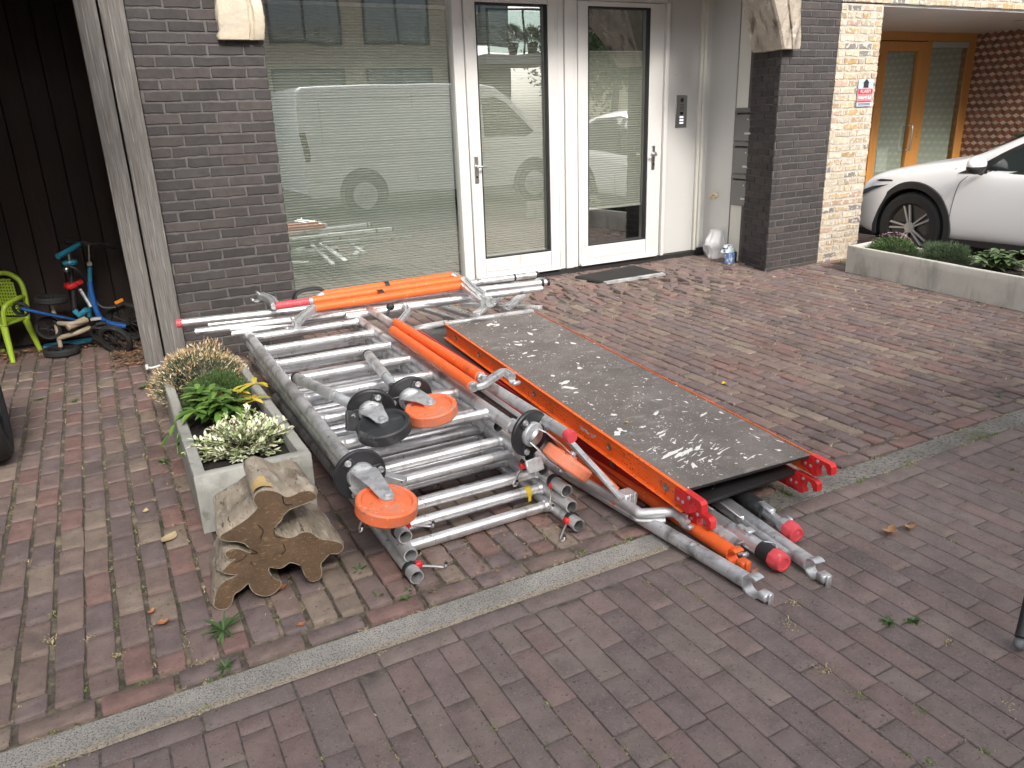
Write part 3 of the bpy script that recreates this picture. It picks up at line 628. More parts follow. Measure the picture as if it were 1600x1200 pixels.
# door mat (metal grate)
t = thing('door_mat', 'black scraper mat with pale aluminium edge before the right door', 'door mat', (4.4, 6.05, 0))
a, b2, c2, d2 = G(898,432,.02), G(948,442,.02), G(1040,428,.02), G(990,415,.02)
b = MB(); 
def q4(u, v_): return a.lerp(b2, v_).lerp(d2.lerp(c2, v_), u)
b.hexa([q4(0,0)+V((0,0,-.015)), q4(0,.9)+V((0,0,-.015)), q4(1,.9)+V((0,0,-.015)), q4(1,0)+V((0,0,-.015)), q4(0,0), q4(0,.9), q4(1,.9), q4(1,0)]); b.build('mat_base', mat('mat_grey', (.05,.048,.046), .8), t, smooth=False)
b = MB()
for i in range(26): 
    u = (i+.5)/26; b.hexa([q4(u-.008,.02)+V((0,0,.0005)), q4(u-.008,.88)+V((0,0,.0005)), q4(u+.008,.88)+V((0,0,.0005)), q4(u+.008,.02)+V((0,0,.0005)), q4(u-.008,.02)+V((0,0,.008)), q4(u-.008,.88)+V((0,0,.008)), q4(u+.008,.88)+V((0,0,.008)), q4(u+.008,.02)+V((0,0,.008))])
b.build('bristle_strips', mat('mat_rib', (.045,.043,.042), .7), t, smooth=False)
b = MB(); b.hexa([q4(0,.9)+V((0,0,-.016)), q4(0,1)+V((0,0,-.016)), q4(1,1)+V((0,0,-.016)), q4(1,.9)+V((0,0,-.016)), q4(0,.9)+V((0,0,.008)), q4(0,1)+V((0,0,.003)), q4(1,1)+V((0,0,.003)), q4(1,.9)+V((0,0,.008))]); b.build('edge_strip', m_alud, t, smooth=False)

# ---- carport at the right: orange timber door, window, tile wall
GY = 7.2
m_ow = mat('orange_timber', (.46,.21,.055), .4, var=.15, nscale=9, stretch=(5,5,.4), coat=.2, bump=[(20,.15,.002)])
g_car = mk_glass('carport_glass', (.92,.95,.92), .08)
m_fros = mat('grey_blind', (.36,.375,.345), .8)
xl = lambda u, v_: W(u, v_, GY).x
zt = 2.29
t = thing('timber_door_set', 'orange varnished timber door and side window at the back of the right carport', 'door', (10, GY, 0))
X = [xl(1370,80), xl(1381,80), xl(1432,80), xl(1440,80), xl(1452,80), xl(1507,85), xl(1519,85)]
b = MB(); bx(b, 8.7, X[6], zt-.06, 2.335, GY-.04, GY+.05); bx(b, 8.7, X[0]-.02, 0.05, zt-.06, GY-.041, GY+.05); bx(b, X[3]+.05, X[4], .05, zt-.06, GY-.041, GY+.05); bx(b, X[5], X[6], .05, zt-.06, GY-.041, GY+.05); bx(b, X[4], X[5], .05, .15, GY-.04, GY+.05); b.build('frame', m_ow, t)
lf = MB(); bx(lf, X[0]-.01, X[1]-.0, .06, zt-.07, GY-.06, GY-.0415+.05); bx(lf, X[2]-.03, X[3]+.04, .06, zt-.07, GY-.06, GY+.01); bx(lf, X[1]+.0, X[2]-.03, zt-.19, zt-.07, GY-.059, GY+.01); bx(lf, X[1]+.0, X[2]-.03, .06, .22, GY-.059, GY+.01); d = lf.build('leaf', m_ow, t)
MB().box((X[1]+.0, GY-.03, .22),(X[2]-.03, GY-.02, zt-.19)).build('pane', g_car, t, smooth=False)
MB().box((X[4], GY-.03, .15),(X[5], GY-.02, zt-.06)).build('pane', g_car, t, smooth=False)
b = MB(); b.box((X[1]+.04, GY+.0, .2),(X[2]-.02, GY+.005, zt-.17)); b.box((X[4], GY+.0, .1),(X[5]-.06, GY+.005, zt-.12)); b.build('screen', m_fros, t, smooth=False)
MB().cbox((X[4], GY-.045, zt-.14),(X[5], GY-.01, zt-.062), .005).build('vent_box', mat('vent', (.34,.33,.31), .4), t)
p = W(1418, 215, GY-.06); MB().path([p+V((0,.0,.16)), p+V((0,-.05,.15)), p+V((0,-.055,0)), p+V((0,-.05,-.15)), p+V((0,0,-.16))], .013, sub=3).build('pull_handle', m_chrome, t)
p = W(1430, 210, GY-.045); MB().tube(p+V((0,0,.02)), p+V((0,-.012,.02)), .018).tube(p+V((0,0,-.03)), p+V((0,-.012,-.03)), .018).build('lock_cylinder', m_blackp, t)
b = MB(); 
pp = W(1375, 245, GY-.035)
m_notice = mat('paper', (.5,.5,.48), .8)
pa = W(1383, 232, GY-.005); MB().box((pa.x-.16, GY-.008, pa.z-.30),(pa.x+.06, GY-.006, pa.z)).build('notice', m_notice, t, smooth=False)
MB().box((8.6, GY+.05, 0),(11.2, GY+.12, 2.5)).build('backing', m_in, t, smooth=False)
TX = X[6]+.0
t = thing('tile_wall', 'side wall tiled in red brown and beige cubes behind the white car', 'tile wall', (TX, 5, 0))
sz = .060; wd = sz*sqrt(3); b = MB(); cols = int((GY-3.6)/wd)+1
import itertools
for rr_ in range(28):
    for cc in range(cols+1):
        y = 3.6+cc*wd+(wd/2 if rr_ % 2 else 0); z = rr_*1.5*sz; e = .0012
        c0 = (y, z); 
        def P(dy, dz): return V((TX+.0, min(y+dy, GY-.003), max(z+dz, 0)))
        b.cur = 0; b.add([P(0,sz), P(wd/2-e,sz*1.5-e), P(0,sz*2-e), P(-wd/2+e,sz*1.5-e)], [(0,1,2,3)])
        b.cur = 1; b.add([P(e,0), P(wd/2-e,sz/2), P(wd/2-e,sz*1.5-e), P(e,sz-e)], [(0,1,2,3)])
        b.cur = 2; b.add([P(-e,0), P(-e,sz-e), P(-wd/2+e,sz*1.5-e), P(-wd/2+e,sz/2)], [(0,1,2,3)])
b.build('tiles', [mat('beige_tile', (.50,.40,.31), .35, var=.2, islv=.15, nscale=8), mat('brown_tile', (.16,.085,.06), .35, var=.2, islv=.25, nscale=8), mat('red_tile', (.26,.085,.055), .35, var=.2, islv=.3, nscale=8)], t, smooth=False, fix=False)
MB().box((TX+.003, 2.6, 0),(TX+.2, GY, 2.335)).build('wall', mat('tile_grout', (.10,.07,.06), .8), t, smooth=False)
# wheelie bin
t = thing('wheelie_bin', 'dark wheelie bin with olive green lid beside the tiled wall', 'wheelie bin', (10.45, 5.5, 0))
m_bin = mat('bin_body', (.025,.027,.03), .5); m_lid = mat('bin_lid', (.07,.085,.045), .5)
bz = 1.02
MB().hexa([V(p) for p in ((10.25,5.25,.05),(10.70,5.25,.05),(10.70,5.75,.05),(10.25,5.75,.05),(10.17,5.15,bz),(10.78,5.15,bz),(10.78,5.85,bz),(10.17,5.85,bz))]).build('body', m_bin, t, bevel=.02)
b = MB(); b.cbox((10.15,5.12,bz+.002),(10.80,5.88,bz+.05), .02); b.cbox((10.22,5.3,bz+.05),(10.75,5.7,bz+.075), .015); b.build('lid', m_lid, t)
for xx in (10.2, 10.72): MB().tube((xx,5.8,.1),(xx+.05,5.8,.1), .1).build('wheel', m_blackp, t)
MB().box((10.168,5.3,.72),(10.182,5.55,.86)).build('sticker', m_white, t, smooth=False)
# alarm sign
a = W(1343, 124, FY-.01); c_ = W(1359, 166, FY-.01); x0 = a.x-.01; x1 = c_.x+.012; z1 = a.z; z0 = c_.z; hh = z1-z0; ww = x1-x0
t = thing('alarm_sign', 'small alarm warning sign with red and blue bands on the cream brick', 'sign', (x0+ww/2, FY-.01, z0))
y = FY-.010
MB().cbox((x0, y-.004, z0),(x1, y, z1), .001).build('plate', mat('sign_grey', (.42,.50,.56), .35), t)
MB().box((x0+.004, y-.0055, z0+hh*.46),(x1-.004, y-.0042, z0+hh*.655)).box((x0+.004, y-.0055, z0+hh*.16),(x1-.004, y-.0042, z0+hh*.205)).build('red_band', mat('sign_red', (.55,.03,.05), .4), t, smooth=False)
MB().box((x0+.004, y-.0055, z0+hh*.21),(x1-.004, y-.0042, z0+hh*.455)).build('white_band', mat('sign_pink', (.62,.20,.22), .4), t, smooth=False)
def text_mb(txt, size, M, th=.0008):
    cu_ = bpy.data.curves.new('t', 'FONT'); cu_.body = txt; cu_.size = size; cu_.align_x = 'CENTER'; cu_.align_y = 'CENTER'; cu_.extrude = th/2
    ob = bpy.data.objects.new('t', cu_); C.objects.link(ob); dg_ = bpy.context.evaluated_depsgraph_get(); me = bpy.data.meshes.new_from_object(ob.evaluated_get(dg_))
    b = MB(); b.add([M @ v.co for v in me.vertices], [list(p.vertices) for p in me.polygons]); bpy.data.objects.remove(ob); bpy.data.curves.remove(cu_); bpy.data.meshes.remove(me); return b
def MF(x, z): return frame(V((x, y-.0062, z)), V((1,0,0)), V((0,0,1)), V((0,-1,0)))
xm = (x0+x1)/2
text_mb('ALARM', hh*.19, MF(xm, z0+hh*.557)).build('lettering', m_white, t, smooth=False)
b = MB()   # emblem : a small house-like shield
b.prism([(-.022,-.02),(.022,-.02),(.022,.005),(.030,.005),(0,.030),(-.030,.005),(-.022,.005)], 0, .001, MF(xm, z0+hh*.83) @ Matrix.Diagonal((ww/.14, ww/.14, 1, 1))); b.build('emblem', m_blackp, t, smooth=False)
text_mb('BEVEILIGD', hh*.065, MF(xm, z0+hh*.70)).build('lettering', m_blackp, t, smooth=False)
b = MB()   # white pictograms : camera, dog, 24 clock
for (dx, pl) in ((-.30, [(-.5,-.2),(.1,-.2),(.5,-.45),(.5,.35),(.1,.15),(-.3,.35),(-.5,.15)]), (.0, [(-.5,-.4),(-.35,-.4),(-.3,-.1),(.2,-.1),(.25,-.4),(.4,-.4),(.4,.1),(.5,.4),(.2,.25),(-.5,.15)]), (.30, [(-.4,-.4),(.4,-.4),(.4,.4),(.15,.4),(.15,-.1),(-.15,-.1),(-.15,.4),(-.4,.4)])):
    b.prism([(q[0]*ww*.26, q[1]*hh*.17) for q in pl], 0, .001, MF(xm+dx*ww, z0+hh*.335))
b.build('pictograms', m_white, t, smooth=False)
b = MB()
for k in range(2): b.box((x0+.02, y-.0055, z0+hh*(.05+.045*k)),(x1-.02, y-.0042, z0+hh*(.07+.045*k)))
b.build('small_print', m_blackp, t, smooth=False)
# bags by the pillar
m_bag = mat('white_plastic_bag', (.66,.66,.66), .35, var=.1, nscale=10, dirt=[((.55,.35,.33),9,.62,.72)])
def bag(mb, c, r, h, seed, lean=0.):
    rings = []
    for i in range(19):
        s_ = i/18; z = h*s_; rr2 = (.75+.4*sin(min(s_*1.4,1)*pi*.55)) * (1-.62*max(0, s_-.45)**1.3*1.6)
        ring = []
        for j in range(48):
            a = 2*pi*j/48; q = 1+.30*noise.noise(V((cos(a)*2.1+seed, sin(a)*2.1, s_*2.6)))+.16*abs(noise.noise(V((cos(a)*6+seed, sin(a)*6, s_*5))))+.05*noise.noise(V((cos(a)*14, sin(a)*14+seed, s_*14)))
            ring.append(V((c.x+cos(a)*r*rr2*q+lean*s_, c.y+sin(a)*r*rr2*q*.8, z)))
        rings.append(ring)
    mb.rings(rings, cap0=False)
p = G(1124, 404); b = MB(); bag(b, p+V((0,.08,0)), .105, .29, 3, .02); o = b.build('carrier_bag', m_bag, ang=28); tag(o, 'full white plastic bag on the bricks by the metallic panel', 'plastic bag')
p = G(1146, 404); b = MB(); bag(b, p+V((.05,.14,0)), .085, .23, 9, .03); o = b.build('refuse_sack', mat('dark_green_plastic', (.02,.05,.04), .35, var=.3, nscale=15), ang=28); tag(o, 'dark green plastic sack slumped against the foot of the pillar', 'plastic sack')
m_blue = mat('blue_print', (.12,.20,.42), .3, var=.3, nscale=25, dirt=[((.62,.68,.74),26,.52,.60),((.03,.04,.07),18,.60,.66)])
p = G(1143, 412); t = thing('drinks_carton', 'blue and white printed carton under clear film before the green sack', 'carton', p)
M0 = Matrix.Translation(p+V((0,.02,0))) @ Matrix.Rotation(.25, 4, 'Z')
MB().cbox((-.065,-.03,0),(.035,.03,.115), .006, M0).build('carton', m_blue, t); MB().cbox((.036,-.028,0),(.075,.03,.112), .006, M0).build('dark_side', m_blackp, t)
b = MB(); bag(b, p+V((-.02,.045,.0)), .085, .03, 5); 
b = MB(); rings = []
for i in range(9):
    s_ = i/8; rings.append([V((p.x-.02+cos(2*pi*j/40)*.085*(1-.5*s_)*(1+.35*noise.noise(V((cos(2*pi*j/40)*3, sin(2*pi*j/40)*3, s_*4)))), p.y+.04+sin(2*pi*j/40)*.05*(1-.5*s_), .117+.075*s_+.012*noise.noise(V((j*.7, s_*5, 2))))) for j in range(40)])
b.rings(rings); b.build('crumpled_film', mat('printed_film', (.45,.52,.55), .3, var=.2, nscale=30, dirt=[((.04,.05,.06),22,.52,.6),((.75,.78,.8),30,.6,.68)]), t, ang=25)
print('building ok')
# ================================================================== SCAFFOLD PARTS
def proj_axis(a, b):                  # a frame whose y axis runs a->b, z up-ish
    y = (b-a).normalized(); x = y.cross(V((0,0,1))).normalized(); return frame(a, x, y, x.cross(y))
# ---- ladder frames
FW = .655; FL = 2.12; RR = .0255
def frame_proto():
    t = thing('ladder_frame', '', 'scaffold frame')
    for x in (0, FW): MB().tube((x,0,0),(x,FL,0), RR, n=24, hollow=.004, up=V((1,0,0))).build('stile', m_alud, t, local=True)
    rings = None
    for k in range(7):
        y = .20+.30*k; b = MB()
        n = 24; prof = []
        for i in range(n):
            a = 2*pi*i/n; r = .0215*(1-.05*(1 if i % 6 == 0 else 0)); prof.append((cos(a)*r, sin(a)*r))
        b.rings([[V((x, y+p, q)) for p, q in prof] for x in (.012, FW-.012)])
        for sx, d in ((0, 1), (FW, -1)):
            b.rings([[V((sx+d*(.020+dd), y+p*s_, q*s_)) for p, q in prof] for dd, s_ in ((0, 1.22),(.010,1.16),(.016, 1.0))])
        b.build('rung', m_alu, t, local=True)
    return t
def copy_tree(o):
    c = o.copy(); C.objects.link(c)
    for ch in list(o.children):
        d = ch.copy(); C.objects.link(d); d.parent = c
        for g in list(ch.children):
            e = g.copy(); C.objects.link(e); e.parent = d
    return c
fp = frame_proto()
FR = [  # front-left x, y, z (tube centre), yaw deg, label
 (.730, 2.15, .030, 0.5, 'bottom ladder frame of the stack, lying flat on the bricks'),
 (.735, 2.21, .082, 0.2, 'aluminium ladder frame, second from the bottom of the flat stack'),
 (.735, 2.25, .134, -.2, 'aluminium ladder frame, third from the bottom of the flat stack'),
 (.700, 2.36, .187, 0.4, 'aluminium ladder frame, fourth from the bottom of the flat stack'),
 (.665, 2.405, .234, 0.2, 'aluminium ladder frame, fifth from the bottom of the flat stack'),
 (.650, 2.645, .282, -.1, 'aluminium ladder frame directly beneath the topmost one, pushed back towards the house'),
 (.640, 2.50, .332, -.4, 'topmost ladder frame of the stack, carrying two loose castors'),
]
frames = []
for i, (x, y, z, a, lab) in enumerate(FR):
    o = fp if i == 0 else copy_tree(fp)
    o.location = (x, y, z); o.rotation_euler = (0, 0, radians(a)); tag(o, lab, 'scaffold frame', 'aluminium ladder frames stacked flat on the driveway'); frames.append(o)
# spacers: the castor sleeve lifts the top frame
# ---- locking pins (red clip and bent wire) at the open tube ends
def lock_pin(p, d, label, wire=m_chrome):
    p = V(p); t = thing('locking_pin', label, 'locking pin', p, 'red locking pins at the tube ends')
    MB().lathe([(RR+.001,-.009),(RR+.006,-.009),(RR+.006,.009),(RR+.001,.009)], Matrix.Translation(p) @ rot_to(V((0,1,0))).to_4x4(), 24).build('clip_ring', m_blackp, t)
    a = p+V(d).normalized()*RR*1.0
    MB().cbox((-.014,-.012,-.012),(.014,.012,.012), .004, Matrix.Translation(a+V((0,0,.012)))).build('red_clip', m_red, t)
    d = V(d).normalized(); e = a+d*.075+V((0,-.03,-.005))
    MB().path([a, a+d*.02+V((0,-.006,.004)), e, e+V((.008,-.012,.002)), e+V((.012,-.008,.016))], .0042, n=8, sub=4).build('wire_hook', wire, t)
    q = e+V((.012,-.008,.016)); MB().sphere(q, .0065, 8, 6).build('rubber_tip', m_blackp, t)
lock_pin((FR[0][0], FR[0][1]+.055, FR[0][2]), (1,-.1,.05), 'red locking pin on the lowest left tube end')
lock_pin((FR[2][0], FR[2][1]+.055, FR[2][2]), (1,0,.05), 'locking pin with bent wire on the third left tube, below the orange castor wheel')
lock_pin((FR[0][0]+FW, FR[0][1]+.06, FR[0][2]), (-.7,-.3,-.15), 'red locking pin on the lowest right tube end')
lock_pin((FR[2][0]+FW, FR[2][1]+.09, FR[2][2]), (-.6,-.35,-.6), 'dark red locking pin on the third right tube end')
lock_pin((FR[3][0]+FW*.97, FR[3][1]+.10, FR[3][2]-.01), (-1,-.2,-.5), 'locking pin hanging below the right castor bracket')
lock_pin((FR[4][0]+.005, FR[4][1]-.01, FR[4][2]-.01), (-.9,-.5,-.6), 'locking pin with straight wire left of the attached orange castor')
p = V((FR[1][0]+FW-.085, FR[1][1]+.20, FR[1][2]))
t = thing('tube_tag', 'yellow adhesive tag wrapped round a rung near its right end', 'tag', p)
MB().tube(p+V((-.012,0,0)), p+V((.012,0,0)), .0228, n=20).build('wrap', mat('yellow_tape', (.55,.40,.03), .5, var=.2, nscale=30), t); MB().box((p.x-.008, p.y-.024, p.z-.03),(p.x+.005, p.y-.022, p.z+.0)).build('tail', bpy.data.materials['yellow_tape'], t, smooth=False)

# ---- castors
def castor(label, P, axis, wc, axle, m_w, stem=.0, stemcap=True, R=.103, wth=.048, group='castor wheels of the rolling scaffold', stem_dir=None, pedal=None, bolts=3, fdir=None):
    P = V(P); ax = V(axis).normalized(); wc = V(wc); al = V(axle).normalized()
    t = thing('castor', label, 'castor', P, group)
    MW = Matrix.Translation(wc) @ rot_to(al).to_4x4(); h = wth/2
    wp = [(.012,-h-.006),(.026,-h-.006),(.030,-h+.004),(R*.78,-h+.010),(R*.83,-h),(R*.95,-h),(R,-h+.006),(R*1.0,h-.006),(R*.95,h),(R*.83,h),(R*.78,h-.010),(.030,h-.004),(.026,h+.006),(.012,h+.006)]
    MB().lathe(wp, MW, 48).build('wheel', m_w, t, ang=30)
    # flange plate (black disc with web ribs)
    MP = Matrix.Translation(P) @ rot_to(ax).to_4x4()
    side = (wc-P); side = (side-ax*side.dot(ax)); side = side.normalized() if side.length > .02 else rot_to(ax).col[0]
    F_ = frame(P, side, ax.cross(side), ax)
    b = MB(); b.lathe([(.03,-.012),(.086,-.012),(.094,-.006),(.094,.003),(.090,.008),(.05,.008),(.045,.004)], F_, 40)
    for k in range(3):
        a = radians(60+120*k); M2 = F_ @ Matrix.Rotation(a, 4, 'Z'); b.cbox((.0,-.022,.008),(.078,.022,.014), .003, M2)
    b.build('flange_plate', m_bk, t)
    for k in range(3):
        a = radians(60+120*k) if bolts else 0; M2 = F_ @ Matrix.Translation((cos(a)*.072, sin(a)*.072, .014))
        MB().lathe([(.012,0),(.012,.004),(.0095,.004),(.0095,.011),(.006,.012),(.005,.009)], M2, 12).build('bolt', m_galv, t)
    MB().lathe([(.050,.006),(.050,.020),(.046,.026),(.030,.028)], F_, 36).build('swivel_ring', m_galv, t)
    # fork : two cheek plates from the swivel ring to the axle
    fk = MB(); prev = None
    for s_ in (-1, 1):
        a0 = P+ax*.026+al*(s_*.030); a3 = wc+al*(s_*(h+.010)); 
        a1 = P+ax*.040+al*(s_*.034)+ (a3-a0)*.12; a2 = a0.lerp(a3, .62)+al*(s_*.006)+ax*.004
        dirn = (a3-a0).normalized(); wdt = dirn.cross(al).normalized()
        pts = []; ctrl = [(a0,.048),(a1,.045),(a2,.032),(a3,.026),(a3+dirn*.020,.015)]
        rings = []
        for k in range(13):
            u = k/12*(len(ctrl)-1); i = min(int(u), len(ctrl)-2); f_ = u-i; f_ = f_
            c_ = ctrl[i][0].lerp(ctrl[i+1][0], f_); ww = ctrl[i][1]*(1-f_)+ctrl[i+1][1]*f_
            bow = sin(min(k/8,1)*pi)*.0
            rings.append([c_+wdt*ww+al*.002, c_+wdt*ww-al*.002, c_-wdt*ww-al*.002, c_-wdt*ww+al*.002])
        fk.rings(rings)
    base = P+ax*.028; d1 = (wc-P); d1 = (d1-al*d1.dot(al)).normalized(); wdt = d1.cross(al).normalized()
    fk.rings([[base+d1*q+al*.033*cos(2*pi*i/20)+wdt*.043*sin(2*pi*i/20) for i in range(20)] for q in (-.008, .006)])
    fk.build('fork', m_galv, t, ang=50)
    for s_ in (-1, 1): MB().lathe([(.012,0),(.012,.008),(.007,.011),(.0,.011)], Matrix.Translation(wc+al*(s_*(h+.0125))) @ rot_to(al*s_).to_4x4(), 12, caps=False).build('axle_nut', m_galv, t)
    sd_ = -ax if stem_dir is None else V(stem_dir).normalized()
    if stem:
        a = P-ax*.008; b_ = a+sd_*stem
        b = MB(); rings = []; n1 = int(stem*.40/.004)
        Rm = rot_to(sd_)
        for k in range(n1): 
            q = a+sd_*(.004*k); rr2 = .0225 if k % 2 else .0203
            rings.append([q+Rm @ V((cos(2*pi*i/20)*rr2, sin(2*pi*i/20)*rr2, 0)) for i in range(20)])
        b.rings(rings); b.build('threaded_spindle', m_galv, t, ang=20)
        MB().tube(a+sd_*(stem*.40), b_, .0242, n=24, hollow=.003).build('stem_tube', m_alud, t)
        if stemcap: MB().tube(b_-sd_*.014, b_+sd_*.004, .0258, n=24).build('end_cap', m_blackp, t)
        MB().cbox((-.034,-.034,0),(.034,.034,.030), .005, Matrix.Translation(a) @ rot_to(sd_).to_4x4()).build('collar', m_bk, t)
    if pedal:
        a, b_, nrm = V(pedal[0]), V(pedal[1]), V(pedal[2]); d = (b_-a); L = d.length; d.normalize(); x = d.cross(nrm).normalized(); n2 = x.cross(d)
        M2 = frame(a, x, d, n2); b = MB(); ww = pedal[3]
        b.cbox((-ww/2,0,-.002),(ww/2,L,.002), .001, M2); b.cbox((-ww/2,-.0,-.03),(-ww/2+.004,L*.9,.0), .001, M2); b.cbox((ww/2-.004,-.0,-.03),(ww/2,L*.9,.0), .001, M2); b.cbox((-ww/2,L-.004,-.028),(ww/2,L,.0), .001, M2)
        b.build('brake_pedal', pedal[4], t)
    return t
m_dgrey = mat('dark_grey_plate', (.075,.078,.08), .4, metal=.5, var=.35, nscale=30)
# 1: plugged into the left stile of the topmost frame
P1 = G(553, 768, .298); P1.x = .640; P1.y = 2.40
c1 = castor('bright orange castor plugged into the left tube of the topmost frame', (.642, 2.405, .334), (0,-1,-.02), G(604, 790, .300)+V((0,0,0)), cu*.82+cr*.12-cf*.35, m_wor, stem=0,
  pedal=(V((.71,2.44,.315)), V((.79,2.36,.295)), (0,0,1), .035, m_galv))
MB().tube((.642,2.415,.334),(.642,2.52,.332), .0285, n=24).build('sleeve', m_alud, c1)
# 2: plugged into the right stile, wheel seen edge-on
P2 = V((1.32, 2.40, .336))
c2 = castor('faded orange castor on the right tube of the topmost frame, its wheel seen edge-on', P2, (.25,-1,-.05), G(886, 722, .235), (cr*.58+cu*.81), mat('faded_orange_wheel', (.74,.22,.12), .6, var=.12, nscale=12, bump=[(40,.2,.003)], dirt=[((.42,.22,.15),9,.55,.72)]), stem=0,
  pedal=(V((1.34,2.50,.365)), V((1.355,2.40,.375)), (0,.2,1), .05, m_galv))
MB().tube((1.315,2.41,.336),(1.302,2.52,.332), .0285, n=24).build('sleeve', m_alud, c2)
a = G(838, 728, .26)
MB().cbox((-.04,-.0,-.022),(.035,.012,.03), .003, Matrix.Translation(a) @ Matrix.Rotation(.15,4,'Z') @ Matrix.Rotation(-.35,4,'X')).build('brake_pedal', m_galv, c2)
# 3: black wheel lying on the rungs
ZT = .360
P3 = G(580, 640, ZT+.075); d3 = (G(462, 590, ZT+.035)-P3)
c3 = castor('black castor lying loose on the stack, its grey stem pointing to the planter', P3, (cr*.22-cu*.55-cf*.80), G(600, 668, ZT+.045), cu*.86-cf*.48-cr*.12, m_wbk, stem=0)
def loose_stem(t, a, b_, thr=.36):
    a = V(a); b_ = V(b_); d = (b_-a); L = d.length; d.normalize(); Rm = rot_to(d); rings = []; n1 = int(L*thr/.0035)
    for k in range(n1):
        q = a+d*(.0035*k); rr2 = .0222 if k % 2 else .0205
        rings.append([q+Rm @ V((cos(2*pi*i/20)*rr2, sin(2*pi*i/20)*rr2, 0)) for i in range(20)])
    MB().rings(rings).build('threaded_spindle', m_galv, t, ang=20)
    MB().tube(a+d*(L*thr), b_, .0245, n=24, hollow=.003).build('stem_tube', m_alud, t); MB().tube(b_-d*.016, b_+d*.003, .0262, n=24, hollow=.004).build('end_cap', m_blackp, t)
    MB().cbox((-.034,-.034,-.01),(.034,.034,.03), .005, Matrix.Translation(a) @ Rm.to_4x4()).build('collar', m_bk, t)
loose_stem(c3, G(563, 638, ZT+.07), G(463, 590, ZT+.03))
q = G(551, 655, ZT+.05); MB().cbox((-.028,-.010,-.045),(.028,.010,.035), .005, frame(q, (cr*.8+cf*.5).normalized(), (cf*.8-cr*.5).normalized(), cu)).build('brake_pedal', m_dgrey, c3)
# 4: orange wheel beside it
P4 = G(640, 621, ZT+.07)
c4 = castor('orange castor with a dirty tread lying loose right of the black castor', P4, (cr*.40-cu*.45-cf*.80), G(674, 641, ZT+.05), cu*.88-cf*.45-cr*.10, m_wor, stem=0)
loose_stem(c4, G(622, 612, ZT+.06), G(575, 554, ZT+.03))
q = G(592, 616, ZT+.06); MB().cbox((-.03,-.010,-.02),(.02,.010,.02), .005, frame(q, (cr*.9+cf*.3).normalized(), (cf*.9-cr*.3).normalized(), cu)).build('brake_pedal', m_dgrey, c4)

# ---- platforms
def qframe(NL, NR, FL_, FR_):
    y = ((FL_-NL)+(FR_-NR)).normalized(); x = (NR-NL); x = (x-y*x.dot(y)).normalized(); z = x.cross(y)
    wd_ = ((NR-NL).length+(FR_-FL_).length)/2; ln = ((FL_-NL).length+(FR_-NR).length)/2
    return frame(NL, x, y, z), wd_, ln
def hook(M2):      # outline in (y forward = -y, z) plane, extruded in x
    pl = [(.02,-.055),(.02,.012),(-.005,.016),(-.115,.016),(-.130,.004),(-.134,-.030),(-.108,-.036),(-.104,-.020)]
    for k in range(9):
        a = radians(10+k*20); pl.append((-.074-.030*cos(a)*1.0+.0, -.026+.030*sin(a)) if False else (-.074-.030*cos(a), -.030+.030*sin(a)))
    pl += [(-.044,-.045),(-.056,-.066),(-.030,-.078),(.0,-.070)]
    poly = [(p[0]*.78+.004, p[1]*.86) for p in pl]
    return MB().prism(poly, -.014, .014, M2 @ frame(V((0,0,0)), V((0,1,0)), V((0,0,1)), V((1,0,0)))).prism([(-.01,-.05),(.05,-.05),(.05,.006),(-.01,.006)], -.009, -.016, M2 @ frame(V((0,0,0)), V((0,1,0)), V((0,0,1)), V((1,0,0))))
def platform(label, NL, NR, FL_, FR_, mtop, mrl, mrr, strip):
    Q, wd_, ln = qframe(NL, NR, FL_, FR_)
    t = thing('scaffold_platform', label, 'scaffold platform', Q @ V((wd_/2, 0, -.1)), 'scaffold platforms lying one on the other')
    b = MB(); b.cur = 0; b.box((.004,.0,-.003),(wd_-.004,ln,0), Q); b.cur = 1; b.box((.004,.0,-.013),(wd_-.004,ln,-.0031), Q); b.build('deck_board', [mtop, m_deckE], t, smooth=False)
    for s_, mm_ in ((0, mrl), (1, mrr)):
        x = 0 if s_ == 0 else wd_; d = -1 if s_ == 0 else 1; b = MB()
        def bb(x0, x1, z0, z1): b.cbox((min(x+d*x0, x+d*x1), -.012, z0), (max(x+d*x0, x+d*x1), ln+.005, z1), .001, Q)
        bb(0, .003, -.084, .003); bb(.0031, .016 if s_ == 0 else .0045, .000, .003); bb(.0031, .026, -.084, -.0805); bb(.0031,.0055,-.038,-.030)
        rl = b.build('side_rail', mm_, t)
        for yy in (.11, .50, 1.18, 1.86, ln-.15):
            if yy < ln: M2 = Q @ Matrix.Translation((x+d*.0031, yy, -.046)) @ (rot_to(V((d,0,0))).to_4x4()); MB().lathe([(.017,0),(.017,.003),(.012,.0035),(.011,.0006)], M2, 20).build('port_rim', m_steel, rl)
        for yy in (-.012, ln-.0):
            M2 = Q @ Matrix.Translation((x+d*.004, yy, -.012)) @ (Matrix.Identity(4) if yy < 0 else Matrix.Diagonal((1,-1,1,1)))
            if yy < 0: hk = hook(M2).build('hook', m_red, t, bevel=.0025)
            if yy < 0:
                for (by, bz) in ((.0,-.03),(-.03,.002),(.028,-.03)): MB().lathe([(.007,0),(.007,.003),(.004,.0045)], Q @ Matrix.Translation((x+d*.004+(-.0145), yy+by, -.012+bz)) @ rot_to(V((-1,0,0))).to_4x4(), 10).build('rivet', m_galv, hk)
    for yy in (.25, .9, 1.6, ln-.1): MB().box((.004, yy, -.06),(wd_-.004, yy+.04, -.0135), Q).build('crossbar', m_alud, t, smooth=False)
    if strip: MB().cbox((-.01, ln-.004, -.010),(wd_+.0, ln+.035, .012), .003, Q).build('end_strip', m_alu, t)
    return t, Q, wd_, ln
zn, zf = .212, .290
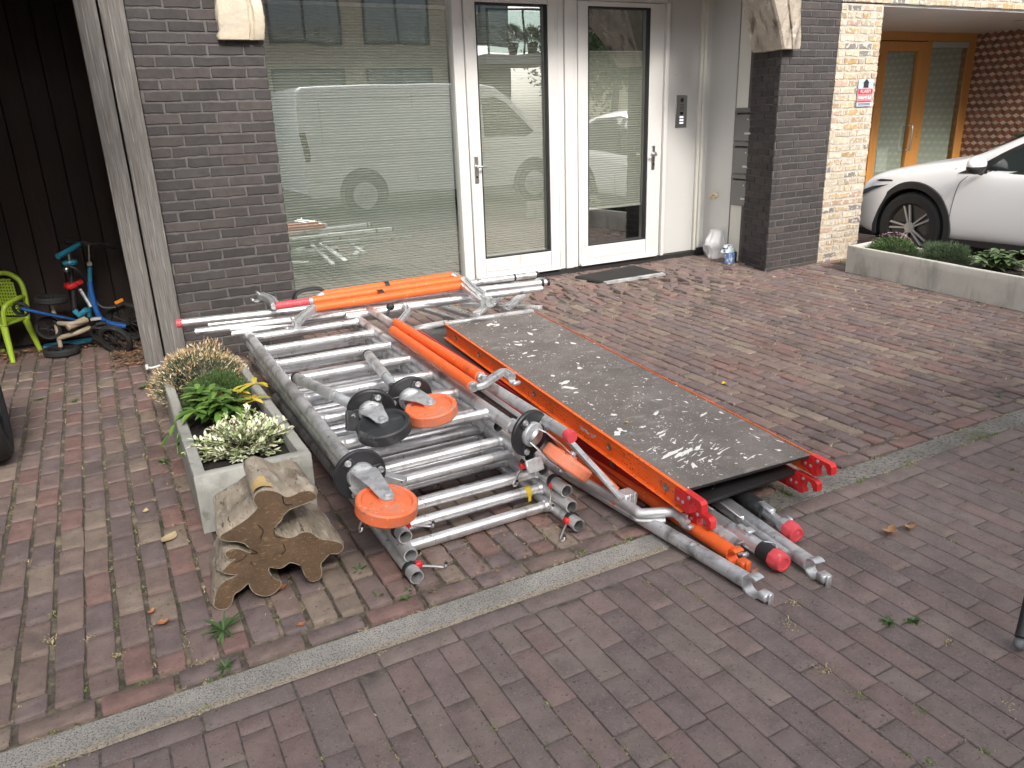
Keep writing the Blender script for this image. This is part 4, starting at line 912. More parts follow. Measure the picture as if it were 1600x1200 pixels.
NLu, NRu, FLu, FRu = G(1072,764,zn), G(1244,700,zn), G(699,508,zf), G(823,482,zf)
pu, Qu, wu, lu = platform('upper scaffold platform, brown grey deck spattered with white paint, orange rails', NLu, NRu, FLu, FRu, m_deck, m_orr, m_orr, True)
off = V((0,0,-.096))
NLl, NRl = G(1084,790,zn-.094), G(1243,735,zn-.094); FLl = G(657,516,zf-.094); FRl = FLl+(NRl-NLl)
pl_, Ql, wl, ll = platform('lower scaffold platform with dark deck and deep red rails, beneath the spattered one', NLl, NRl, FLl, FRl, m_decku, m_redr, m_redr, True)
# worn paint patch and sticker remains on the upper rail
M2 = Qu; b = MB(); rn = random.Random(4)
for k in range(9):
    y0 = .60+rn.uniform(0,.13); z0 = -.06+rn.uniform(0,.02); b.add([Qu @ V((-.0036, y0, z0)), Qu @ V((-.0036, y0+rn.uniform(.01,.03), z0+rn.uniform(-.004,.004))), Qu @ V((-.0036, y0+rn.uniform(.01,.035), z0+rn.uniform(.008,.02))), Qu @ V((-.0036, y0-.004, z0+.012))], [(0,1,2,3)])
b.build('torn_sticker', mat('torn_sticker', (.62,.58,.56), .7, var=.2, nscale=60), pu, smooth=False)
# thick spatters and scrapes of white paint on the deck
b = MB(); rn = random.Random(12); m_paint = mat('white_paint_spatter', (.72,.71,.68), .6, var=.12, nscale=60)
QI = Qu.inverted()
def splat(u, v_, r, el=1., a0=None):
    p = QI @ G(u, v_, .25); 
    if not (.03 < p.x < wu-.03 and .03 < p.y < lu-.05): return
    a0 = rn.random()*pi if a0 is None else a0; n = 16; sd_ = rn.random()*50; pts = []
    for k in range(n):
        a = 2*pi*k/n; q = r*(1+.75*noise.noise(V((cos(a)*1.6+sd_, sin(a)*1.6, 0)))+.35*noise.noise(V((cos(a)*5+sd_, sin(a)*5, 3)))); x = cos(a)*q*el; y = sin(a)*q
        pts.append(Qu @ V((p.x+x*cos(a0)-y*sin(a0), p.y+x*sin(a0)+y*cos(a0), .0008+rn.random()*.0003)))
    c_ = Qu @ V((p.x, p.y, .0014)); b.add(pts+[c_], [(k, (k+1) % n, n) for k in range(n)])
for (u, v_, r, el) in ((828,528,.012,2.2),(835,522,.010,1.5),(837,497,.012,2.6),(850,500,.012,1.8),(852,495,.009,2.8),(808,540,.012,1.6),(820,556,.010,2.),(830,560,.012,2.2),(836,552,.008,1.6),(864,588,.009,1.5),(882,598,.016,2.2),(890,605,.012,2.8),(900,612,.008,2.),(906,576,.013,1.4),(960,643,.010,1.5),(935,560,.009,1.4),(1025,640,.008,3.2),(1030,620,.006,2.5),(966,670,.013,1.9),(972,666,.010,2.2),(1005,660,.009,1.8),(1032,668,.007,4.),(1035,672,.006,4.5),(1050,698,.010,6.),(1075,695,.009,5.),(1062,700,.008,5.),(1090,690,.007,4.),(1120,690,.006,3.),(1126,696,.006,3.5),(1085,715,.010,2.),(1110,708,.008,1.5),(960,690,.010,3.),(1000,697,.008,5.),(1095,740,.007,4.),(1065,735,.009,2.5),(1218,690,.008,1.3),(1100,640,.007,4.),(1120,647,.006,1.6),(1127,637,.008,1.5),(775,512,.009,1.6),(790,520,.007,2.),(740,505,.008,1.8),(870,540,.010,1.7),(948,600,.007,1.5),(1010,590,.007,1.5),(1155,680,.006,1.4)):
    splat(u, v_, r, el, None if el < 3 else rn.uniform(.2,.7))
for _ in range(150):
    cu_, cv_ = rn.choice(((840,520),(880,590),(1070,690),(1040,660),(800,540),(980,620),(930,560),(1120,700))); splat(cu_+rn.gauss(0,34), cv_+rn.gauss(0,20), rn.uniform(.0012,.0042), rn.uniform(1,3))
for _ in range(26): splat(1075+rn.gauss(0,42), 692+rn.gauss(0,12), rn.uniform(.0012,.003), rn.uniform(6,14), rn.uniform(.15,.75))
dk = [c for c in pu.children if c.name.startswith('deck_board')][0]; dk.data.materials.append(m_paint); bm = bmesh.new(); bm.from_mesh(dk.data)
vv = [bm.verts.new(p) for p in b.v]
for f in b.f: bm.faces.new([vv[i] for i in f]).material_index = 2
bm.to_mesh(dk.data); bm.free()
# loose leaf on the deck
def leaf(name_lab, P, size, yawd, mat_, curl=.3, cat='leaf', nz=V((0,0,1)), group=None, lobes=0):
    n = 10; b = MB(); x = V((cos(yawd), sin(yawd), 0)); y = V((-sin(yawd), cos(yawd), 0)); L_, R2, Cn = [], [], []
    for i in range(n+1):
        s_ = i/n; wdt = size*.32*sin(pi*min(s_*1.05,1))**.8*(1+lobes*.35*sin(s_*16)); z = curl*size*(s_-.5)**2*1.6
        c_ = V(P)+x*size*(s_-.5)+V((0,0,z+.002)); Cn.append(c_); L_.append(c_+y*wdt+V((0,0,curl*wdt*.6))); R2.append(c_-y*wdt+V((0,0,curl*wdt*.9)))
    vs = L_+Cn+R2; m1 = n+1; fs = []
    for i in range(n): fs += [(i, i+1, m1+i+1, m1+i), (m1+i, m1+i+1, 2*m1+i+1, 2*m1+i)]
    b.add(vs, fs); o = b.build('fallen_leaf', mat_, fix=False, ang=80); tag(o, name_lab, cat, group); return o
m_yel = mat('yellow_leaf', (.62,.44,.03), .6, var=.15, nscale=60); m_brl = mat('brown_leaf', (.32,.17,.08), .7, var=.3, nscale=60); m_tan = mat('tan_leaf', (.46,.36,.20), .7, var=.2, nscale=60); m_orl = mat('rust_leaf', (.40,.16,.07), .7, var=.3, nscale=60)
leaf('yellow leaf lying on the paint spattered deck', G(978, 662, .226), .035, .5, m_yel, .5)
leaf('yellow leaf on the bricks right of the platform', G(1131, 601), .045, .9, m_yel, .7, lobes=1)
leaf('tiny yellow leaf on the bumpy bricks behind the platform', G(965, 466), .03, .3, m_yel, .6)
leaf('curled brown leaf on the street bricks, left one of the pair', G(1390, 835), .07, .4, m_brl, .9, lobes=1)
leaf('curled brown leaf on the street bricks, right one of the pair', G(1421, 828), .055, -.2, m_brl, .9, lobes=1)
leaf('straw coloured leaf on the bricks left of the log', G(265, 842), .085, .9, m_tan, .3)
leaf('small rust coloured leaf on the bricks, larger one near the green weed', G(255, 975), .045, .3, m_orl, .6, lobes=1)
leaf('small pale leaf on the bricks between the planter and the alley', G(228, 800), .04, 1.4, m_tan, .5)
leaf('small curled leaf beside the rust coloured one', G(237, 958), .032, 1.0, m_orl, .7, lobes=1)
leaf('orange brown leaf under the front edge of the log', G(438, 922), .05, .2, m_orl, .6)
leaf('small orange leaf on the bricks right of the green weed', G(471, 977), .03, .2, m_orl, .5, lobes=1)
leaf('brown dry leaf caught at the hooked end of the silver tube', G(1178, 904, .03), .06, .5, m_orl, .9, lobes=1)

# ---- braces on the frames
def tube_obj(name, label, cat, a, b_, r, m_, group=None, hollow=.003, n=20):
    t = thing(name, label, cat, V(a), group); MB().tube(a, b_, r, n=n, hollow=hollow).build('tube', m_, t); return t
def cclaw(parent, P, dirv, openv, R=.026, wd=.028, th=.007, name='claw', m_=m_galv):
    """half ring claw at P: the ring's axis = dirv x openv"""
    d = V(dirv).normalized(); o_ = V(openv); o_ = (o_-d*o_.dot(d)).normalized(); ax = d.cross(o_); rings = []
    c_ = V(P)+d*(R+th)
    for k in range(17):
        a = radians(15-210*k/16+0); rad = d*cos(a+pi)*1.0+o_*sin(a+pi)
        rad = -d*cos(a)+(-o_)*sin(a) if False else (-d*cos(radians(-75+k*13.5))+ -o_*sin(radians(-75+k*13.5)))
        p_in = c_+rad*R; p_out = c_+rad*(R+th)
        rings.append([p_in+ax*wd/2, p_out+ax*wd/2, p_out-ax*wd/2, p_in-ax*wd/2])
    b = MB().rings(rings); tip = c_+(-d*cos(radians(-75+16*13.5))-o_*sin(radians(-75+16*13.5)))*(R+th*.5); b.cbox((-.008,-.008,-wd*.62),(.008,.008,wd*.62), .003, frame(tip, d, o_, ax)); return b.build(name, m_, parent, ang=45)
def zarm(parent, pts, w_=.030, th=.013, m_=m_galv, name='elbow_arm'):
    pts = [V(p) for p in pts]; rings = []; q = []
    for i in range(len(pts)-1):
        for k in range(5): q.append(pts[i].lerp(pts[i+1], k/5))
    q.append(pts[-1])
    sm = [q[0]]+[(q[i-1]+q[i]*2+q[i+1])/4 for i in range(1, len(q)-1)]+[q[-1]]
    x0 = None
    for i, p in enumerate(sm):
        d = (sm[min(i+1, len(sm)-1)]-sm[max(i-1,0)]).normalized(); x = d.cross(V((0,0,1))).normalized(); z = x.cross(d)
        ring = []
        for (a, b_) in ((-.5,-.35),(-.35,-.5),(.35,-.5),(.5,-.35),(.5,.35),(.35,.5),(.12,.5),(.10,.25),(-.10,.25),(-.12,.5),(-.35,.5),(-.5,.35)): ring.append(p+x*a*w_+z*b_*th*2)
        rings.append(ring)
    return MB().rings(rings).build(name, m_, parent, ang=50)
ZB = .398
# long silver guard tube with red tip, under the orange ones
t = thing('guard_tube', 'long silver tube with a ribbed red end cap lying along the ladder frames', 'scaffold tube', G(885,680,.35))
a, b_ = G(573,481,ZB-.01), G(893,683,ZB-.03); MB().tube(a, b_, .0225, n=24, hollow=.003).build('tube', m_alud, t)
d = (b_-a).normalized(); b = MB(); Rm = rot_to(d)
b.rings([[b_-d*.028+d*(.034*k/3)+Rm @ V((cos(2*pi*i/48)*(.0250 if i % 2 else .0235)*(1-.1*(k == 3)), sin(2*pi*i/48)*(.0250 if i % 2 else .0235)*(1-.1*(k == 3)), 0)) for i in range(48)] for k in range(4)]); b.build('end_cap', m_pink, t, ang=60)
# two orange sleeves with elbow clamps
for k, (a, b_, lab) in enumerate(((G(619,505,ZB+.035), G(750,588,ZB+.035), 'orange brace tube on the frames, right one of the pair nearest the deck'), (G(614,517,ZB+.02), G(738,603,ZB+.02), 'orange brace tube on the frames, left one of the pair with the elbow clamp'))):
    t = thing('brace_tube', lab, 'brace tube', b_, 'orange brace tubes on the ladder frames')
    MB().tube(a, b_, .0262, n=24).build('tube', m_or, t)
    d = (b_-a).normalized(); MB().tube(b_-d*.002, b_+d*.02, .021, n=20).tube(a+d*.002, a-d*.012, .021, n=20).build('ferrule', m_galv, t)
    if k == 0:
        MB().path([b_+d*.01, b_+d*.035+V((0,0,.01)), b_+d*.05], .012, flat=.6).build('clamp_jaw', m_galv, t); q = b_+d*.04; cclaw(t, q-d*.005, d, V((0,0,1)), .014, .022, .005)
        a2 = G(622,506,ZB+.03); zarm(t, [a2, G(638,487,ZB+.045), G(633,478,ZB+.04)], .034, .014); cclaw(t, G(634,479,ZB+.04), G(622,473,ZB+.03)-G(634,479,ZB+.04), V((0,0,1)), .018, .026, .006)
    else:
        e = b_+d*.015; zarm(t, [e, G(752,603,ZB+.04), G(783,582,ZB+.05), G(789,581,ZB+.05), G(800,589,ZB+.045)], .036, .014); cclaw(t, G(798,588,ZB+.045), G(810,596,ZB+.035)-G(798,588,ZB+.045), V((0,0,1)), .018, .030, .007)
# pale flat bar under them
t = thing('flat_bar', 'white flat aluminium bar showing below the silver tube', 'flat bar', G(820,650,.3))
a, b_ = G(755,610,.33), G(832,664,.30); MB().cbox((-.013,0,-.003),(.013,(b_-a).length,.003), .001, proj_axis(a, b_)).build('bar', m_white, t)
# orange channel beneath the platforms, left of them
t = thing('orange_toe_plate', 'orange channel plate lying left of the red rail, above the bent grey tube', 'channel plate', G(950,770,.04))
a, b_ = G(958,772,.10)+V((.028,0,-.012)), G(880,690,.12)+V((.028,0,-.012)); d = (b_-a).normalized(); b_ = a+d*1.5; Q = proj_axis(a, b_); L = 1.5
MB().cbox((-.003,0,-.04),(.0,L,.03), .001, Q).cbox((-.022,0,-.0435),(-.0031,L,-.040), .001, Q).cbox((-.022,0,.030),(.0,L,.033), .001, Q).build('channel', m_orr, t)
q = G(980, 772, .09); b = MB(); b.cbox((-.03,-.03,-.035),(.03,.03,.012), .005, Matrix.Translation(q)).cbox((-.016,-.04,-.045),(-.006,-.0301,.02), .002, Matrix.Translation(q)).cbox((.006,-.04,-.045),(.016,-.0301,.02), .002, Matrix.Translation(q)); b.build('end_bracket', m_alud, t)

# ---- outriggers and tubes under the near end of the platforms
def half_coupler(t, P, d, up=V((0,0,1)), R=.031, m_=m_galv, lat=V((0,0,0))):
    """cast half-coupler claw at the end of an outrigger tube"""
    d = V(d).normalized(); x = d.cross(up).normalized(); z = x.cross(d); b = MB(); rings = []
    c_ = V(P)+d*(R+.012)
    for k in range(19):
        a = radians(60+k*15.0); rad = d*cos(a)+z*sin(a)
        rad2 = d*cos(a)*1.0+z*sin(a)
        wv = .020
        rings.append([c_+rad*R+x*wv, c_+rad*(R+.008)+x*wv, c_+rad*(R+.008)-x*wv, c_+rad*R-x*wv])
    b.rings(rings); q = V(P)+d*(2*R+.012)-z*(R*.55)
    b.cbox((-.020,-.008,-.012),(.020,.030,.016), .005, frame(q, x, d, z)); b.cbox((-.011,.030,-.026),(.011,.040,.022), .004, frame(q, x, d, z))
    b.build('half_coupler', m_, t, ang=45)
    MB().tube(V(P)-d*.05, V(P)+d*.012, .0275, n=24).build('socket', m_, t)
def redcap(t, P, d, R=.031):
    d = V(d).normalized(); Rm = rot_to(d); rings = []
    for (q, rr2) in ((0,1.),(.03,1.),(.036,.93),(.040,.93),(.048,.88),(.050,.78),(.050,.60),(.046,.56)):
        rings.append([V(P)+d*q+Rm @ V((cos(2*pi*i/48)*R*rr2*(1.05 if (i % 6 < 3 and q < .033) else 1), sin(2*pi*i/48)*R*rr2*(1.05 if (i % 6 < 3 and q < .033) else 1), 0)) for i in range(48)])
    MB().rings(rings).build('red_cap', m_pink, t, ang=40)
def outr(label, A, B, r, m_, end, group='outrigger tubes beneath the platforms', length=None, hollow=0):
    A = V(A); B = V(B); d = (A-B).normalized()      # A = near end, B a second point further back
    L = length or (A-B).length; B = A-d*L; B.z = max(B.z, A.z)
    t = thing('outrigger_tube', label, 'outrigger tube', A, group); MB().tube(A, B, r, n=24, hollow=hollow).build('tube', m_, t); return t, d
rz = .030
A = G(1163, 905, rz); t, d = outr('silver outrigger tube nearest the kerb, ending in a cast hook', A, G(900,748,rz), .0265, m_alud, None, length=1.35); half_coupler(t, A, d); 
A = G(1140, 862, rz+.006); t, d = outr('orange outrigger tube with a clamp end below the red hooks', A, G(1080,822,rz+.006), .0265, m_or, None, length=1.0); half_coupler(t, A, d, m_=m_or, R=.022)
A = G(1146, 848, rz-.004); t, d = outr('dull dark tube with dented end, between the orange and the taped tube', A, G(1080,800,rz-.004), .024, m_alud, None, length=1.0)
b = MB(); rings = []; Rm = rot_to(d)
for k in range(12): q = A-d*.13+d*(.011*k); rr2 = .027+.003*sin(k*1.9); rings.append([q+Rm @ V((cos(2*pi*i/20)*rr2, sin(2*pi*i/20)*rr2*(1-.03*k), 0)) for i in range(20)])
b.rings(rings); b.build('crimped_end', m_alud, t); q = A+d*.02; cclaw(t, q, d, V((0,0,1)), .02, .024, .006)
A = G(1205, 868, rz+.010); t, d = outr('silver outrigger tube with black tape and a red cap, with a paper sticker', A, G(1095,796,rz+.010), .0275, m_alu, None, length=1.3); redcap(t, A+d*.012, d, .034)
MB().tube(A-d*.045, A+d*.012, .0335, n=20).build('black_tape', m_blackp, t)
MB().path([A-d*.04+V((0,0,.034)), A-d*.02+V((.02,-.01,.036)), A+V((.012,-.01,.033)), A+d*.01+V((.03,0,.01))], .0035, sub=3).build('wire_clip', m_galv, t)
b = MB(); Q = proj_axis(A-d*.16, A); b.cbox((-.014,-.01,.020),(.014,.05,.040), .004, Q).cbox((-.02,.03,.034),(.014,.06,.044), .003, Q); b.build('latch', m_galv, t)
Rm = rot_to(d); x_ = Rm.col[0]; y_ = Rm.col[1]
def sleeve_label(t, a, b_, r, ang0, ang1, m_, nm):
    b = MB(); n = 10; vs = []
    upv = V((0,0,1)); s0 = d.cross(upv).normalized(); u0 = s0.cross(d)
    for k in range(n+1):
        a_ = radians(ang0+(ang1-ang0)*k/n); rad = s0*cos(a_)+u0*sin(a_); vs += [a+rad*r, b_+rad*r]
    b.add(vs, [(2*k, 2*k+1, 2*k+3, 2*k+2) for k in range(n)]); b.build(nm, m_, t)
sleeve_label(t, A-d*.47, A-d*.38, .0280, 95, 175, mat('maroon_label', (.22,.04,.07), .5, var=.15, nscale=40), 'maroon_label'); sleeve_label(t, A-d*.379, A-d*.31, .0280, 95, 175, mat('white_label', (.68,.64,.63), .5, dirt=[((.2,.18,.18),60,.64,.68)]), 'white_label')
A = G(1262, 878, rz+.002); t, d = outr('silver outrigger tube with a cast hook, right of the taped tube', A, G(1150,798,rz+.002), .0265, m_alu, None, length=1.4); half_coupler(t, A, d, R=.027)
A = G(1226, 822, rz+.008); t, d = outr('black sleeved outrigger tube with silver collar and red cap, farthest right', A, G(1150,766,rz+.010), .020, m_galv, None, length=.30); redcap(t, A+d*.02, d, .034)
MB().tube(A-d*.11, A-d*1.1, .031, n=24).build('black_sleeve', m_wbk, t)
b = MB(); b.lathe([(.020,-.0),(.030,-.0),(.031,.02),(.036,.021),(.036,.032),(.020,.032)], Matrix.Translation(A-d*.01) @ rot_to(d).to_4x4(), 8); b.build('collar', m_galv, t); MB().cbox((-.016,-.03,.012),(.016,.05,.032), .006, proj_axis(A-d*.12, A)).build('latch', m_galv, t); MB().cbox((-.03,.0,-.02),(-.018,.04,.03), .004, proj_axis(A-d*.03, A)).build('lever', m_galv, t)
MB().cbox((-.028,-.02,-.032),(.02,.02,-.018), .005, proj_axis(A, A+d)).build('black_foot', m_blackp, t)
A = G(1200, 850, rz); a = G(1115, 790, rz+.006); t, d = outr('ribbed aluminium channel tube lying between two silver outriggers', G(1232,868,rz-.006), G(1128,790,rz-.006), .021, m_alu, None, length=1.3)
MB().cbox((-.02,.25,.018),(.02,1.25,.026), .003, proj_axis(G(1232,868,rz-.006), G(1128,790,rz-.006))).build('rib', m_alu, t)
# bent grey tubes and flat strut left of the platforms
t = thing('bent_brace', 'bent dull grey brace with a flat strut, under the red rails', 'brace', G(1000,790,.05))
Z = .075
MB().path([G(880,735,Z-.035), G(960,778,Z-.01), G(993,797,Z), G(1003,802,Z), G(1048,800,Z+.01), G(1062,807,Z+.01), G(1072,818,Z)], .019, n=16, sub=5).build('bent_tube', m_alud, t)
MB().path([G(905,752,Z-.045), G(985,803,Z-.03), G(1000,812,Z-.03), G(1040,812,Z-.02)], .014, n=14, sub=5, flat=.7).build('lower_tube', m_alud, t)
a, b_ = G(972,779,Z+.02), G(889,688,.235); Q = proj_axis(a, b_); L = (b_-a).length; MB().cbox((-.016,-.0,-.006),(.016,L,.006), .003, Q).cbox((-.016,0.0,.0061),(-.011,L,.012), .001, Q).build('flat_strut', m_galv, t)
cclaw(t, G(1066,812,Z), G(1085,822,Z)-G(1066,812,Z), V((0,0,1)), .018, .02, .006)
b = MB(); q = G(893,636+10,.25)
# ---- bundle of guard rails at the far end
zt_ = .40
def grail(name, label, a, b_, r, m_, **k): 
    t = thing(name, label, 'scaffold tube', (a+b_)/2, k.get('group')); MB().tube(a, b_, r, n=20, hollow=.003).build('tube', m_, t); return t, (b_-a).normalized()
grp = 'silver tubes of the bundle before the window'
a, b_ = G(281,505,zt_), G(855,441,zt_); t, d = grail('guard_tube', 'longest silver tube of the bundle, red cap at its left end', a, b_, .0235, m_alu, group=grp); MB().tube(a-d*.018, a+d*.014, .0255, n=20).build('red_cap', m_pink, t); MB().tube(b_-d*.05, b_-d*.03, .0252, n=20).tube(b_-d*.008, b_+d*.012, .0245, n=20).build('black_ring', m_blackp, t)
a, b_ = G(305,519,zt_-.02), G(480,497,zt_-.02); d = (b_-a).normalized(); b_ = a+d*2.2; t, d = grail('guard_tube', 'second silver tube of the bundle, open at its left end, running under the orange tubes', a, b_, .0225, m_alu, group=grp)
a, b_ = G(362,522,zt_-.05), G(480,503,zt_-.05); d = (b_-a).normalized(); b_ = a+d*1.2; t, d = grail('guard_tube', 'thin silver tube nearest the dried flowers', a, b_, .0165, m_alu, group=grp)
a, b_ = G(326,503,zt_+.0)+V((0,.05,-.03)), G(640,473,zt_-.03)+V((0,.05,0)); t, d = grail('guard_tube', 'half hidden silver tube behind the longest one', a, b_, .016, m_alu, group=grp)
b_ = G(838,429,zt_-.02); a = G(700,447,zt_-.02); t, d = grail('guard_tube', 'silver tube with a black ring reaching the left white door', a, b_, .0235, m_alu, group=grp); MB().tube(b_-d*.008, b_+d*.012, .0245, n=20).tube(b_-d*.19, b_-d*.175, .0250, n=20).build('black_ring', m_blackp, t)
a, b_ = G(540,494,zt_-.03), G(735,466,zt_-.03); t, d = grail('guard_tube', 'dull silver tube below the orange bundle', a, b_, .0235, m_alud, group=grp); MB().tube(b_-d*.03, b_+d*.02, .026, n=20).build('sleeve', m_alud, t)
def jarm(t, a, b_, c_, dirv):
    zarm(t, [a, b_, c_], .050, .020); 
    cclaw(t, c_, dirv, V((0,0,1)), .024, .040, .010)
gro = 'orange brace tubes strapped together before the window'
ors = [(G(492,481,zt_+.055), G(722,446,zt_+.055), 'orange tube of the strapped bundle, nearest the ladder frames'), (G(488,470,zt_+.075), G(722,437,zt_+.075), 'orange tube of the strapped bundle, middle one'), (G(505,461,zt_+.070), G(706,431,zt_+.070), 'orange tube of the strapped bundle, nearest the window')]
for k, (a, b_, lab) in enumerate(ors):
    t = thing('brace_tube', lab, 'brace tube', (a+b_)/2, gro); MB().tube(a, b_, .0262, n=24).build('tube', m_or, t); d = (b_-a).normalized()
    MB().tube(a+d*.002, a-d*.02, .022, n=20).tube(b_-d*.002, b_+d*.014, .022, n=20).build('ferrule', m_galv, t)
    z = a.z
    if k == 0: jarm(t, b_+d*.01, G(743,462,z), G(757,472,z-.01), V((1,-.08,0))); jarm(t, a-d*.01, G(470,497,z-.01), G(463,505,z-.02), V((-1,-.02,0)))
    if k == 1: jarm(t, b_+d*.01, G(742,455,z-.005), G(752,462,z-.01), V((1,-.08,0))); MB().tube(a-d*.02, a-d*.22, .0215, n=20).build('red_tube', m_pink, t); jarm(t, a-d*.22, G(424,468,z), G(408,462,z), V((-1,-.02,0)))
    if k == 2: jarm(t, b_+d*.01, G(727,441,z-.005), G(738,449,z-.01), V((1,-.08,0))); MB().sphere(a-d*.01, .026, 14, 10, (1.5,1,.7)).build('cast_head', m_galv, t)
for k, (u, v_, lab) in enumerate(((615,447,'upper black rubber strap round the orange bundle'),(614,463,'lower black rubber strap round the orange bundle'))):
    p = G(u, v_, zt_+.09); d = (ors[0][1]-ors[0][0]).normalized(); b = MB(); x = V((0,0,1)); y = d.cross(x).normalized(); c_ = ors[1 if k else 2][0]; tt = (p-c_).dot(d); c_ = c_+d*tt
    if k: c_ = c_.lerp(ors[0][0]+d*((p-ors[0][0]).dot(d)), .5)
    R2 = (.047, .030) if k else (.030, .030)
    b.rings([[c_+d*q+y*cos(2*pi*i/28)*R2[0]+x*sin(2*pi*i/28)*R2[1]*1.0 for i in range(28)] for q in (-.015, .015)], cap0=False, cap1=False); o = b.build('rubber_strap', m_blackp, fix=False, ang=60); tag(o, lab, 'strap', 'black straps on the orange bundle')
p = G(610, 479, zt_+.02); t = thing('strap_knot', 'black rubber knot hanging under the orange bundle', 'strap', p); MB().sphere(p, .026, 12, 8, (1,.8,.9)).build('knot', m_blackp, t); MB().path([p, p+V((-.03,-.02,-.04)), p+V((-.03,-.03,-.07))], .008, sub=3).build('tail', m_blackp, t)
p = G(498, 470, zt_+.02)+V((0,.10,-.0)); t = thing('black_cable_loop', 'black rubber loop peeping out behind the orange bundle', 'rubber loop', p); MB().path([p+V((-.13,.04,-.02)), p+V((-.10,.05,.035)), p+V((-.02,.06,.05)), p+V((.06,.06,.04)), p+V((.1,.05,-.02))], .020, sub=5, flat=.6).build('loop', m_blackp, t)
# clamp shoe joining the silver tubes near the left end
p = G(487, 487, zt_+.01); t = thing('tube_clamp', 'small cast clamp on the silver tubes at the left end of the orange bundle', 'clamp', p); b = MB(); b.cbox((-.03,-.02,-.035),(.03,.02,.03), .006, Matrix.Translation(p)).cbox((-.012,-.035,-.05),(.014,-.021,.01), .004, Matrix.Translation(p)); b.build('body', m_galv, t)
# folded trestle of flat aluminium profiles under the bundle
t = thing('folded_trestle', 'folded aluminium trestle with grooved legs between the bundle and the platforms', 'trestle', G(720,480,.1))
def bar(a, b_, w_, h_, nm='leg'):
    Q = proj_axis(a, b_); L = (b_-a).length; b = MB(); b.cbox((-w_/2,0,-h_/2),(w_/2,L,h_/2), .003, Q); b.cbox((-w_/2,0,h_/2+.0001),(-w_/2+.006,L,h_/2+.006), .001, Q); b.cbox((w_/2-.006,0,h_/2+.0001),(w_/2,L,h_/2+.006), .001, Q); b.cbox((-.004,0,h_/2+.0001),(.004,L,h_/2+.005), .001, Q); return b.build(nm, m_alud, t)
bar(G(744,492,.25), G(812,444,.30)+V((0,.02,0)), .05, .022); bar(G(790,485,.22), G(846,436,.30), .055, .022)
bar(G(642,478,.16), G(742,509,.22), .035, .02, 'crossbar'); bar(G(672,474,.17), G(760,502,.23), .05, .02, 'crossbar'); bar(G(722,476,.18), G(845,482,.22), .05, .02, 'crossbar'); bar(G(640,515,.2), G(700,504,.225), .03, .02, 'crossbar'); bar(G(735,468,.20), G(790,482,.23), .04, .02, 'crossbar')
bar(G(470,505,.26), G(640,490,.25), .05, .03, 'crossbar'); bar(G(430,525,.2), G(600,478,.2), .04, .03, 'crossbar'); bar(G(540,500,.20), G(578,470,.22), .05, .02); bar(G(655,520,.10), G(760,488,.13), .04, .02, 'crossbar')
# ================================================================== PLANTERS, PLANTS, LOG
def planter(label, P, th=.045, h=.245, soil=.18, mc=m_conc):
    """P: four outer corners (near-left, near-right, far-right, far-left) at ground level"""
    P = [V(p) for p in P]; c = sum(P, V((0,0,0)))/4
    t = thing('concrete_planter', label, 'planter', c, 'long concrete planters')
    I = []
    for i in range(4):
        a, b_, d = P[i-1], P[i], P[(i+1) % 4]; u = (a-b_).normalized(); w2 = (d-b_).normalized(); I.append(b_+(u+w2)*th)
    Z = V((0,0,1)); e = .004; b = MB()
    def ring(pts, z, ins=0):
        out = []
        for i in range(4):
            p0, p1 = pts[i], pts[(i+1) % 4]
            for k in range(12): out.append(p0.lerp(p1, k/12)+Z*z)
        cc = sum(pts, V((0,0,0)))/4
        return [p+(V((cc.x,cc.y,p.z))-p).normalized()*ins+V((rnd.gauss(0,.0007), rnd.gauss(0,.0007), rnd.gauss(0,.0005))) for p in out]
    b.rings([ring(P,0), ring(P,h*.35), ring(P,h*.7), ring(P,h-.006), ring(P,h,.007), ring(I,h,-.007), ring(I,h-.006), ring(I,soil-.05)], cap0=True, cap1=False)
    b.build('trough', mc, t, ang=50)
    b = MB(); nx, ny = 16, 44; vs = []
    for j in range(ny):
        for i in range(nx):
            q = I[0].lerp(I[1], i/(nx-1)).lerp(I[3].lerp(I[2], i/(nx-1)), j/(ny-1)); vs.append(V((q.x, q.y, soil+.012*noise.noise(V((q.x*14, q.y*14, 0)))+.010*noise.noise(V((q.x*45, q.y*45, 3)))+rnd.gauss(0,.0018))))
    b.add(vs, [(j*nx+i, j*nx+i+1, (j+1)*nx+i+1, (j+1)*nx+i) for j in range(ny-1) for i in range(nx-1)]); b.build('soil', m_soil, t, fix=False)
    return t
planter('weathered concrete planter with four plants behind the split log', [V((.140,2.905,0)),V((.583,2.895,0)),V((.57,4.50,0)),V((.145,4.51,0))], mc=m_conc2)
planter('pale concrete planter along the side of the white car', [V((5.80,2.4,0)),V((6.27,2.38,0)),V((6.52,4.90,0)),V((6.10,4.86,0))], soil=.205)
def leafquad(mb, p, d, n, L, Wd, curve=.2, fold=.15):
    d = V(d).normalized(); s_ = d.cross(n)
    if s_.length < 1e-4: s_ = d.cross(V((1,0,0)))
    s_.normalize(); n = s_.cross(d); pts = []
    for (t_, w2) in ((0,.12),(.3,.85),(.6,1.),(.85,.6),(1.,.05)):
        c_ = p+d*L*t_-n*curve*L*t_*t_; pts += [c_-s_*Wd*w2/2+n*fold*Wd*w2*.5, c_, c_+s_*Wd*w2/2+n*fold*Wd*w2*.5]
    mb.add(pts, [(3*i+k, 3*i+k+1, 3*i+k+4, 3*i+k+3) for i in range(4) for k in (0,1)])
def rdir(rnd, zmin=0.):
    while True:
        v = V((rnd.gauss(0,1), rnd.gauss(0,1), rnd.gauss(0,1))).normalized()
        if v.z > zmin: return v
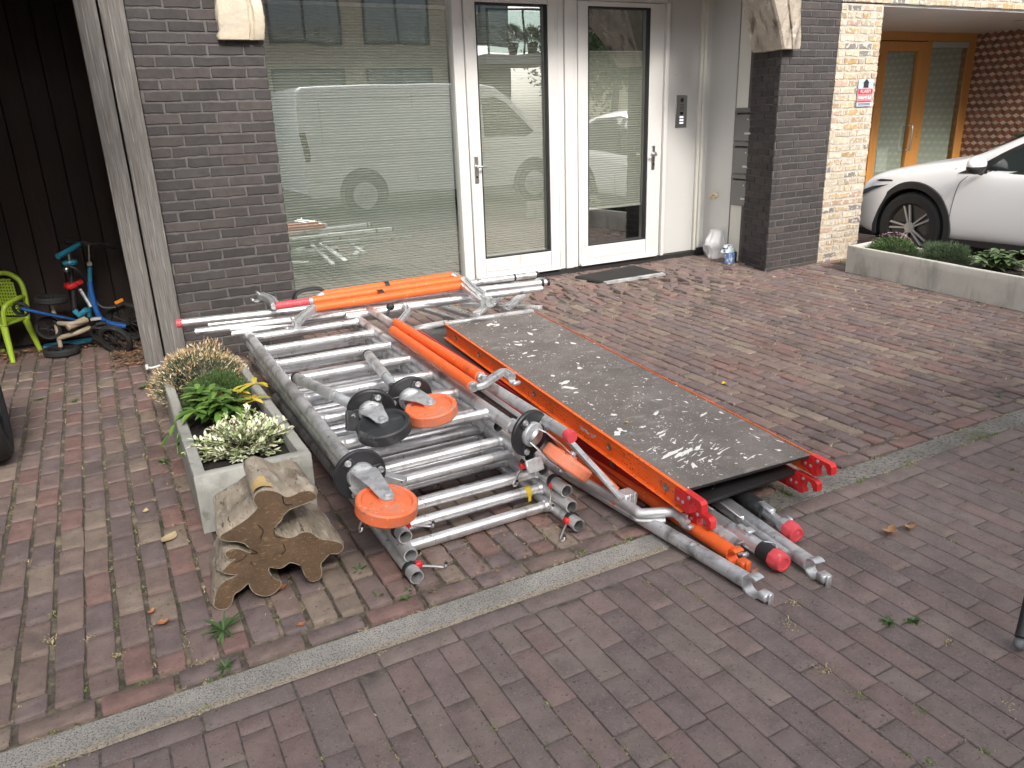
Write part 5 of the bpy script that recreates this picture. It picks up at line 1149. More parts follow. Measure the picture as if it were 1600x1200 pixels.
def mound(mb, c, rx, ry, rz, n, L, w_, rnd, spread=.5, inner=.75, seed=0):
    for _ in range(n):
        v = rdir(rnd, -.05); q = 1+.22*noise.noise(v*2.4+V((seed,0,0)))
        k = rnd.uniform(inner, 1.0)*q; p = V((c[0]+v.x*rx*k, c[1]+v.y*ry*k, c[2]+v.z*rz*k))
        d = (v*1.0+V((rnd.gauss(0,spread), rnd.gauss(0,spread), rnd.gauss(0,spread*.6)+.35))).normalized()
        s_ = d.cross(rdir(rnd, -1)).normalized()*w_/2; l = L*rnd.uniform(.6, 1.25)
        mb.add([p-s_, p+s_, p+d*l*.6+s_*.8, p+d*l], [(0,1,2,3)])
def plantthing(name, label, c, cat='plant', group=None): return thing(name, label, cat, V(c), group)
m_fol1 = mat('grey_green_foliage', (.08,.12,.06), .7, isl=[(.075,.11,.05),(.10,.14,.07),(.13,.16,.10),(.055,.08,.04)], islv=.2)
m_tip = mat('dried_cream_tips', (.55,.42,.25), .8, isl=[(.58,.45,.27),(.66,.55,.37),(.45,.30,.15),(.52,.36,.20),(.34,.21,.10)], islv=.15)
m_fol2 = mat('heather_green', (.05,.10,.025), .7, isl=[(.05,.10,.022),(.07,.13,.03),(.04,.075,.02),(.09,.16,.045)], islv=.2)
m_leafg = mat('glossy_leaf', (.10,.20,.03), .45, isl=[(.075,.155,.025),(.105,.20,.04),(.055,.115,.02),(.15,.25,.055)], islv=.15)
m_leafy = mat('yellowing_leaf', (.5,.36,.03), .5, isl=[(.55,.42,.04),(.60,.36,.03),(.40,.38,.05),(.62,.48,.08)], islv=.12)
m_var = mat('variegated_leaf', (.6,.62,.42), .5, isl=[(.66,.68,.48),(.74,.75,.58),(.52,.58,.33),(.28,.38,.13),(.70,.70,.50),(.60,.64,.42)], islv=.1)
m_stem = mat('plant_stem', (.12,.10,.05), .8)
rnd = random.Random(31)
# left planter
c = V((.33, 4.25, .17)); t = plantthing('dried_flower_bush', 'grey green bushy plant with dried cream tips at the far end of the left planter', c)
b = MB(); mound(b, c, .23, .25, .20, 4200, .030, .0038, rnd, seed=1); b.build('foliage', m_fol1, t, smooth=False, fix=False)
b = MB(); mound(b, c, .245, .265, .225, 1500, .021, .0060, rnd, inner=.92, seed=1); mound(b, c, .245, .265, .225, 1300, .018, .0042, rnd, inner=.80, seed=1); b.build('dried_tips', m_tip, t, smooth=False, fix=False)
c = V((.37, 3.93, .18)); t = plantthing('green_mound', 'dense dark green cushion of fine leaves in the left planter', c)
b = MB(); mound(b, c, .17, .165, .145, 8500, .017, .0030, rnd, spread=.4, seed=5, inner=.65); b.build('foliage', m_fol2, t, smooth=False, fix=False)
def rosette_plant(c, n, L, Wd, m1, label, name='leafy_plant', h=.12, spread=.10, yel=None):
    t = plantthing(name, label, c); b = MB(); bs = MB(); by = MB()
    for k in range(n):
        a = rnd.random()*2*pi; r = spread*rnd.uniform(.15,1); hh = h*rnd.uniform(.35,1.); top = V(c)+V((cos(a)*r, sin(a)*r, hh))
        bs.path([V(c)+V((cos(a)*.02, sin(a)*.02, 0)), V(c).lerp(top, .6)+V((0,0,hh*.25)), top], .0028, n=6)
        m_ = rnd.randint(5, 8); col = by if (yel and yel(top)) else b
        for i in range(m_):
            aa = 2*pi*i/m_+rnd.gauss(0,.2); el = rnd.uniform(-.25,.55); d = V((cos(aa)*cos(el), sin(aa)*cos(el), sin(el)))
            leafquad(col, top, d, V((0,0,1)), L*rnd.uniform(.7,1.15), Wd*rnd.uniform(.8,1.1), .22, .25)
    bs.build('stems', m_stem, t, fix=False); b.build('leaves', m1, t, fix=False, ang=80)
    if by.v: by.build('yellow_leaves', m_leafy, t, fix=False, ang=80)
    return t
yc = G(385, 585, .38)
t = rosette_plant(V((.36,3.60,.18)), 34, .088, .030, m_leafg, 'leafy green plant with one yellowing rosette in the left planter', h=.16, spread=.17, yel=lambda p: p.x > .40 and p.y > 3.56)
b = MB()
for k in range(16):
    a = rnd.uniform(2.2,4.2); p = V((.20,3.52,.24))+V((rnd.uniform(-.10,.02), rnd.uniform(-.12,.12), rnd.uniform(-.10,.02))); leafquad(b, p, V((cos(a), sin(a), -.5)), V((0,0,1)), .06, .022, .3, .2)
b.path([V((.33,3.56,.2)),V((.22,3.54,.27)),V((.14,3.48,.22)),V((.12,3.44,.14))], .003, n=6, sub=4); b.build('drooping_leaves', m_leafg, t, fix=False, ang=80)
c = V((.37,3.20,.18)); t = plantthing('variegated_shrub', 'white and green variegated shrub near the front edge of the left planter', c)
b = MB(); bs = MB()
for k in range(150):
    v = rdir(rnd, .02); q = rnd.uniform(.5,1.05); top = c+V((v.x*.235*q, v.y*.21*q, v.z*.17*q+.01)); bs.path([c, c.lerp(top,.5)+V((0,0,.015)), top], .0018, n=5)
    for i in range(13):
        s_ = rnd.uniform(.45,1); p = c.lerp(top, s_); aa = rnd.random()*6.3; d = (v+V((cos(aa), sin(aa), rnd.uniform(-.2,.5)))*.9).normalized(); leafquad(b, p, d, V((0,0,1)), .030*rnd.uniform(.7,1.2), .0125, .1, .3)
bs.build('stems', m_stem, t, fix=False); b.build('leaves', m_var, t, fix=False, ang=80)
# right planter
c = V((6.33,4.55,.18)); t = plantthing('pink_flower_cushion', 'green cushion plant topped with small pink flowers in the right planter', c); b = MB(); mound(b, c, .17,.24,.14, 5200, .028, .0042, rnd, seed=9); b.build('foliage', m_fol2, t, smooth=False, fix=False)
b = MB()
for _ in range(110):
    v = rdir(rnd,.2); p = c+V((v.x*.15+.05, v.y*.19+.05, v.z*.15+.04)); 
    for i in range(5): a = 2*pi*i/5; leafquad(b, p, V((cos(a), sin(a), .3)), V((0,0,1)), .008, .007, .1, .1)
b.build('flowers', mat('pink_petal', (.62,.38,.45), .6, islv=.2), t, fix=False, smooth=False)
c = V((6.28,4.02,.18)); t = plantthing('green_mound', 'round grey green cushion plant, second from the left in the right planter', c); b = MB(); mound(b, c, .17,.24,.185, 9500, .026, .0034, rnd, spread=.35, seed=13, inner=.6); b.build('foliage', mat('sage_green', (.06,.10,.045), .7, isl=[(.06,.10,.04),(.08,.125,.055),(.045,.075,.03),(.10,.14,.07)], islv=.2), t, smooth=False, fix=False)
rosette_plant(V((6.22,3.55,.18)), 32, .085, .040, mat('dusty_green_leaf', (.10,.15,.06), .5, isl=[(.10,.16,.06),(.14,.20,.09),(.07,.11,.045)], islv=.15), 'broad leaved green plant, third from the left in the right planter', h=.17, spread=.16)
c = V((6.18,3.12,.18)); t = plantthing('white_edged_shrub', 'pale variegated shrub cut off by the right edge of the photo', c); b = MB()
for _ in range(600):
    v = rdir(rnd,0); q = rnd.uniform(.6,1.05); leafquad(b, c+V((v.x*.16*q, v.y*.19*q, v.z*.16*q)), (v+rdir(rnd,-1)*.7), V((0,0,1)), .03, .014, .1, .3)
b.build('leaves', m_var, t, fix=False, ang=80)
# weeds
def weed(P, r, n, label, w_=.012):
    t = thing('weed', label, 'weed', V(P), 'green weeds between the bricks'); b = MB()
    for k in range(n):
        a = 2*pi*k/n+rnd.gauss(0,.3); el = rnd.uniform(.15,.9); L = r*rnd.uniform(.6,1.1); leafquad(b, V(P), V((cos(a)*cos(el), sin(a)*cos(el), sin(el))), V((0,0,1)), L, w_*rnd.uniform(.7,1.2), .35, .3)
    b.build('leaves', m_weed, t, fix=False, ang=80)
weed(G(349,985), .075, 26, 'spiky green weed in front of the log, growing from the joint', .009)
weed(G(228,606), .055, 20, 'leafy green weed left of the far end of the planter', .012)
weed(G(352,1043), .035, 22, 'tiny fine leaved weed beside the concrete kerb strip', .005)
weed(G(634,936), .022, 10, 'small weed in front of the lowest left tube end'); weed(G(640,922), .03, 9, 'small weed touching the lowest left tube end', .008)
weed(G(592,932), .028, 10, 'small green weed on the bricks left of the tube ends'); weed(G(562,893), .035, 10, 'small sprawling weed between the log and the tube ends', .009)
weed(G(256,722), .04, 12, 'low green weed beside the left wall of the planter', .010); weed(G(60,625), .03, 8, 'small green weed at the left of the alley bricks'); weed(G(117,628), .03, 8, 'small green weed in the middle of the alley bricks')
weed(G(1560,620), .03, 8, 'small weed at the right of the driveway near the kerb strip'); weed(G(1176,412), .07, 30, 'tuft of grass at the corner of the black pillar', .006); weed(G(1312,412), .09, 22, 'tuft of grass between the cream brick and the right planter', .006)
weed(G(1388,972), .022, 16, 'small green weed on the street bricks, left one of two', .009); weed(G(1428,970), .022, 16, 'small green weed on the street bricks, right one of two', .009)
# ---- split log (fluted trunk section)
OUT = [(490,370),(510,330),(560,308),(620,312),(680,330),(720,360),(760,355),(830,320),(900,312),(945,345),(940,375),(870,405),(800,430),(740,455),(705,490),(690,530),(650,565),(645,610),(680,640),(740,655),(790,645),(830,615),(890,610),(940,640),(970,665),(1030,668),(1090,680),(1135,700),(1140,735),(1100,770),(1040,765),(1010,800),(970,845),(985,900),(970,950),(920,970),(880,960),(850,900),(830,850),(780,835),(750,830),(700,870),(650,875),(605,860),(600,900),(640,950),(690,960),(685,1010),(630,1060),(570,1078),(500,1055),(465,1010),(455,975),(400,1030),(345,1060),(335,1130),(300,1165),(240,1170),(205,1150),(205,1110),(225,1030),(270,970),(360,930),(380,915),(330,920),(265,905),(300,850),(370,800),(330,815),(290,790),(290,755),(340,730),(400,735),(440,755),(480,765),(440,700),(380,680),(300,680),(250,660),(250,635),(330,590),(440,520),(470,490),(520,440),(500,410)]
A0 = G(338, 953); B0 = G(530, 880, .07); ux = V((B0.x-A0.x, B0.y-A0.y, 0)).normalized(); nn = V((-ux.y, ux.x, 0)); tilt = radians(0)
nz = (V((0,0,1))*cos(tilt)+nn*sin(tilt)); npl = ux.cross(nz)
poly = []
for (a, b_) in OUT:
    d = ray(290+a/4.615, 700+b_/4.615); k = (A0-CAM).dot(npl)/d.dot(npl); q = CAM+d*k-A0; poly.append((q.dot(ux), q.dot(nz)))
def smoothpoly(P, it=1):
    for _ in range(it):
        Q = []
        for i in range(len(P)):
            a, b_ = P[i], P[(i+1) % len(P)]; Q += [(a[0]*.78+b_[0]*.22, a[1]*.78+b_[1]*.22), (a[0]*.22+b_[0]*.78, a[1]*.22+b_[1]*.78)]
        P = Q
    return P
poly = smoothpoly(poly, 1)
zmin = min(p[1] for p in poly); print('log', A0, 'zmin', zmin, 'top', max(p[1] for p in poly), 'w', max(p[0] for p in poly))
poly = [(p[0]+rnd.gauss(0,.0006), p[1]-zmin-.004) for p in poly]
ML = frame(V((A0.x, A0.y, 0)), ux, nz, -npl if (-npl).y > 0 else npl)
t = thing('split_log', 'fluted dead tree trunk section with a brown sawn face, leaning against the planter', 'log', A0+ux*.25+nn*.15)
from mathutils.geometry import tessellate_polygon
tri = tessellate_polygon([[V((p[0],p[1],0)) for p in poly]]); n = len(poly); depth = .36; NZ = 30; rings = []
cx_, cy_ = sum(p[0] for p in poly)/n, sum(p[1] for p in poly)/n
for k in range(NZ+1):
    z = depth*k/NZ; ring = []
    for i, p in enumerate(poly):
        q = noise.noise(V((p[0]*9, p[1]*9, z*5)))*.012+noise.noise(V((p[0]*24, p[1]*24, z*9)))*.007+abs(noise.noise(V((p[0]*60, p[1]*60, z*6))))*.004
        bul = .010*sin(pi*min(k/3,1)*.5)-(.0 if k < NZ-1 else .01); sc = 1-.10*(k/NZ)
        dx, dy = p[0]-cx_, p[1]-cy_; r = sqrt(dx*dx+dy*dy)+1e-6; f_ = (bul+q*min(k/2,1))/r
        yy = cy_*sc*1.0+dy*(sc+f_); ring.append(ML @ V((cx_-.02*k/NZ+dx*(sc+f_), max(yy, .001), z)))
    rings.append(ring)
b = MB(); b.rings(rings, cap0=False, cap1=False); b.add(rings[-1], [tuple(q) for q in tri]); b.build('bark', m_bark, t, ang=50)
nt = m_cut.node_tree; wv = nt.nodes.new('ShaderNodeTexWave'); wv.wave_type = 'RINGS'; wv.rings_direction = 'SPHERICAL'; wv.inputs['Scale'].default_value = 46; wv.inputs['Distortion'].default_value = 16; wv.inputs['Detail'].default_value = 4; wv.inputs['Detail Scale'].default_value = 1.5
tc_ = nt.nodes.new('ShaderNodeTexCoord'); mp_ = nt.nodes.new('ShaderNodeMapping'); cc_ = ML @ V((cx_, cy_, 0)); mp_.inputs['Location'].default_value = (-cc_.x, -cc_.y, -cc_.z); nt.links.new(tc_.outputs['Object'], mp_.inputs[0]); nt.links.new(mp_.outputs[0], wv.inputs['Vector'])
bs_ = nt.nodes['Principled BSDF']; src = bs_.inputs['Base Color'].links[0].from_socket; rp_ = nt.nodes.new('ShaderNodeValToRGB'); rp_.color_ramp.elements[0].color = (.84,.84,.84,1); rp_.color_ramp.elements[1].color = (1.08,1.08,1.08,1); nt.links.new(wv.outputs['Fac'], rp_.inputs[0])
mx_ = nt.nodes.new('ShaderNodeMix'); mx_.data_type = 'RGBA'; mx_.blend_type = 'MULTIPLY'; mx_.inputs[0].default_value = 1; nt.links.new(src, mx_.inputs[6]); nt.links.new(rp_.outputs[0], mx_.inputs[7]); nt.links.new(mx_.outputs[2], bs_.inputs['Base Color'])
b = MB(); b.add([ML @ V((p[0], p[1], -.0008)) for p in poly], [tuple(q) for q in tri]); b.build('sawn_face', m_cut, t, fix=False, smooth=False)
rim = [ML @ V((p[0], p[1], .0005)) for p in poly]; b = MB(); b.path(rim+[rim[0]], .0020, n=6); b.build('bark_rim', m_bark, t)
# cracks on the sawn face
b = MB()
def facept(a, b_):
    d = ray(290+a/4.615, 700+b_/4.615); k = (A0-CAM).dot(npl)/d.dot(npl); q = CAM+d*k-A0; return ML @ V((q.dot(ux), q.dot(nz)-zmin-.004, -.002))
for pts in ([(655,600),(640,580),(645,640),(700,650)],[(470,765),(520,760),(440,720)],[(605,870),(625,920),(620,945)],[(520,560),(560,600),(540,660)],[(700,690),(720,740),(690,770)],[(700,350),(715,410),(770,410)],[(830,850),(850,920),(880,955)],[(440,770),(420,800),(360,830)],[(480,820),(470,830),(490,850)]):
    b.path([facept(*p) for p in pts], .0022, n=5, sub=3, flat=.5)
b.build('cracks', m_deckE, t)
# loose bark flap in ochre on the top lobe
m_ochre = mat('ochre_inner_bark', (.50,.35,.15), .85, var=.2, nscale=14, bump=[(40,.7,.004)], dirt=[((.34,.22,.10),14,.55,.68,(1,6,1))])
flap = MB(); ids = sorted(range(n), key=lambda i: -poly[i][1]); xs0 = ML.inverted() @ facept(490,330); xs1 = ML.inverted() @ facept(640,330)
tops = [p for p in poly if xs0.x-.004 < p[0] < xs1.x+.002 and p[1] > .245*1]
tops = [p for p in poly if xs0.x-.006 < p[0] < xs1.x and p[1] > (xs0.y-.02)]
tops.sort(key=lambda p: p[0]); rings = []
for k in range(7):
    z = .002+.105*k/6; rings.append([ML @ V((cx_-.02*z/depth+(p[0]-cx_)*(1-.1*z/depth), cy_*(1-.1*z/depth)+(p[1]-cy_)*(1-.1*z/depth)+.0145+.002*noise.noise(V((p[0]*30, z*30, 0))), z)) for p in tops])
if len(tops) > 3: flap.rings(rings, close=False, cap0=False, cap1=False); flap.build('inner_bark_patch', m_ochre, t, ang=70)

# ================================================================== CARS
m_cw = mat('white_car_paint', (.87,.87,.87), .25, coat=.6, spec=.5); m_cd = mat('dark_car_paint', (.03,.035,.045), .25, coat=.6)
m_cbk = mat('black_cladding', (.020,.020,.021), .55); m_cgl = mat('car_glass', (.03,.04,.042), .04, spec=1.); m_tyre = mat('tyre_rubber', (.018,.018,.018), .75, bump=[(60,.3,.003)], dirt=[((.05,.048,.045),14,.6,.75)]); m_rimd = mat('rim_black', (.015,.015,.016), .3, coat=.4); m_rima = mat('rim_machined', (.45,.45,.46), .3, metal=.6)
def lerp_tab(tab, t):
    for i in range(len(tab)-1):
        if t <= tab[i+1][0]:
            f_ = (t-tab[i][0])/(tab[i+1][0]-tab[i][0]); return [a+(b_-a)*f_ for a, b_ in zip(tab[i][1:], tab[i+1][1:])]
    return tab[-1][1:]
def make_car(label, FX, FYt, side, paint, name='parked_car', full=True):
    """local: t runs from the nose backwards (world -Y); the visible flank is at x = FX; 'side' = +1 when the car body lies to the right of that flank"""
    Wd = 1.80; L = 4.15; cx = FX+side*Wd/2
    # t, w, zb, zsh, zb2(hood edge), x6,z6, x7,z7, z8, z9
    T = [(0,.60,.30,.55,.62,.50,.64,.35,.65,.655,.66),(.05,.72,.24,.58,.68,.62,.70,.45,.715,.72,.725),(.16,.815,.22,.62,.745,.70,.78,.52,.80,.81,.82),(.32,.865,.21,.655,.785,.74,.83,.54,.855,.87,.88),(.55,.890,.21,.70,.825,.76,.875,.55,.90,.92,.93),(.80,.895,.21,.73,.865,.77,.915,.56,.94,.96,.97),(1.05,.898,.22,.76,.905,.78,.95,.57,.975,.99,1.0),(1.20,.90,.24,.78,.925,.80,.975,.64,1.01,1.04,1.055),
         (1.50,.90,.25,.80,.885,.82,1.04,.70,1.14,1.19,1.21),(1.85,.90,.25,.81,.895,.80,1.16,.68,1.31,1.36,1.38),(2.2,.90,.25,.82,.90,.79,1.22,.66,1.43,1.475,1.49),(2.7,.90,.25,.83,.91,.79,1.24,.655,1.475,1.525,1.54),(3.2,.90,.25,.84,.93,.78,1.24,.645,1.46,1.51,1.525),(3.6,.89,.26,.86,.96,.77,1.22,.63,1.40,1.45,1.465),(3.9,.87,.30,.86,.97,.74,1.12,.60,1.25,1.28,1.29),(4.08,.83,.34,.80,.93,.70,.99,.56,1.02,1.035,1.04),(4.15,.74,.40,.72,.84,.62,.87,.48,.89,.895,.90)]
    def W3(x, t_, z): return V((cx-side*x, FYt-t_, z)) if True else None
    b = MB(); rings = []
    for r in T:
        t_, w_, zb, zsh, ze, x6, z6, x7, z7, z8, z9 = r
        half = [(0, zb),(w_*.55, zb),(w_*.90, zb+.005),(w_*.985, zb+.05),(w_, .42),(w_*1.0, (zsh+.42)/2+.02),(w_*.985, zsh),(w_*.955, (zsh+ze)/2+.02),(w_*.925, ze),(x6, z6),((x6+x7)/2+.01,(z6+z7)/2+.004),(x7, z7),(x7*.5, z8),(0, z9)]
        full_ = half+[(-x, z) for x, z in half[-2:0:-1]]
        rings.append([W3(x, t_, z) for x, z in full_])
    b.rings(rings); body = b.build('body_tmp', paint, None, smooth=True, ang=180, origin=False)
    ss = body.modifiers.new('s','SUBSURF'); ss.levels = 2; ss.render_levels = 2
    cut = []
    WC = [(.77,.335),(3.38,.335)]
    for (tw, zw) in WC:
        k = MB().tube(W3(.55, tw, zw), W3(1.1, tw, zw), .385, n=48).build('c_tmp', paint, None, smooth=False, origin=False); k2 = MB().tube(W3(-.55, tw, zw), W3(-1.1, tw, zw), .385, n=48).build('c_tmp', paint, None, smooth=False, origin=False)
        for q in (k, k2): m_ = body.modifiers.new('b','BOOLEAN'); m_.operation = 'DIFFERENCE'; m_.object = q; m_.solver = 'EXACT'; cut.append(q)
    dg_ = bpy.context.evaluated_depsgraph_get(); me = bpy.data.meshes.new_from_object(body.evaluated_get(dg_))
    for q in cut: bpy.data.objects.remove(q)
    bpy.data.objects.remove(body)
    t = thing(name, label, 'car', (cx, FYt-2.1, 0))
    me.name = 'body'; o = bpy.data.objects.new('body', me); C.objects.link(o); o.parent = t; o.matrix_parent_inverse = Matrix.Translation(-V(t.location)); me.materials.clear(); me.materials.append(paint)
    bm = bmesh.new(); bm.from_mesh(me)
    for f in bm.faces: f.smooth = True
    for e in bm.edges:
        if len(e.link_faces) == 2 and e.calc_face_angle(0) > radians(50): e.smooth = False
    bm.to_mesh(me); bm.free()
    for s2 in (1, -1):
        for (tw, zw) in WC:
            ctr = W3(s2*.885, tw, zw); ax = (W3(s2*1.0, tw, zw)-W3(s2*.0, tw, zw)).normalized(); Mw = Matrix.Translation(ctr) @ rot_to(ax).to_4x4()
            # cladding arch
            b = MB(); rings = []; u = V((0,1,0)); z_ = V((0,0,1))
            for k in range(41):
                a = radians(-14+208*k/40); rad = u*cos(a)+z_*sin(a); bo = .0 
                xo = -.055*max(0, cos(a))*(1 if tw < 1 else 0)**1  # follows the plan curve near the nose
                rings.append([ctr+rad*.365+ax*(.010+xo*.4), ctr+rad*.372+ax*(.022+xo*.5), ctr+rad*.43+ax*(.022+xo), ctr+rad*.436+ax*(.006+xo), ctr+rad*.37-ax*.08])
            b.rings(rings); b.build('wheel_arch', m_cbk, t, ang=50)
            b = MB(); b.tube(ctr-ax*.32, ctr-ax*.31, .384, n=40); rings = [[ctr+(u*cos(2*pi*i/48)+z_*sin(2*pi*i/48))*.384+ax*q for i in range(48)] for q in (-.31,-.02)]; b.rings(rings, cap0=False, cap1=False); b.build('wheel_well', m_deckE, t, smooth=False)
            wh = MB(); prof = [(.225,-.10),(.30,-.10),(.322,-.085),(.330,-.06),(.330,.045),(.322,.068),(.298,.082),(.232,.078),(.222,.06)]; wh.lathe(prof, Mw @ Matrix.Translation((0,0,-.075)), 64, caps=False); w_ = wh.build('wheel', m_tyre, t, ang=30)
            bt = MB()
            for k in range(56):     # tread blocks
                a = 2*pi*k/56
                for zz in (-.06,-.01,.035): bt.cbox((-.012,.329,zz-.017),(.012,.3335,zz+.017), .001, Mw @ Matrix.Translation((0,0,-.075)) @ Matrix.Rotation(a+(.03 if zz > 0 else 0), 4, 'Z'))
            bt.build('tread', m_tyre, w_, smooth=False)
            rim = MB(); rim.lathe([(.05,.030),(.226,.045),(.228,.062),(.220,.066),(.212,.058),(.205,.0),(.05,-.02)], Mw @ Matrix.Translation((0,0,-.075)), 48); rim.build('rim', m_rimd, w_)
            sp = MB(); Ms = Mw @ Matrix.Translation((0,0,-.075))
            for k in range(5):
                a = 2*pi*k/5+.35
                for da in (0, .42):
                    M2 = Ms @ Matrix.Rotation(a+da, 4, 'Z'); pl = [(.05,-.010),(.21,-.022 if da else .006),(.218,-.006 if da else .026),(.05,.006)] ; sp.prism(pl, .048, .064, M2)
            sp.lathe([(.0,.05),(.05,.05),(.05,.066),(.0,.068)], Ms, 24, caps=False); sp.build('spokes', m_rima, w_, smooth=False)
    # flank details on both sides
    for s2 in (1, -1):
        def sx(z, t_):     # flank x at height z
            r = lerp_tab([(q[0],)+tuple(q[1:]) for q in T], t_); w_, zb, zsh, ze, x6, z6, x7, z7, z8, z9 = r
            for (xa, za), (xb, zb_) in (((w_*1.0,.42),(w_*1.0,(zsh+.42)/2)),((w_,(zsh+.42)/2),(w_*.985,zsh)),((w_*.985,zsh),(w_*.925,ze)),((w_*.925,ze),(x6,z6)),((x6,z6),(x7,z7))):
                if z <= zb_: return xa+(xb-xa)*max(0,(z-za))/(zb_-za+1e-6)
            return x7
        def patch(poly, off, m_, nm, th=.004):
            from mathutils.geometry import tessellate_polygon as tp
            # subdivide in z by clipping into a fine grid of strips
            ys = [p[0] for p in poly]; b = MB(); n_ = 60
            y0, y1 = min(ys), max(ys)
            def span(y):
                zz = []
                for i in range(len(poly)):
                    (ya, za), (yb, zb_) = poly[i], poly[(i+1) % len(poly)]
                    if (ya <= y < yb) or (yb <= y < ya): zz.append(za+(zb_-za)*(y-ya)/(yb-ya))
                return (min(zz), max(zz)) if len(zz) > 1 else None
            cols = []
            for i in range(n_+1):
                y = y0+(y1-y0)*(i+.001)/(n_+.002); s_ = span(y)
                if s_: cols.append([W3(s2*(sx(s_[0]+(s_[1]-s_[0])*j/10, y)+off), y, s_[0]+(s_[1]-s_[0])*j/10) for j in range(11)])
            b.rings(cols, close=False, cap0=False, cap1=False); return b.build(nm, m_, t, ang=60)
        patch([(1.17,.862),(1.36,.945),(1.60,1.09),(1.85,1.225),(2.15,1.355),(2.6,1.42),(3.25,1.40),(3.62,1.25),(3.78,1.06),(3.7,.96),(2.4,.885)], .008, m_cbk, 'window_trim')
        patch([(1.42,.905),(1.62,1.055),(1.85,1.185),(2.15,1.315),(2.40,1.375),(2.42,.90)], .013, m_cgl, 'side_window')
        patch([(2.50,.905),(2.50,1.385),(2.65,1.39),(3.22,1.37),(3.45,1.25),(3.45,.955)], .013, m_cgl, 'side_window')
        patch([(1.17,.235),(1.17,.285),(2.0,.30),(2.95,.30),(2.95,.235)], .006, m_cbk, 'sill_cladding')
        # door shut lines, hood line
        for pts, rr2 in (([(1.30,.86),(1.22,.78),(1.19,.62),(1.18,.45),(1.20,.30)], .0028), ([(2.46,.90),(2.47,.6),(2.44,.30)], .0028), ([(.38,.765),(.70,.805),(1.0,.825),(1.10,.86),(1.14,.905)], .0026)):
            MB().path([W3(s2*(sx(z, t_)+.0), t_, z) for t_, z in pts], rr2, n=6, sub=5).build('shut_line', m_cbk, t)
        MB().cbox((-.003,-.035,-.009),(.003,.035,.009), .001, Matrix.Translation(W3(s2*(sx(.655,1.04)+.004), 1.04, .655))).build('badge', m_rima, t)
        patch([(.29,.752),(.36,.768),(.50,.770),(.52,.757),(.36,.745)], .006, m_cbk, 'headlamp_strip')
        patch([(.13,.585),(.16,.655),(.28,.695),(.48,.725),(.30,.665),(.20,.62)], .008, m_cbk, 'headlight')
        patch([(.085,.36),(.085,.56),(.12,.60),(.135,.56),(.125,.40),(.115,.34)], .008, m_cbk, 'air_slot')
        # mirror
        c_ = W3(s2*(1.0), 1.42, .955); MB().sphere(c_, .105, 24, 16, (1.0,.62,.68)).build('wing_mirror', paint, t, ang=180)
        MB().sphere(c_+V((0,0,-.028)), .106, 24, 16, (.98,.61,.52)).build('mirror_base', m_cbk, t, ang=180); MB().path([c_+V((0,0,-.05)), W3(s2*.88, 1.40, .875)], .022, n=10).build('mirror_arm', m_cbk, t)
        MB().cbox((-.012,-.09,-.012),(.012,.09,.012), .005, Matrix.Translation(W3(s2*(sx(.76,2.2)+.012), 2.2, .76))).build('door_handle', paint, t)
    # windscreen, rear screen
    def top_patch(t0, t1, wf, nm):
        b = MB(); rings = []
        for k in range(9):
            t_ = t0+(t1-t0)*k/8; r = lerp_tab([(q[0],)+tuple(q[1:]) for q in T], t_); w_, zb, zsh, ze, x6, z6, x7, z7, z8, z9 = r
            row = []
            for j in range(-10, 11):
                x = j/10*x7*wf; ax_ = abs(x)/x7; z = z9+(z8-z9)*min(ax_/.5,1) if ax_ < .5 else z8+(z7-z8)*(ax_-.5)/.5
                row.append(W3(x, t_, z+.010))
            rings.append(row)
        b.rings(rings, close=False, cap0=False, cap1=False); b.build(nm, m_cgl, t, ang=60)
    top_patch(1.28, 2.02, .97, 'windscreen'); top_patch(3.72, 4.02, .9, 'rear_window')
    b = MB(); b.cbox((cx-.60, FYt-.04, .235),(cx+.60, FYt+.012, .40), .02); b.build('grille', m_cbk, t)
    b = MB(); b.cbox((cx-.80, FYt-3.9, .20),(cx+.80, FYt-.12, .29), .02); b.build('underbody', m_cbk, t)
    return t
make_car('white hatchback with black wheel arches parked beside the right planter', 6.905, 5.62, 1, m_cw)
t = thing('loose_wheel', 'upright black tyre with a dark spoked rim at the left edge of the alley', 'wheel', (-.66, 4.24, 0))
Mw = Matrix.Translation((-.665, 4.22, .325)) @ rot_to(V((1,.06,.03))).to_4x4(); wh = MB(); wh.lathe([(.225,-.09),(.29,-.09),(.315,-.075),(.325,-.05),(.325,.05),(.315,.075),(.29,.088),(.235,.084),(.222,.06)], Mw, 64, caps=False); wh.build('tyre', m_tyre, t, ang=30)
rm = MB(); rm.lathe([(.215,-.08),(.228,.062),(.215,.066),(.205,.0),(.205,-.08)], Mw, 48, caps=False); rm.build('rim', m_rimd, t)
sp = MB()
for k in range(7): sp.prism([(.03,-.018),(.21,-.026),(.21,.02),(.03,.018)], .03, .05, Mw @ Matrix.Rotation(2*pi*k/7, 4, 'Z'))
sp.lathe([(.0,.02),(.05,.02),(.05,.055),(.0,.058)], Mw, 24, caps=False); sp.build('spokes', m_rimd, t, smooth=False)
print('cars ok')
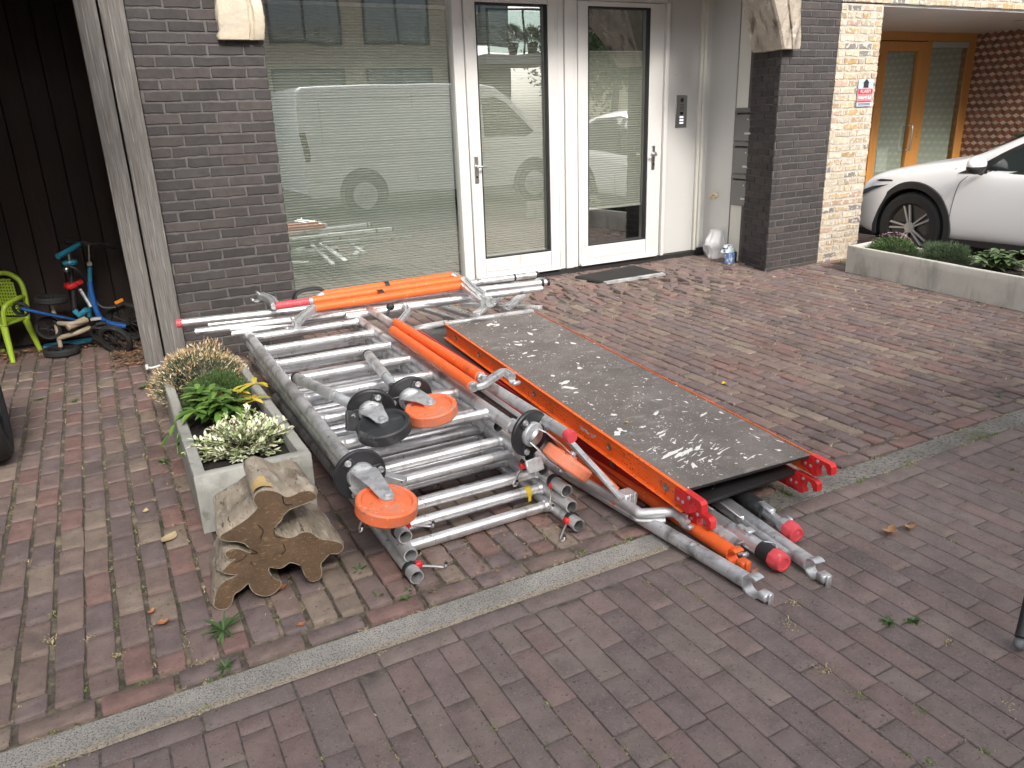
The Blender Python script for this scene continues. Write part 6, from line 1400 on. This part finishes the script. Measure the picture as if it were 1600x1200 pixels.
# ================================================================== THINGS IN THE LEFT CARPORT
# child's chair
m_lime = mat('lime_plastic', (.34,.48,.045), .4); t = thing('child_chair', 'lime green plastic child armchair against the dark board wall', 'chair', (-.66, 6.1, 0))
cxr, cyr = -.64, 6.14; MC = Matrix.Translation((cxr-.10, cyr+.16, 0)) @ Matrix.Rotation(radians(-35), 4, 'Z') @ Matrix.Diagonal((.86,.86,.92,1))      # local: front = -y
def cp(x, y, z): return MC @ V((x, y, z))
b = MB(); b.cbox((-.15,-.14,.265),(.15,.13,.285), .008, MC); b.build('seat', m_lime, t)
for (sx_, sy_) in ((-1,-1),(1,-1),(-1,1),(1,1)):
    b = MB(); b.path([cp(sx_*.14, sy_*.12, .27), cp(sx_*.175, sy_*.16, .0)], [.024,.016], n=10); b.build('leg', m_lime, t)
# back with a rounded top and a perforated panel
b = MB(); pl = [(-.10,.285),(.10,.285),(.125,.42),(.115,.53),(.06,.575),(-.06,.575),(-.115,.53),(-.125,.42)]
outer = [cp(-.15,.13,.27), cp(-.165,.15,.42), cp(-.14,.165,.55), cp(-.05,.175,.61), cp(.05,.175,.61), cp(.14,.165,.55), cp(.165,.15,.42), cp(.15,.13,.27)]
b.path(outer, .017, n=10, sub=5); b.build('back_frame', m_lime, t)
b = MB(); nxp, nzp = 7, 12
for i in range(nxp):      # lattice of the perforated back
    x = -.075+.15*i/(nxp-1); b.cbox((x-.0055,.150,.29),(x+.0055,.160,.58-abs(x)*.4), .001, MC)
for j in range(nzp): z = .30+.27*j/(nzp-1); b.cbox((-.085+max(0,z-.5)*.3,.151,z-.0055),(.085-max(0,z-.5)*.3,.159,z+.0055), .001, MC)
b.build('back_lattice', m_lime, t)
for s_ in (-1,1): MB().path([cp(s_*.155,.14,.44), cp(s_*.19,.05,.45), cp(s_*.19,-.09,.43), cp(s_*.175,-.13,.38), cp(s_*.16,-.13,.28)], .016, n=10, sub=4).build('armrest', m_lime, t)
p = W(62, 527, 6.4); o = MB().cbox((-.52,6.33,.003),(-.20,6.42,.028), .005).build('plank', mat('blue_plank', (.04,.22,.36), .6)); tag(o, 'blue board lying on the ground behind the child chair', 'board')
m_blu = mat('blue_metal', (.018,.10,.34), .3, coat=.4); m_teal = mat('teal_plastic', (.03,.22,.32), .45); m_toyred = mat('toy_red', (.55,.02,.02), .4); m_beige = mat('beige_tube', (.36,.30,.22), .5)
def wheel_toy(parent, c, ax, R, w_, spokes=5, rimm=m_blackp, nm='wheel'):
    Mw = Matrix.Translation(c) @ rot_to(V(ax)).to_4x4(); o = MB().lathe([(R*.72,-w_*.4),(R*.9,-w_*.5),(R,-w_*.25),(R,w_*.25),(R*.9,w_*.5),(R*.72,w_*.4)], Mw, 40).build(nm, m_tyre, parent, ang=40) if False else None
    b = MB(); prof = [(R*.76,-w_*.4),(R*.9,-w_*.5),(R,-w_*.25),(R,w_*.25),(R*.9,w_*.5),(R*.76,w_*.4)]; rings = [[Mw @ V((cos(2*pi*i/40)*r, sin(2*pi*i/40)*r, z)) for i in range(40)] for r, z in prof+[prof[0]]]; b.rings(rings, cap0=False, cap1=False); o = b.build(nm, m_tyre, parent, ang=40)
    b = MB(); prof = [(R*.72,-w_*.3),(R*.78,-w_*.3),(R*.78,w_*.3),(R*.72,w_*.3)]; b.rings([[Mw @ V((cos(2*pi*i/40)*r, sin(2*pi*i/40)*r, z)) for i in range(40)] for r, z in prof+[prof[0]]], cap0=False, cap1=False); b.tube(Mw @ V((0,0,-w_*.6)), Mw @ V((0,0,w_*.6)), R*.14)
    for k in range(spokes): a = 2*pi*k/spokes; b.tube(Mw @ V((0,0,0)), Mw @ V((cos(a)*R*.75, sin(a)*R*.75, 0)), R*.045 if spokes < 8 else .003, n=8)
    b.build('rim', rimm, o); return o
# kids bicycle, blue, lying against the boards
t = thing('child_bicycle', 'small blue child bicycle with a red saddle leaning on the board wall', 'bicycle', (-.05, 6.2, 0))
RW = W(193, 481, 6.15); RW.z = .165; RW.x = .055; FWc = W(170, 515, 5.95); FWc.z = .13
wheel_toy(t, RW, (.35,1,.15), .150, .045, 12, m_cbk); wheel_toy(t, V((-.045, 5.95, .095)), (.55,.75,.35), .12, .04, 12, m_cbk)
sd = W(115, 443, 6.15); hd = W(140, 440, 6.12)
MB().path([hd, W(146,470,6.1), W(160,500,6.1), RW+V((-.02,-.05,-.02))], .019, n=10, sub=4).build('frame_tube', m_blu, t); MB().path([W(125,452,6.15), W(135,468,6.12), W(142,480,6.1)], .012, n=8).build('seat_tube', m_galv, t)
MB().path([W(142,462,6.12), W(160,480,6.1), W(182,480,6.08)], .012, n=8, sub=3).build('chain_guard', m_cbk, t)
b = MB(); a, b_ = W(103,451,6.12), W(130,441,6.16); Q = proj_axis(a, b_); b.cbox((-.05,0,-.012),(.05,(b_-a).length*.6,.028), .012, Q).cbox((-.022,(b_-a).length*.5,-.010),(.022,(b_-a).length,.022), .009, Q); b.build('saddle', m_toyred, t)
MB().cbox((-.03,-.008,-.012),(.03,.008,.012), .004, Matrix.Translation(W(186,471,6.03)) @ Matrix.Rotation(-.35,4,'Y')).build('reflector', mat('amber_reflector', (.75,.25,.02), .3), t)
MB().path([W(95,420,6.1), W(112,417,6.05), W(125,425,6.05), W(133,432,6.1)], .010, n=8, sub=3).build('handlebar', m_cbk, t); MB().sphere(W(104,421,6.04), .02, 12, 8).build('bell', m_chrome, t)
for k, q in enumerate(((158,505),(150,498))): MB().cbox((-.035,-.02,-.01),(.035,.02,.01), .004, Matrix.Translation(W(*q, 6.0))).build('pedal', m_galv if k else m_cbk, t)
# blue scooter with teal handlebar
t = thing('child_scooter', 'blue child scooter with teal T-shaped handlebar behind the lime chair', 'scooter', (-.3, 6.1, 0))
a = W(108,395,6.12); b_ = W(117,486,6.12); MB().path([W(107,392,6.12), W(109,408,6.12)], .013, n=10).build('upper_pole', m_chrome, t); MB().path([W(109,408,6.12), b_], .016, n=10).build('steering_pole', m_cbk, t)
MB().path([W(90,401,6.05), W(107,392,6.12), W(124,382,6.2)], .019, n=12).build('handlebar', m_teal, t); MB().lathe([(.045,-.014),(.05,0),(.045,.014)], Matrix.Translation(W(109,410,6.12)), 20).build('clamp_collar', m_teal, t)
b = MB(); p0, p1 = W(32,481,6.0), W(118,499,6.12); Q = proj_axis(p0, p1); L = (p1-p0).length; b.cbox((-.055,0,-.012),(.055,L,.006), .008, Q); b.build('deck', m_blu, t); MB().cbox((-.05,.02,.0062),(.05,L*.9,.009), .002, Q).build('grip_mat', m_cbk, t)
MB().path([b_, W(124,493,6.1), W(136,484,6.08)], .022, n=10).build('front_fork', m_teal, t); wheel_toy(t, W(33,483,6.0), (.5,1,.3), .055, .03); wheel_toy(t, W(76,513,6.12)+V((0,0,0)), (.3,1,.2), .085, .035)
# second scooter, silver T with black grips, teal lower pole
t = thing('child_scooter', 'scooter with a silver T bar, black grips and a teal pole by the boards', 'scooter', (-.05, 6.3, 0))
MB().path([W(139,383,6.28), W(140,413,6.28)], .010, n=10).build('upper_pole', m_chrome, t); MB().path([W(140,413,6.28), W(141,441,6.28), W(140,495,6.28)], .016, n=10).build('steering_pole', m_teal, t)
MB().path([W(130,380,6.26), W(151,381,6.30)], .012, n=10).build('bar_centre', m_chrome, t)
for (q0, q1) in (((101,378),(129,379)),((151,381),(182,386))): MB().path([W(*q0,6.24), W(*q1,6.28)], .017, n=12).build('grip', m_blackp, t)
MB().cbox((-.02,-.02,-.012),(.02,.02,.02), .005, Matrix.Translation(W(140,413,6.27))).build('clamp', m_chrome, t)
# tipped tricycle: beige axle upright, two black wheels
t = thing('child_tricycle', 'overturned tricycle with beige tubes and one black wheel on the bricks', 'tricycle', (-.39, 6.0, 0))
wb = G(96, 548, .03); wt = W(80, 468, wb.y+.0); 
MB().path([wb, wt], .015, n=12).build('axle_tube', m_beige, t); wheel_toy(t, wb, (wt-wb).normalized(), .115, .05, 3, m_cbk); wheel_toy(t, wt, (wt-wb).normalized()+V((.05,0,0)), .105, .045, 3, m_cbk)
MB().path([wb.lerp(wt,.55), W(110,506,6.0), W(136,500,6.05)], .017, n=10, sub=3).build('frame_tube', m_beige, t); MB().path([wb.lerp(wt,.25), W(120,520,6.05), W(140,512,6.1)], .017, n=10, sub=3).build('lower_tube', m_beige, t); MB().path([W(105,512,6.0), W(134,499,6.05)], .024, n=10).build('cross_tube', m_beige, t)
wheel_toy(t, W(160,522,6.05), (.6,.7,.5), .085, .045, 3, m_cbk)
p = G(1578, 1020, 0)
# dark strut with a scuffed foot at the right edge of the picture
t = thing('strut_foot', 'black strut with a scuffed grey foot standing at the right edge of the street', 'strut', G(1582,1022))
f0 = G(1592, 1010, .02); top = G(1640, 830, .02); top = f0+(cr*.16+cu*.75)*.45
MB().path([f0+V((0,0,.03)), f0.lerp(top,.25), top], [.016,.014,.012], n=14, sub=4).build('pole', m_cbk, t, ang=60)
b = MB(); b.sphere(f0+V((.012,0,.008)), .021, 14, 10, (1.25,1.0,1.0)); b.build('foot', mat('scuffed_grey_rubber', (.16,.165,.17), .5, var=.4, nscale=50), t)
# ================================================================== BEHIND THE CAMERA (seen mirrored in the panes)
def mir(u, v_, Yv): q = W(u, v_, Yv); return V((q.x, 2*DY-q.y, q.z))
m_bb = bpy.data.materials.new('opposite_brick'); m_bb.use_nodes = True; nt = m_bb.node_tree; bt = nt.nodes.new('ShaderNodeTexBrick'); tc = nt.nodes.new('ShaderNodeTexCoord'); mp = nt.nodes.new('ShaderNodeMapping'); mp.inputs['Rotation'].default_value = (pi/2,0,0)
nt.links.new(tc.outputs['Object'], mp.inputs[0]); nt.links.new(mp.outputs[0], bt.inputs[0]); bt.inputs['Scale'].default_value = 1; bt.inputs['Brick Width'].default_value = .22; bt.inputs['Row Height'].default_value = .07; bt.inputs['Mortar Size'].default_value = .008
bt.inputs['Color1'].default_value = (.46,.37,.26,1); bt.inputs['Color2'].default_value = (.38,.30,.21,1); bt.inputs['Mortar'].default_value = (.5,.47,.42,1); nt.links.new(bt.outputs[0], nt.nodes['Principled BSDF'].inputs['Base Color']); nt.nodes['Principled BSDF'].inputs['Roughness'].default_value = .9
m_wf = mat('anthracite_frame', (.05,.055,.06), .4); m_wg = mat('far_window_glass', (.10,.12,.12), .05, spec=1.)
def block(label, x0, x1, y, h, wins, depth=8, slab=None, m_=None):
    t = thing('apartment_building', label, 'building', ((x0+x1)/2, y-depth/2, 0)); MB().box((x0, y-depth, 0),(x1, y, h)).build('wall', m_ or m_bb, t, smooth=False)
    for (a, c_, z0, z1) in wins:
        b = MB(); b.box((a, y+.002, z0),(c_, y+.03, z1)); o = b.build('window', m_wf, t, smooth=False); mid = (a+c_)/2
        MB().box((a+.07, y+.031, z0+.07),(mid-.04, y+.036, z1-.07)).box((mid+.04, y+.031, z0+.07),(c_-.07, y+.036, z1-.07)).build('pane', m_wg, o, smooth=False)
    return t
wins = []
for k in range(-3, 3):
    x0 = 4.75+2.55*k
    for zz in (.9, 3.42, 6.2): wins.append((x0, x0+1.95, zz, zz+(1.95 if zz < 1 else 1.7)))
block('cream brick apartment block across the street, mirrored in the big window', -6, 10.0, -9.2, 9.5, wins)
t2 = block('pale apartment block farther down the street, mirrored in the right door', 17.5, 32, -9.0, 8.0, [(18+2.6*k, 19.8+2.6*k, z, z+1.7) for k in range(5) for z in (.8,3.5,6.2)], m_=mat('pale_render', (.5,.46,.38), .9))
for zz in (2.9, 5.7): MB().box((17.6,-9.0,zz),(31,-7.7,zz+.2)).build('balcony_slab', mat('slab_concrete', (.5,.48,.45), .8), t2, smooth=False)
t = thing('glass_balcony', 'balcony with glass railing and potted plants, mirrored high in the left door', 'balcony', (11.2,-7.5,2.8)); m_slab = bpy.data.materials['slab_concrete']
MB().box((9.9,-9.2,2.82),(12.4,-7.0,3.06)).build('slab', m_slab, t, smooth=False)
b = MB(); 
for x in (10.0, 11.1, 12.3): b.box((x-.02,-7.04,3.06),(x+.02,-7.0,4.1))
b.box((9.98,-7.05,4.1),(12.32,-6.99,4.15)); b.build('railing', m_wf, t, smooth=False); MB().box((10.03,-7.03,3.1),(12.27,-7.02,4.08)).build('glass_panel', mk_glass('railing_glass', (.7,.78,.76), .05), t, smooth=False)
for k, x in enumerate((10.9, 11.5)):
    pt = thing('potted_plant', 'plant in a round pot on the glass balcony, '+('left one' if k else 'right one'), 'potted plant', (x,-7.3,3.06)); MB().lathe([(.11,0),(.16,.28),(.17,.3)], Matrix.Translation((x,-7.3,3.06)), 16).build('pot', m_wf, pt); b = MB(); mound(b, (x,-7.3,3.4), .22,.22,.3, 500, .16, .025, rnd); b.build('foliage', m_fol2, pt, smooth=False, fix=False)
def tree(label, x, y, h, r, n, seed, m_):
    t = thing('broadleaf_tree', label, 'tree', (x, y, 0)); rn = random.Random(seed); MB().path([V((x,y,0)), V((x+.1,y,h*.4)), V((x-.05,y+.1,h*.75))], [.16,.11,.05], n=10, sub=3).build('trunk', m_wood, t)
    b = MB(); cl = [(V((x,y,h*.68))+rdir(rn,-1)*r*rn.uniform(.2,.8), r*rn.uniform(.25,.45)) for _ in range(26)]
    for _ in range(n):
        c_, rr2 = cl[rn.randrange(len(cl))]; p = c_+rdir(rn,-1)*rr2*rn.uniform(.5,1.05); d = rdir(rn,-1); leafquad(b, p, d, rdir(rn,-1), .13, .07, .2, .2)
    b.build('crown', m_, t, smooth=False, fix=False)
m_tl = mat('tree_leaf', (.06,.10,.025), .6, isl=[(.06,.10,.02),(.09,.14,.035),(.04,.07,.018),(.12,.17,.05)], islv=.2)
tree('leafy green street tree behind the van, mirrored in the left door', 12.6, -5.0, 4.6, 1.9, 3000, 3, m_tl); tree('tall green street tree mirrored in the right door', 16.0, -5.8, 6.0, 2.2, 3000, 4, m_tl); tree('green tree between the apartment blocks, mirrored in the left door', 13.8, -8.8, 4.4, 2.4, 3000, 8, m_tl)
# van
t = thing('delivery_van', 'plain white delivery van parked behind the camera, mirrored in the window', 'van', (5.4, -.5, 0)); vy = .45; vx0 = 2.95
prof = [(0,.42),(.02,.42),(.0,.55),(.0,1.55),(.05,1.96),(.14,2.02),(3.1,2.03),(3.45,1.96),(3.75,1.75),(4.25,1.22),(4.75,1.10),(4.95,1.0),(5.05,.75),(5.05,.40),(4.7,.34),(.1,.34)]
b = MB(); rings = []
for (yy, ins, zs) in ((0,.05,0),(-.015,.02,0),(-.06,.0,0),(-.95,0,0),(-1.84,0,0),(-1.885,.02,0),(-1.9,.05,0)):
    rings.append([V((vx0+x+(ins if x < 2.5 else -ins), vy+yy-(.12 if z > 1.2 else 0)*(z-1.2)*(1 if yy > -.95 else -1), z-(ins if z > 1.5 else 0))) for x, z in prof])
from mathutils.geometry import tessellate_polygon
b.rings(rings, cap0=False, cap1=False)
tri_ = tessellate_polygon([[V((p[0],p[1],0)) for p in prof]]); b.add(rings[0], [tuple(q) for q in tri_]); b.add(rings[-1], [tuple(q) for q in tri_]); b.build('body', m_cw, t, ang=30)
def vyz(z): return vy+.004-(.12*(z-1.2) if z > 1.2 else 0)
def vpatch(pl, m_, nm, off=.004):
    b = MB(); b.add([V((vx0+x, vyz(z)+off, z)) for x, z in pl], [tuple(q) for q in tessellate_polygon([[V((p[0],p[1],0)) for p in pl]])]); b.build(nm, m_, t, smooth=False, fix=False)
vpatch([(3.15,1.15),(3.15,1.78),(3.40,1.80),(3.62,1.70),(4.12,1.20),(3.95,1.12)], m_cgl, 'cab_window'); vpatch([(.05,.9),(.0,1.35),(.10,1.35),(.14,1.0),(.12,.9)], mat('tail_lamp', (.10,.03,.03), .3), 'tail_lamp')
for pts in ([(.35,1.18),(2.75,1.18),(2.80,1.22),(2.80,1.78),(2.74,1.84),(.42,1.84),(.36,1.80),(.35,1.18)], [(1.9,.5),(1.9,1.9)], [(3.05,.5),(3.05,1.85)], [(.2,.95),(4.4,.95)], [(.2,.62),(1.2,.62)]):
    MB().path([V((vx0+x, vyz(z)+.001, z)) for x, z in pts], .006, n=6).build('panel_line', m_mpanel, t)
for x in (.95, 4.1):
    MB().tube((vx0+x, vy+.006, .36),(vx0+x, vy+.012, .36), .40, n=36).build('wheel_arch', m_cbk, t); MB().lathe([(.2,.0),(.32,.0),(.33,.02),(.32,.04),(.2,.04)], Matrix.Translation((vx0+x, vy+.012, .335)) @ rot_to(V((0,1,0))).to_4x4(), 36).build('wheel', m_tyre, t)
    MB().lathe([(.0,.0),(.21,.0),(.2,.03),(.0,.045)], Matrix.Translation((vx0+x, vy+.03, .335)) @ rot_to(V((0,1,0))).to_4x4(), 30, caps=False).build('hubcap', m_galv, t)
for (x, lab) in ((10.5,'white car ahead of the van, mirrored in the right door'),):
    t = thing('parked_car', lab, 'car', (x, -.7, 0)); vy2 = -.1; pr = [(0,.35),(0,.62),(.12,.78),(1.0,.95),(1.75,1.42),(2.9,1.46),(3.9,1.05),(4.3,.95),(4.35,.4)]
    b = MB(); rings = []
    for (yy, ins) in ((0,.06),(-.05,.0),(-1.7,.0),(-1.75,.06)): rings.append([V((x+q[0], vy2+yy-(.25 if q[1] > 1.0 else 0)*(1 if yy > -.9 else -1), q[1]-(ins if q[1] > 1 else 0))) for q in pr])
    b.rings(rings, cap0=False, cap1=False); tr = tessellate_polygon([[V((p[0],p[1],0)) for p in pr]]); b.add(rings[0], [tuple(q) for q in tr]); b.add(rings[-1], [tuple(q) for q in tr]); b.build('body', m_cw, t, ang=30)
    for xx in (.85, 3.45): MB().tube((x+xx, vy2+.004, .33),(x+xx, vy2+.02, .33), .34, n=32).build('wheel', m_tyre, t); MB().tube((x+xx, vy2+.021, .33),(x+xx, vy2+.03, .33), .2, n=24).build('rim', m_rima, t)
    b = MB(); b.add([V((x+q[0], vy2+.01-(.0 if q[1] < 1 else .25), q[1])) for q in ((1.1,.98),(1.8,1.36),(2.8,1.38),(3.6,1.02))], [(0,1,2,3)]); b.build('side_window', m_cgl, t, smooth=False)
print('all ok')
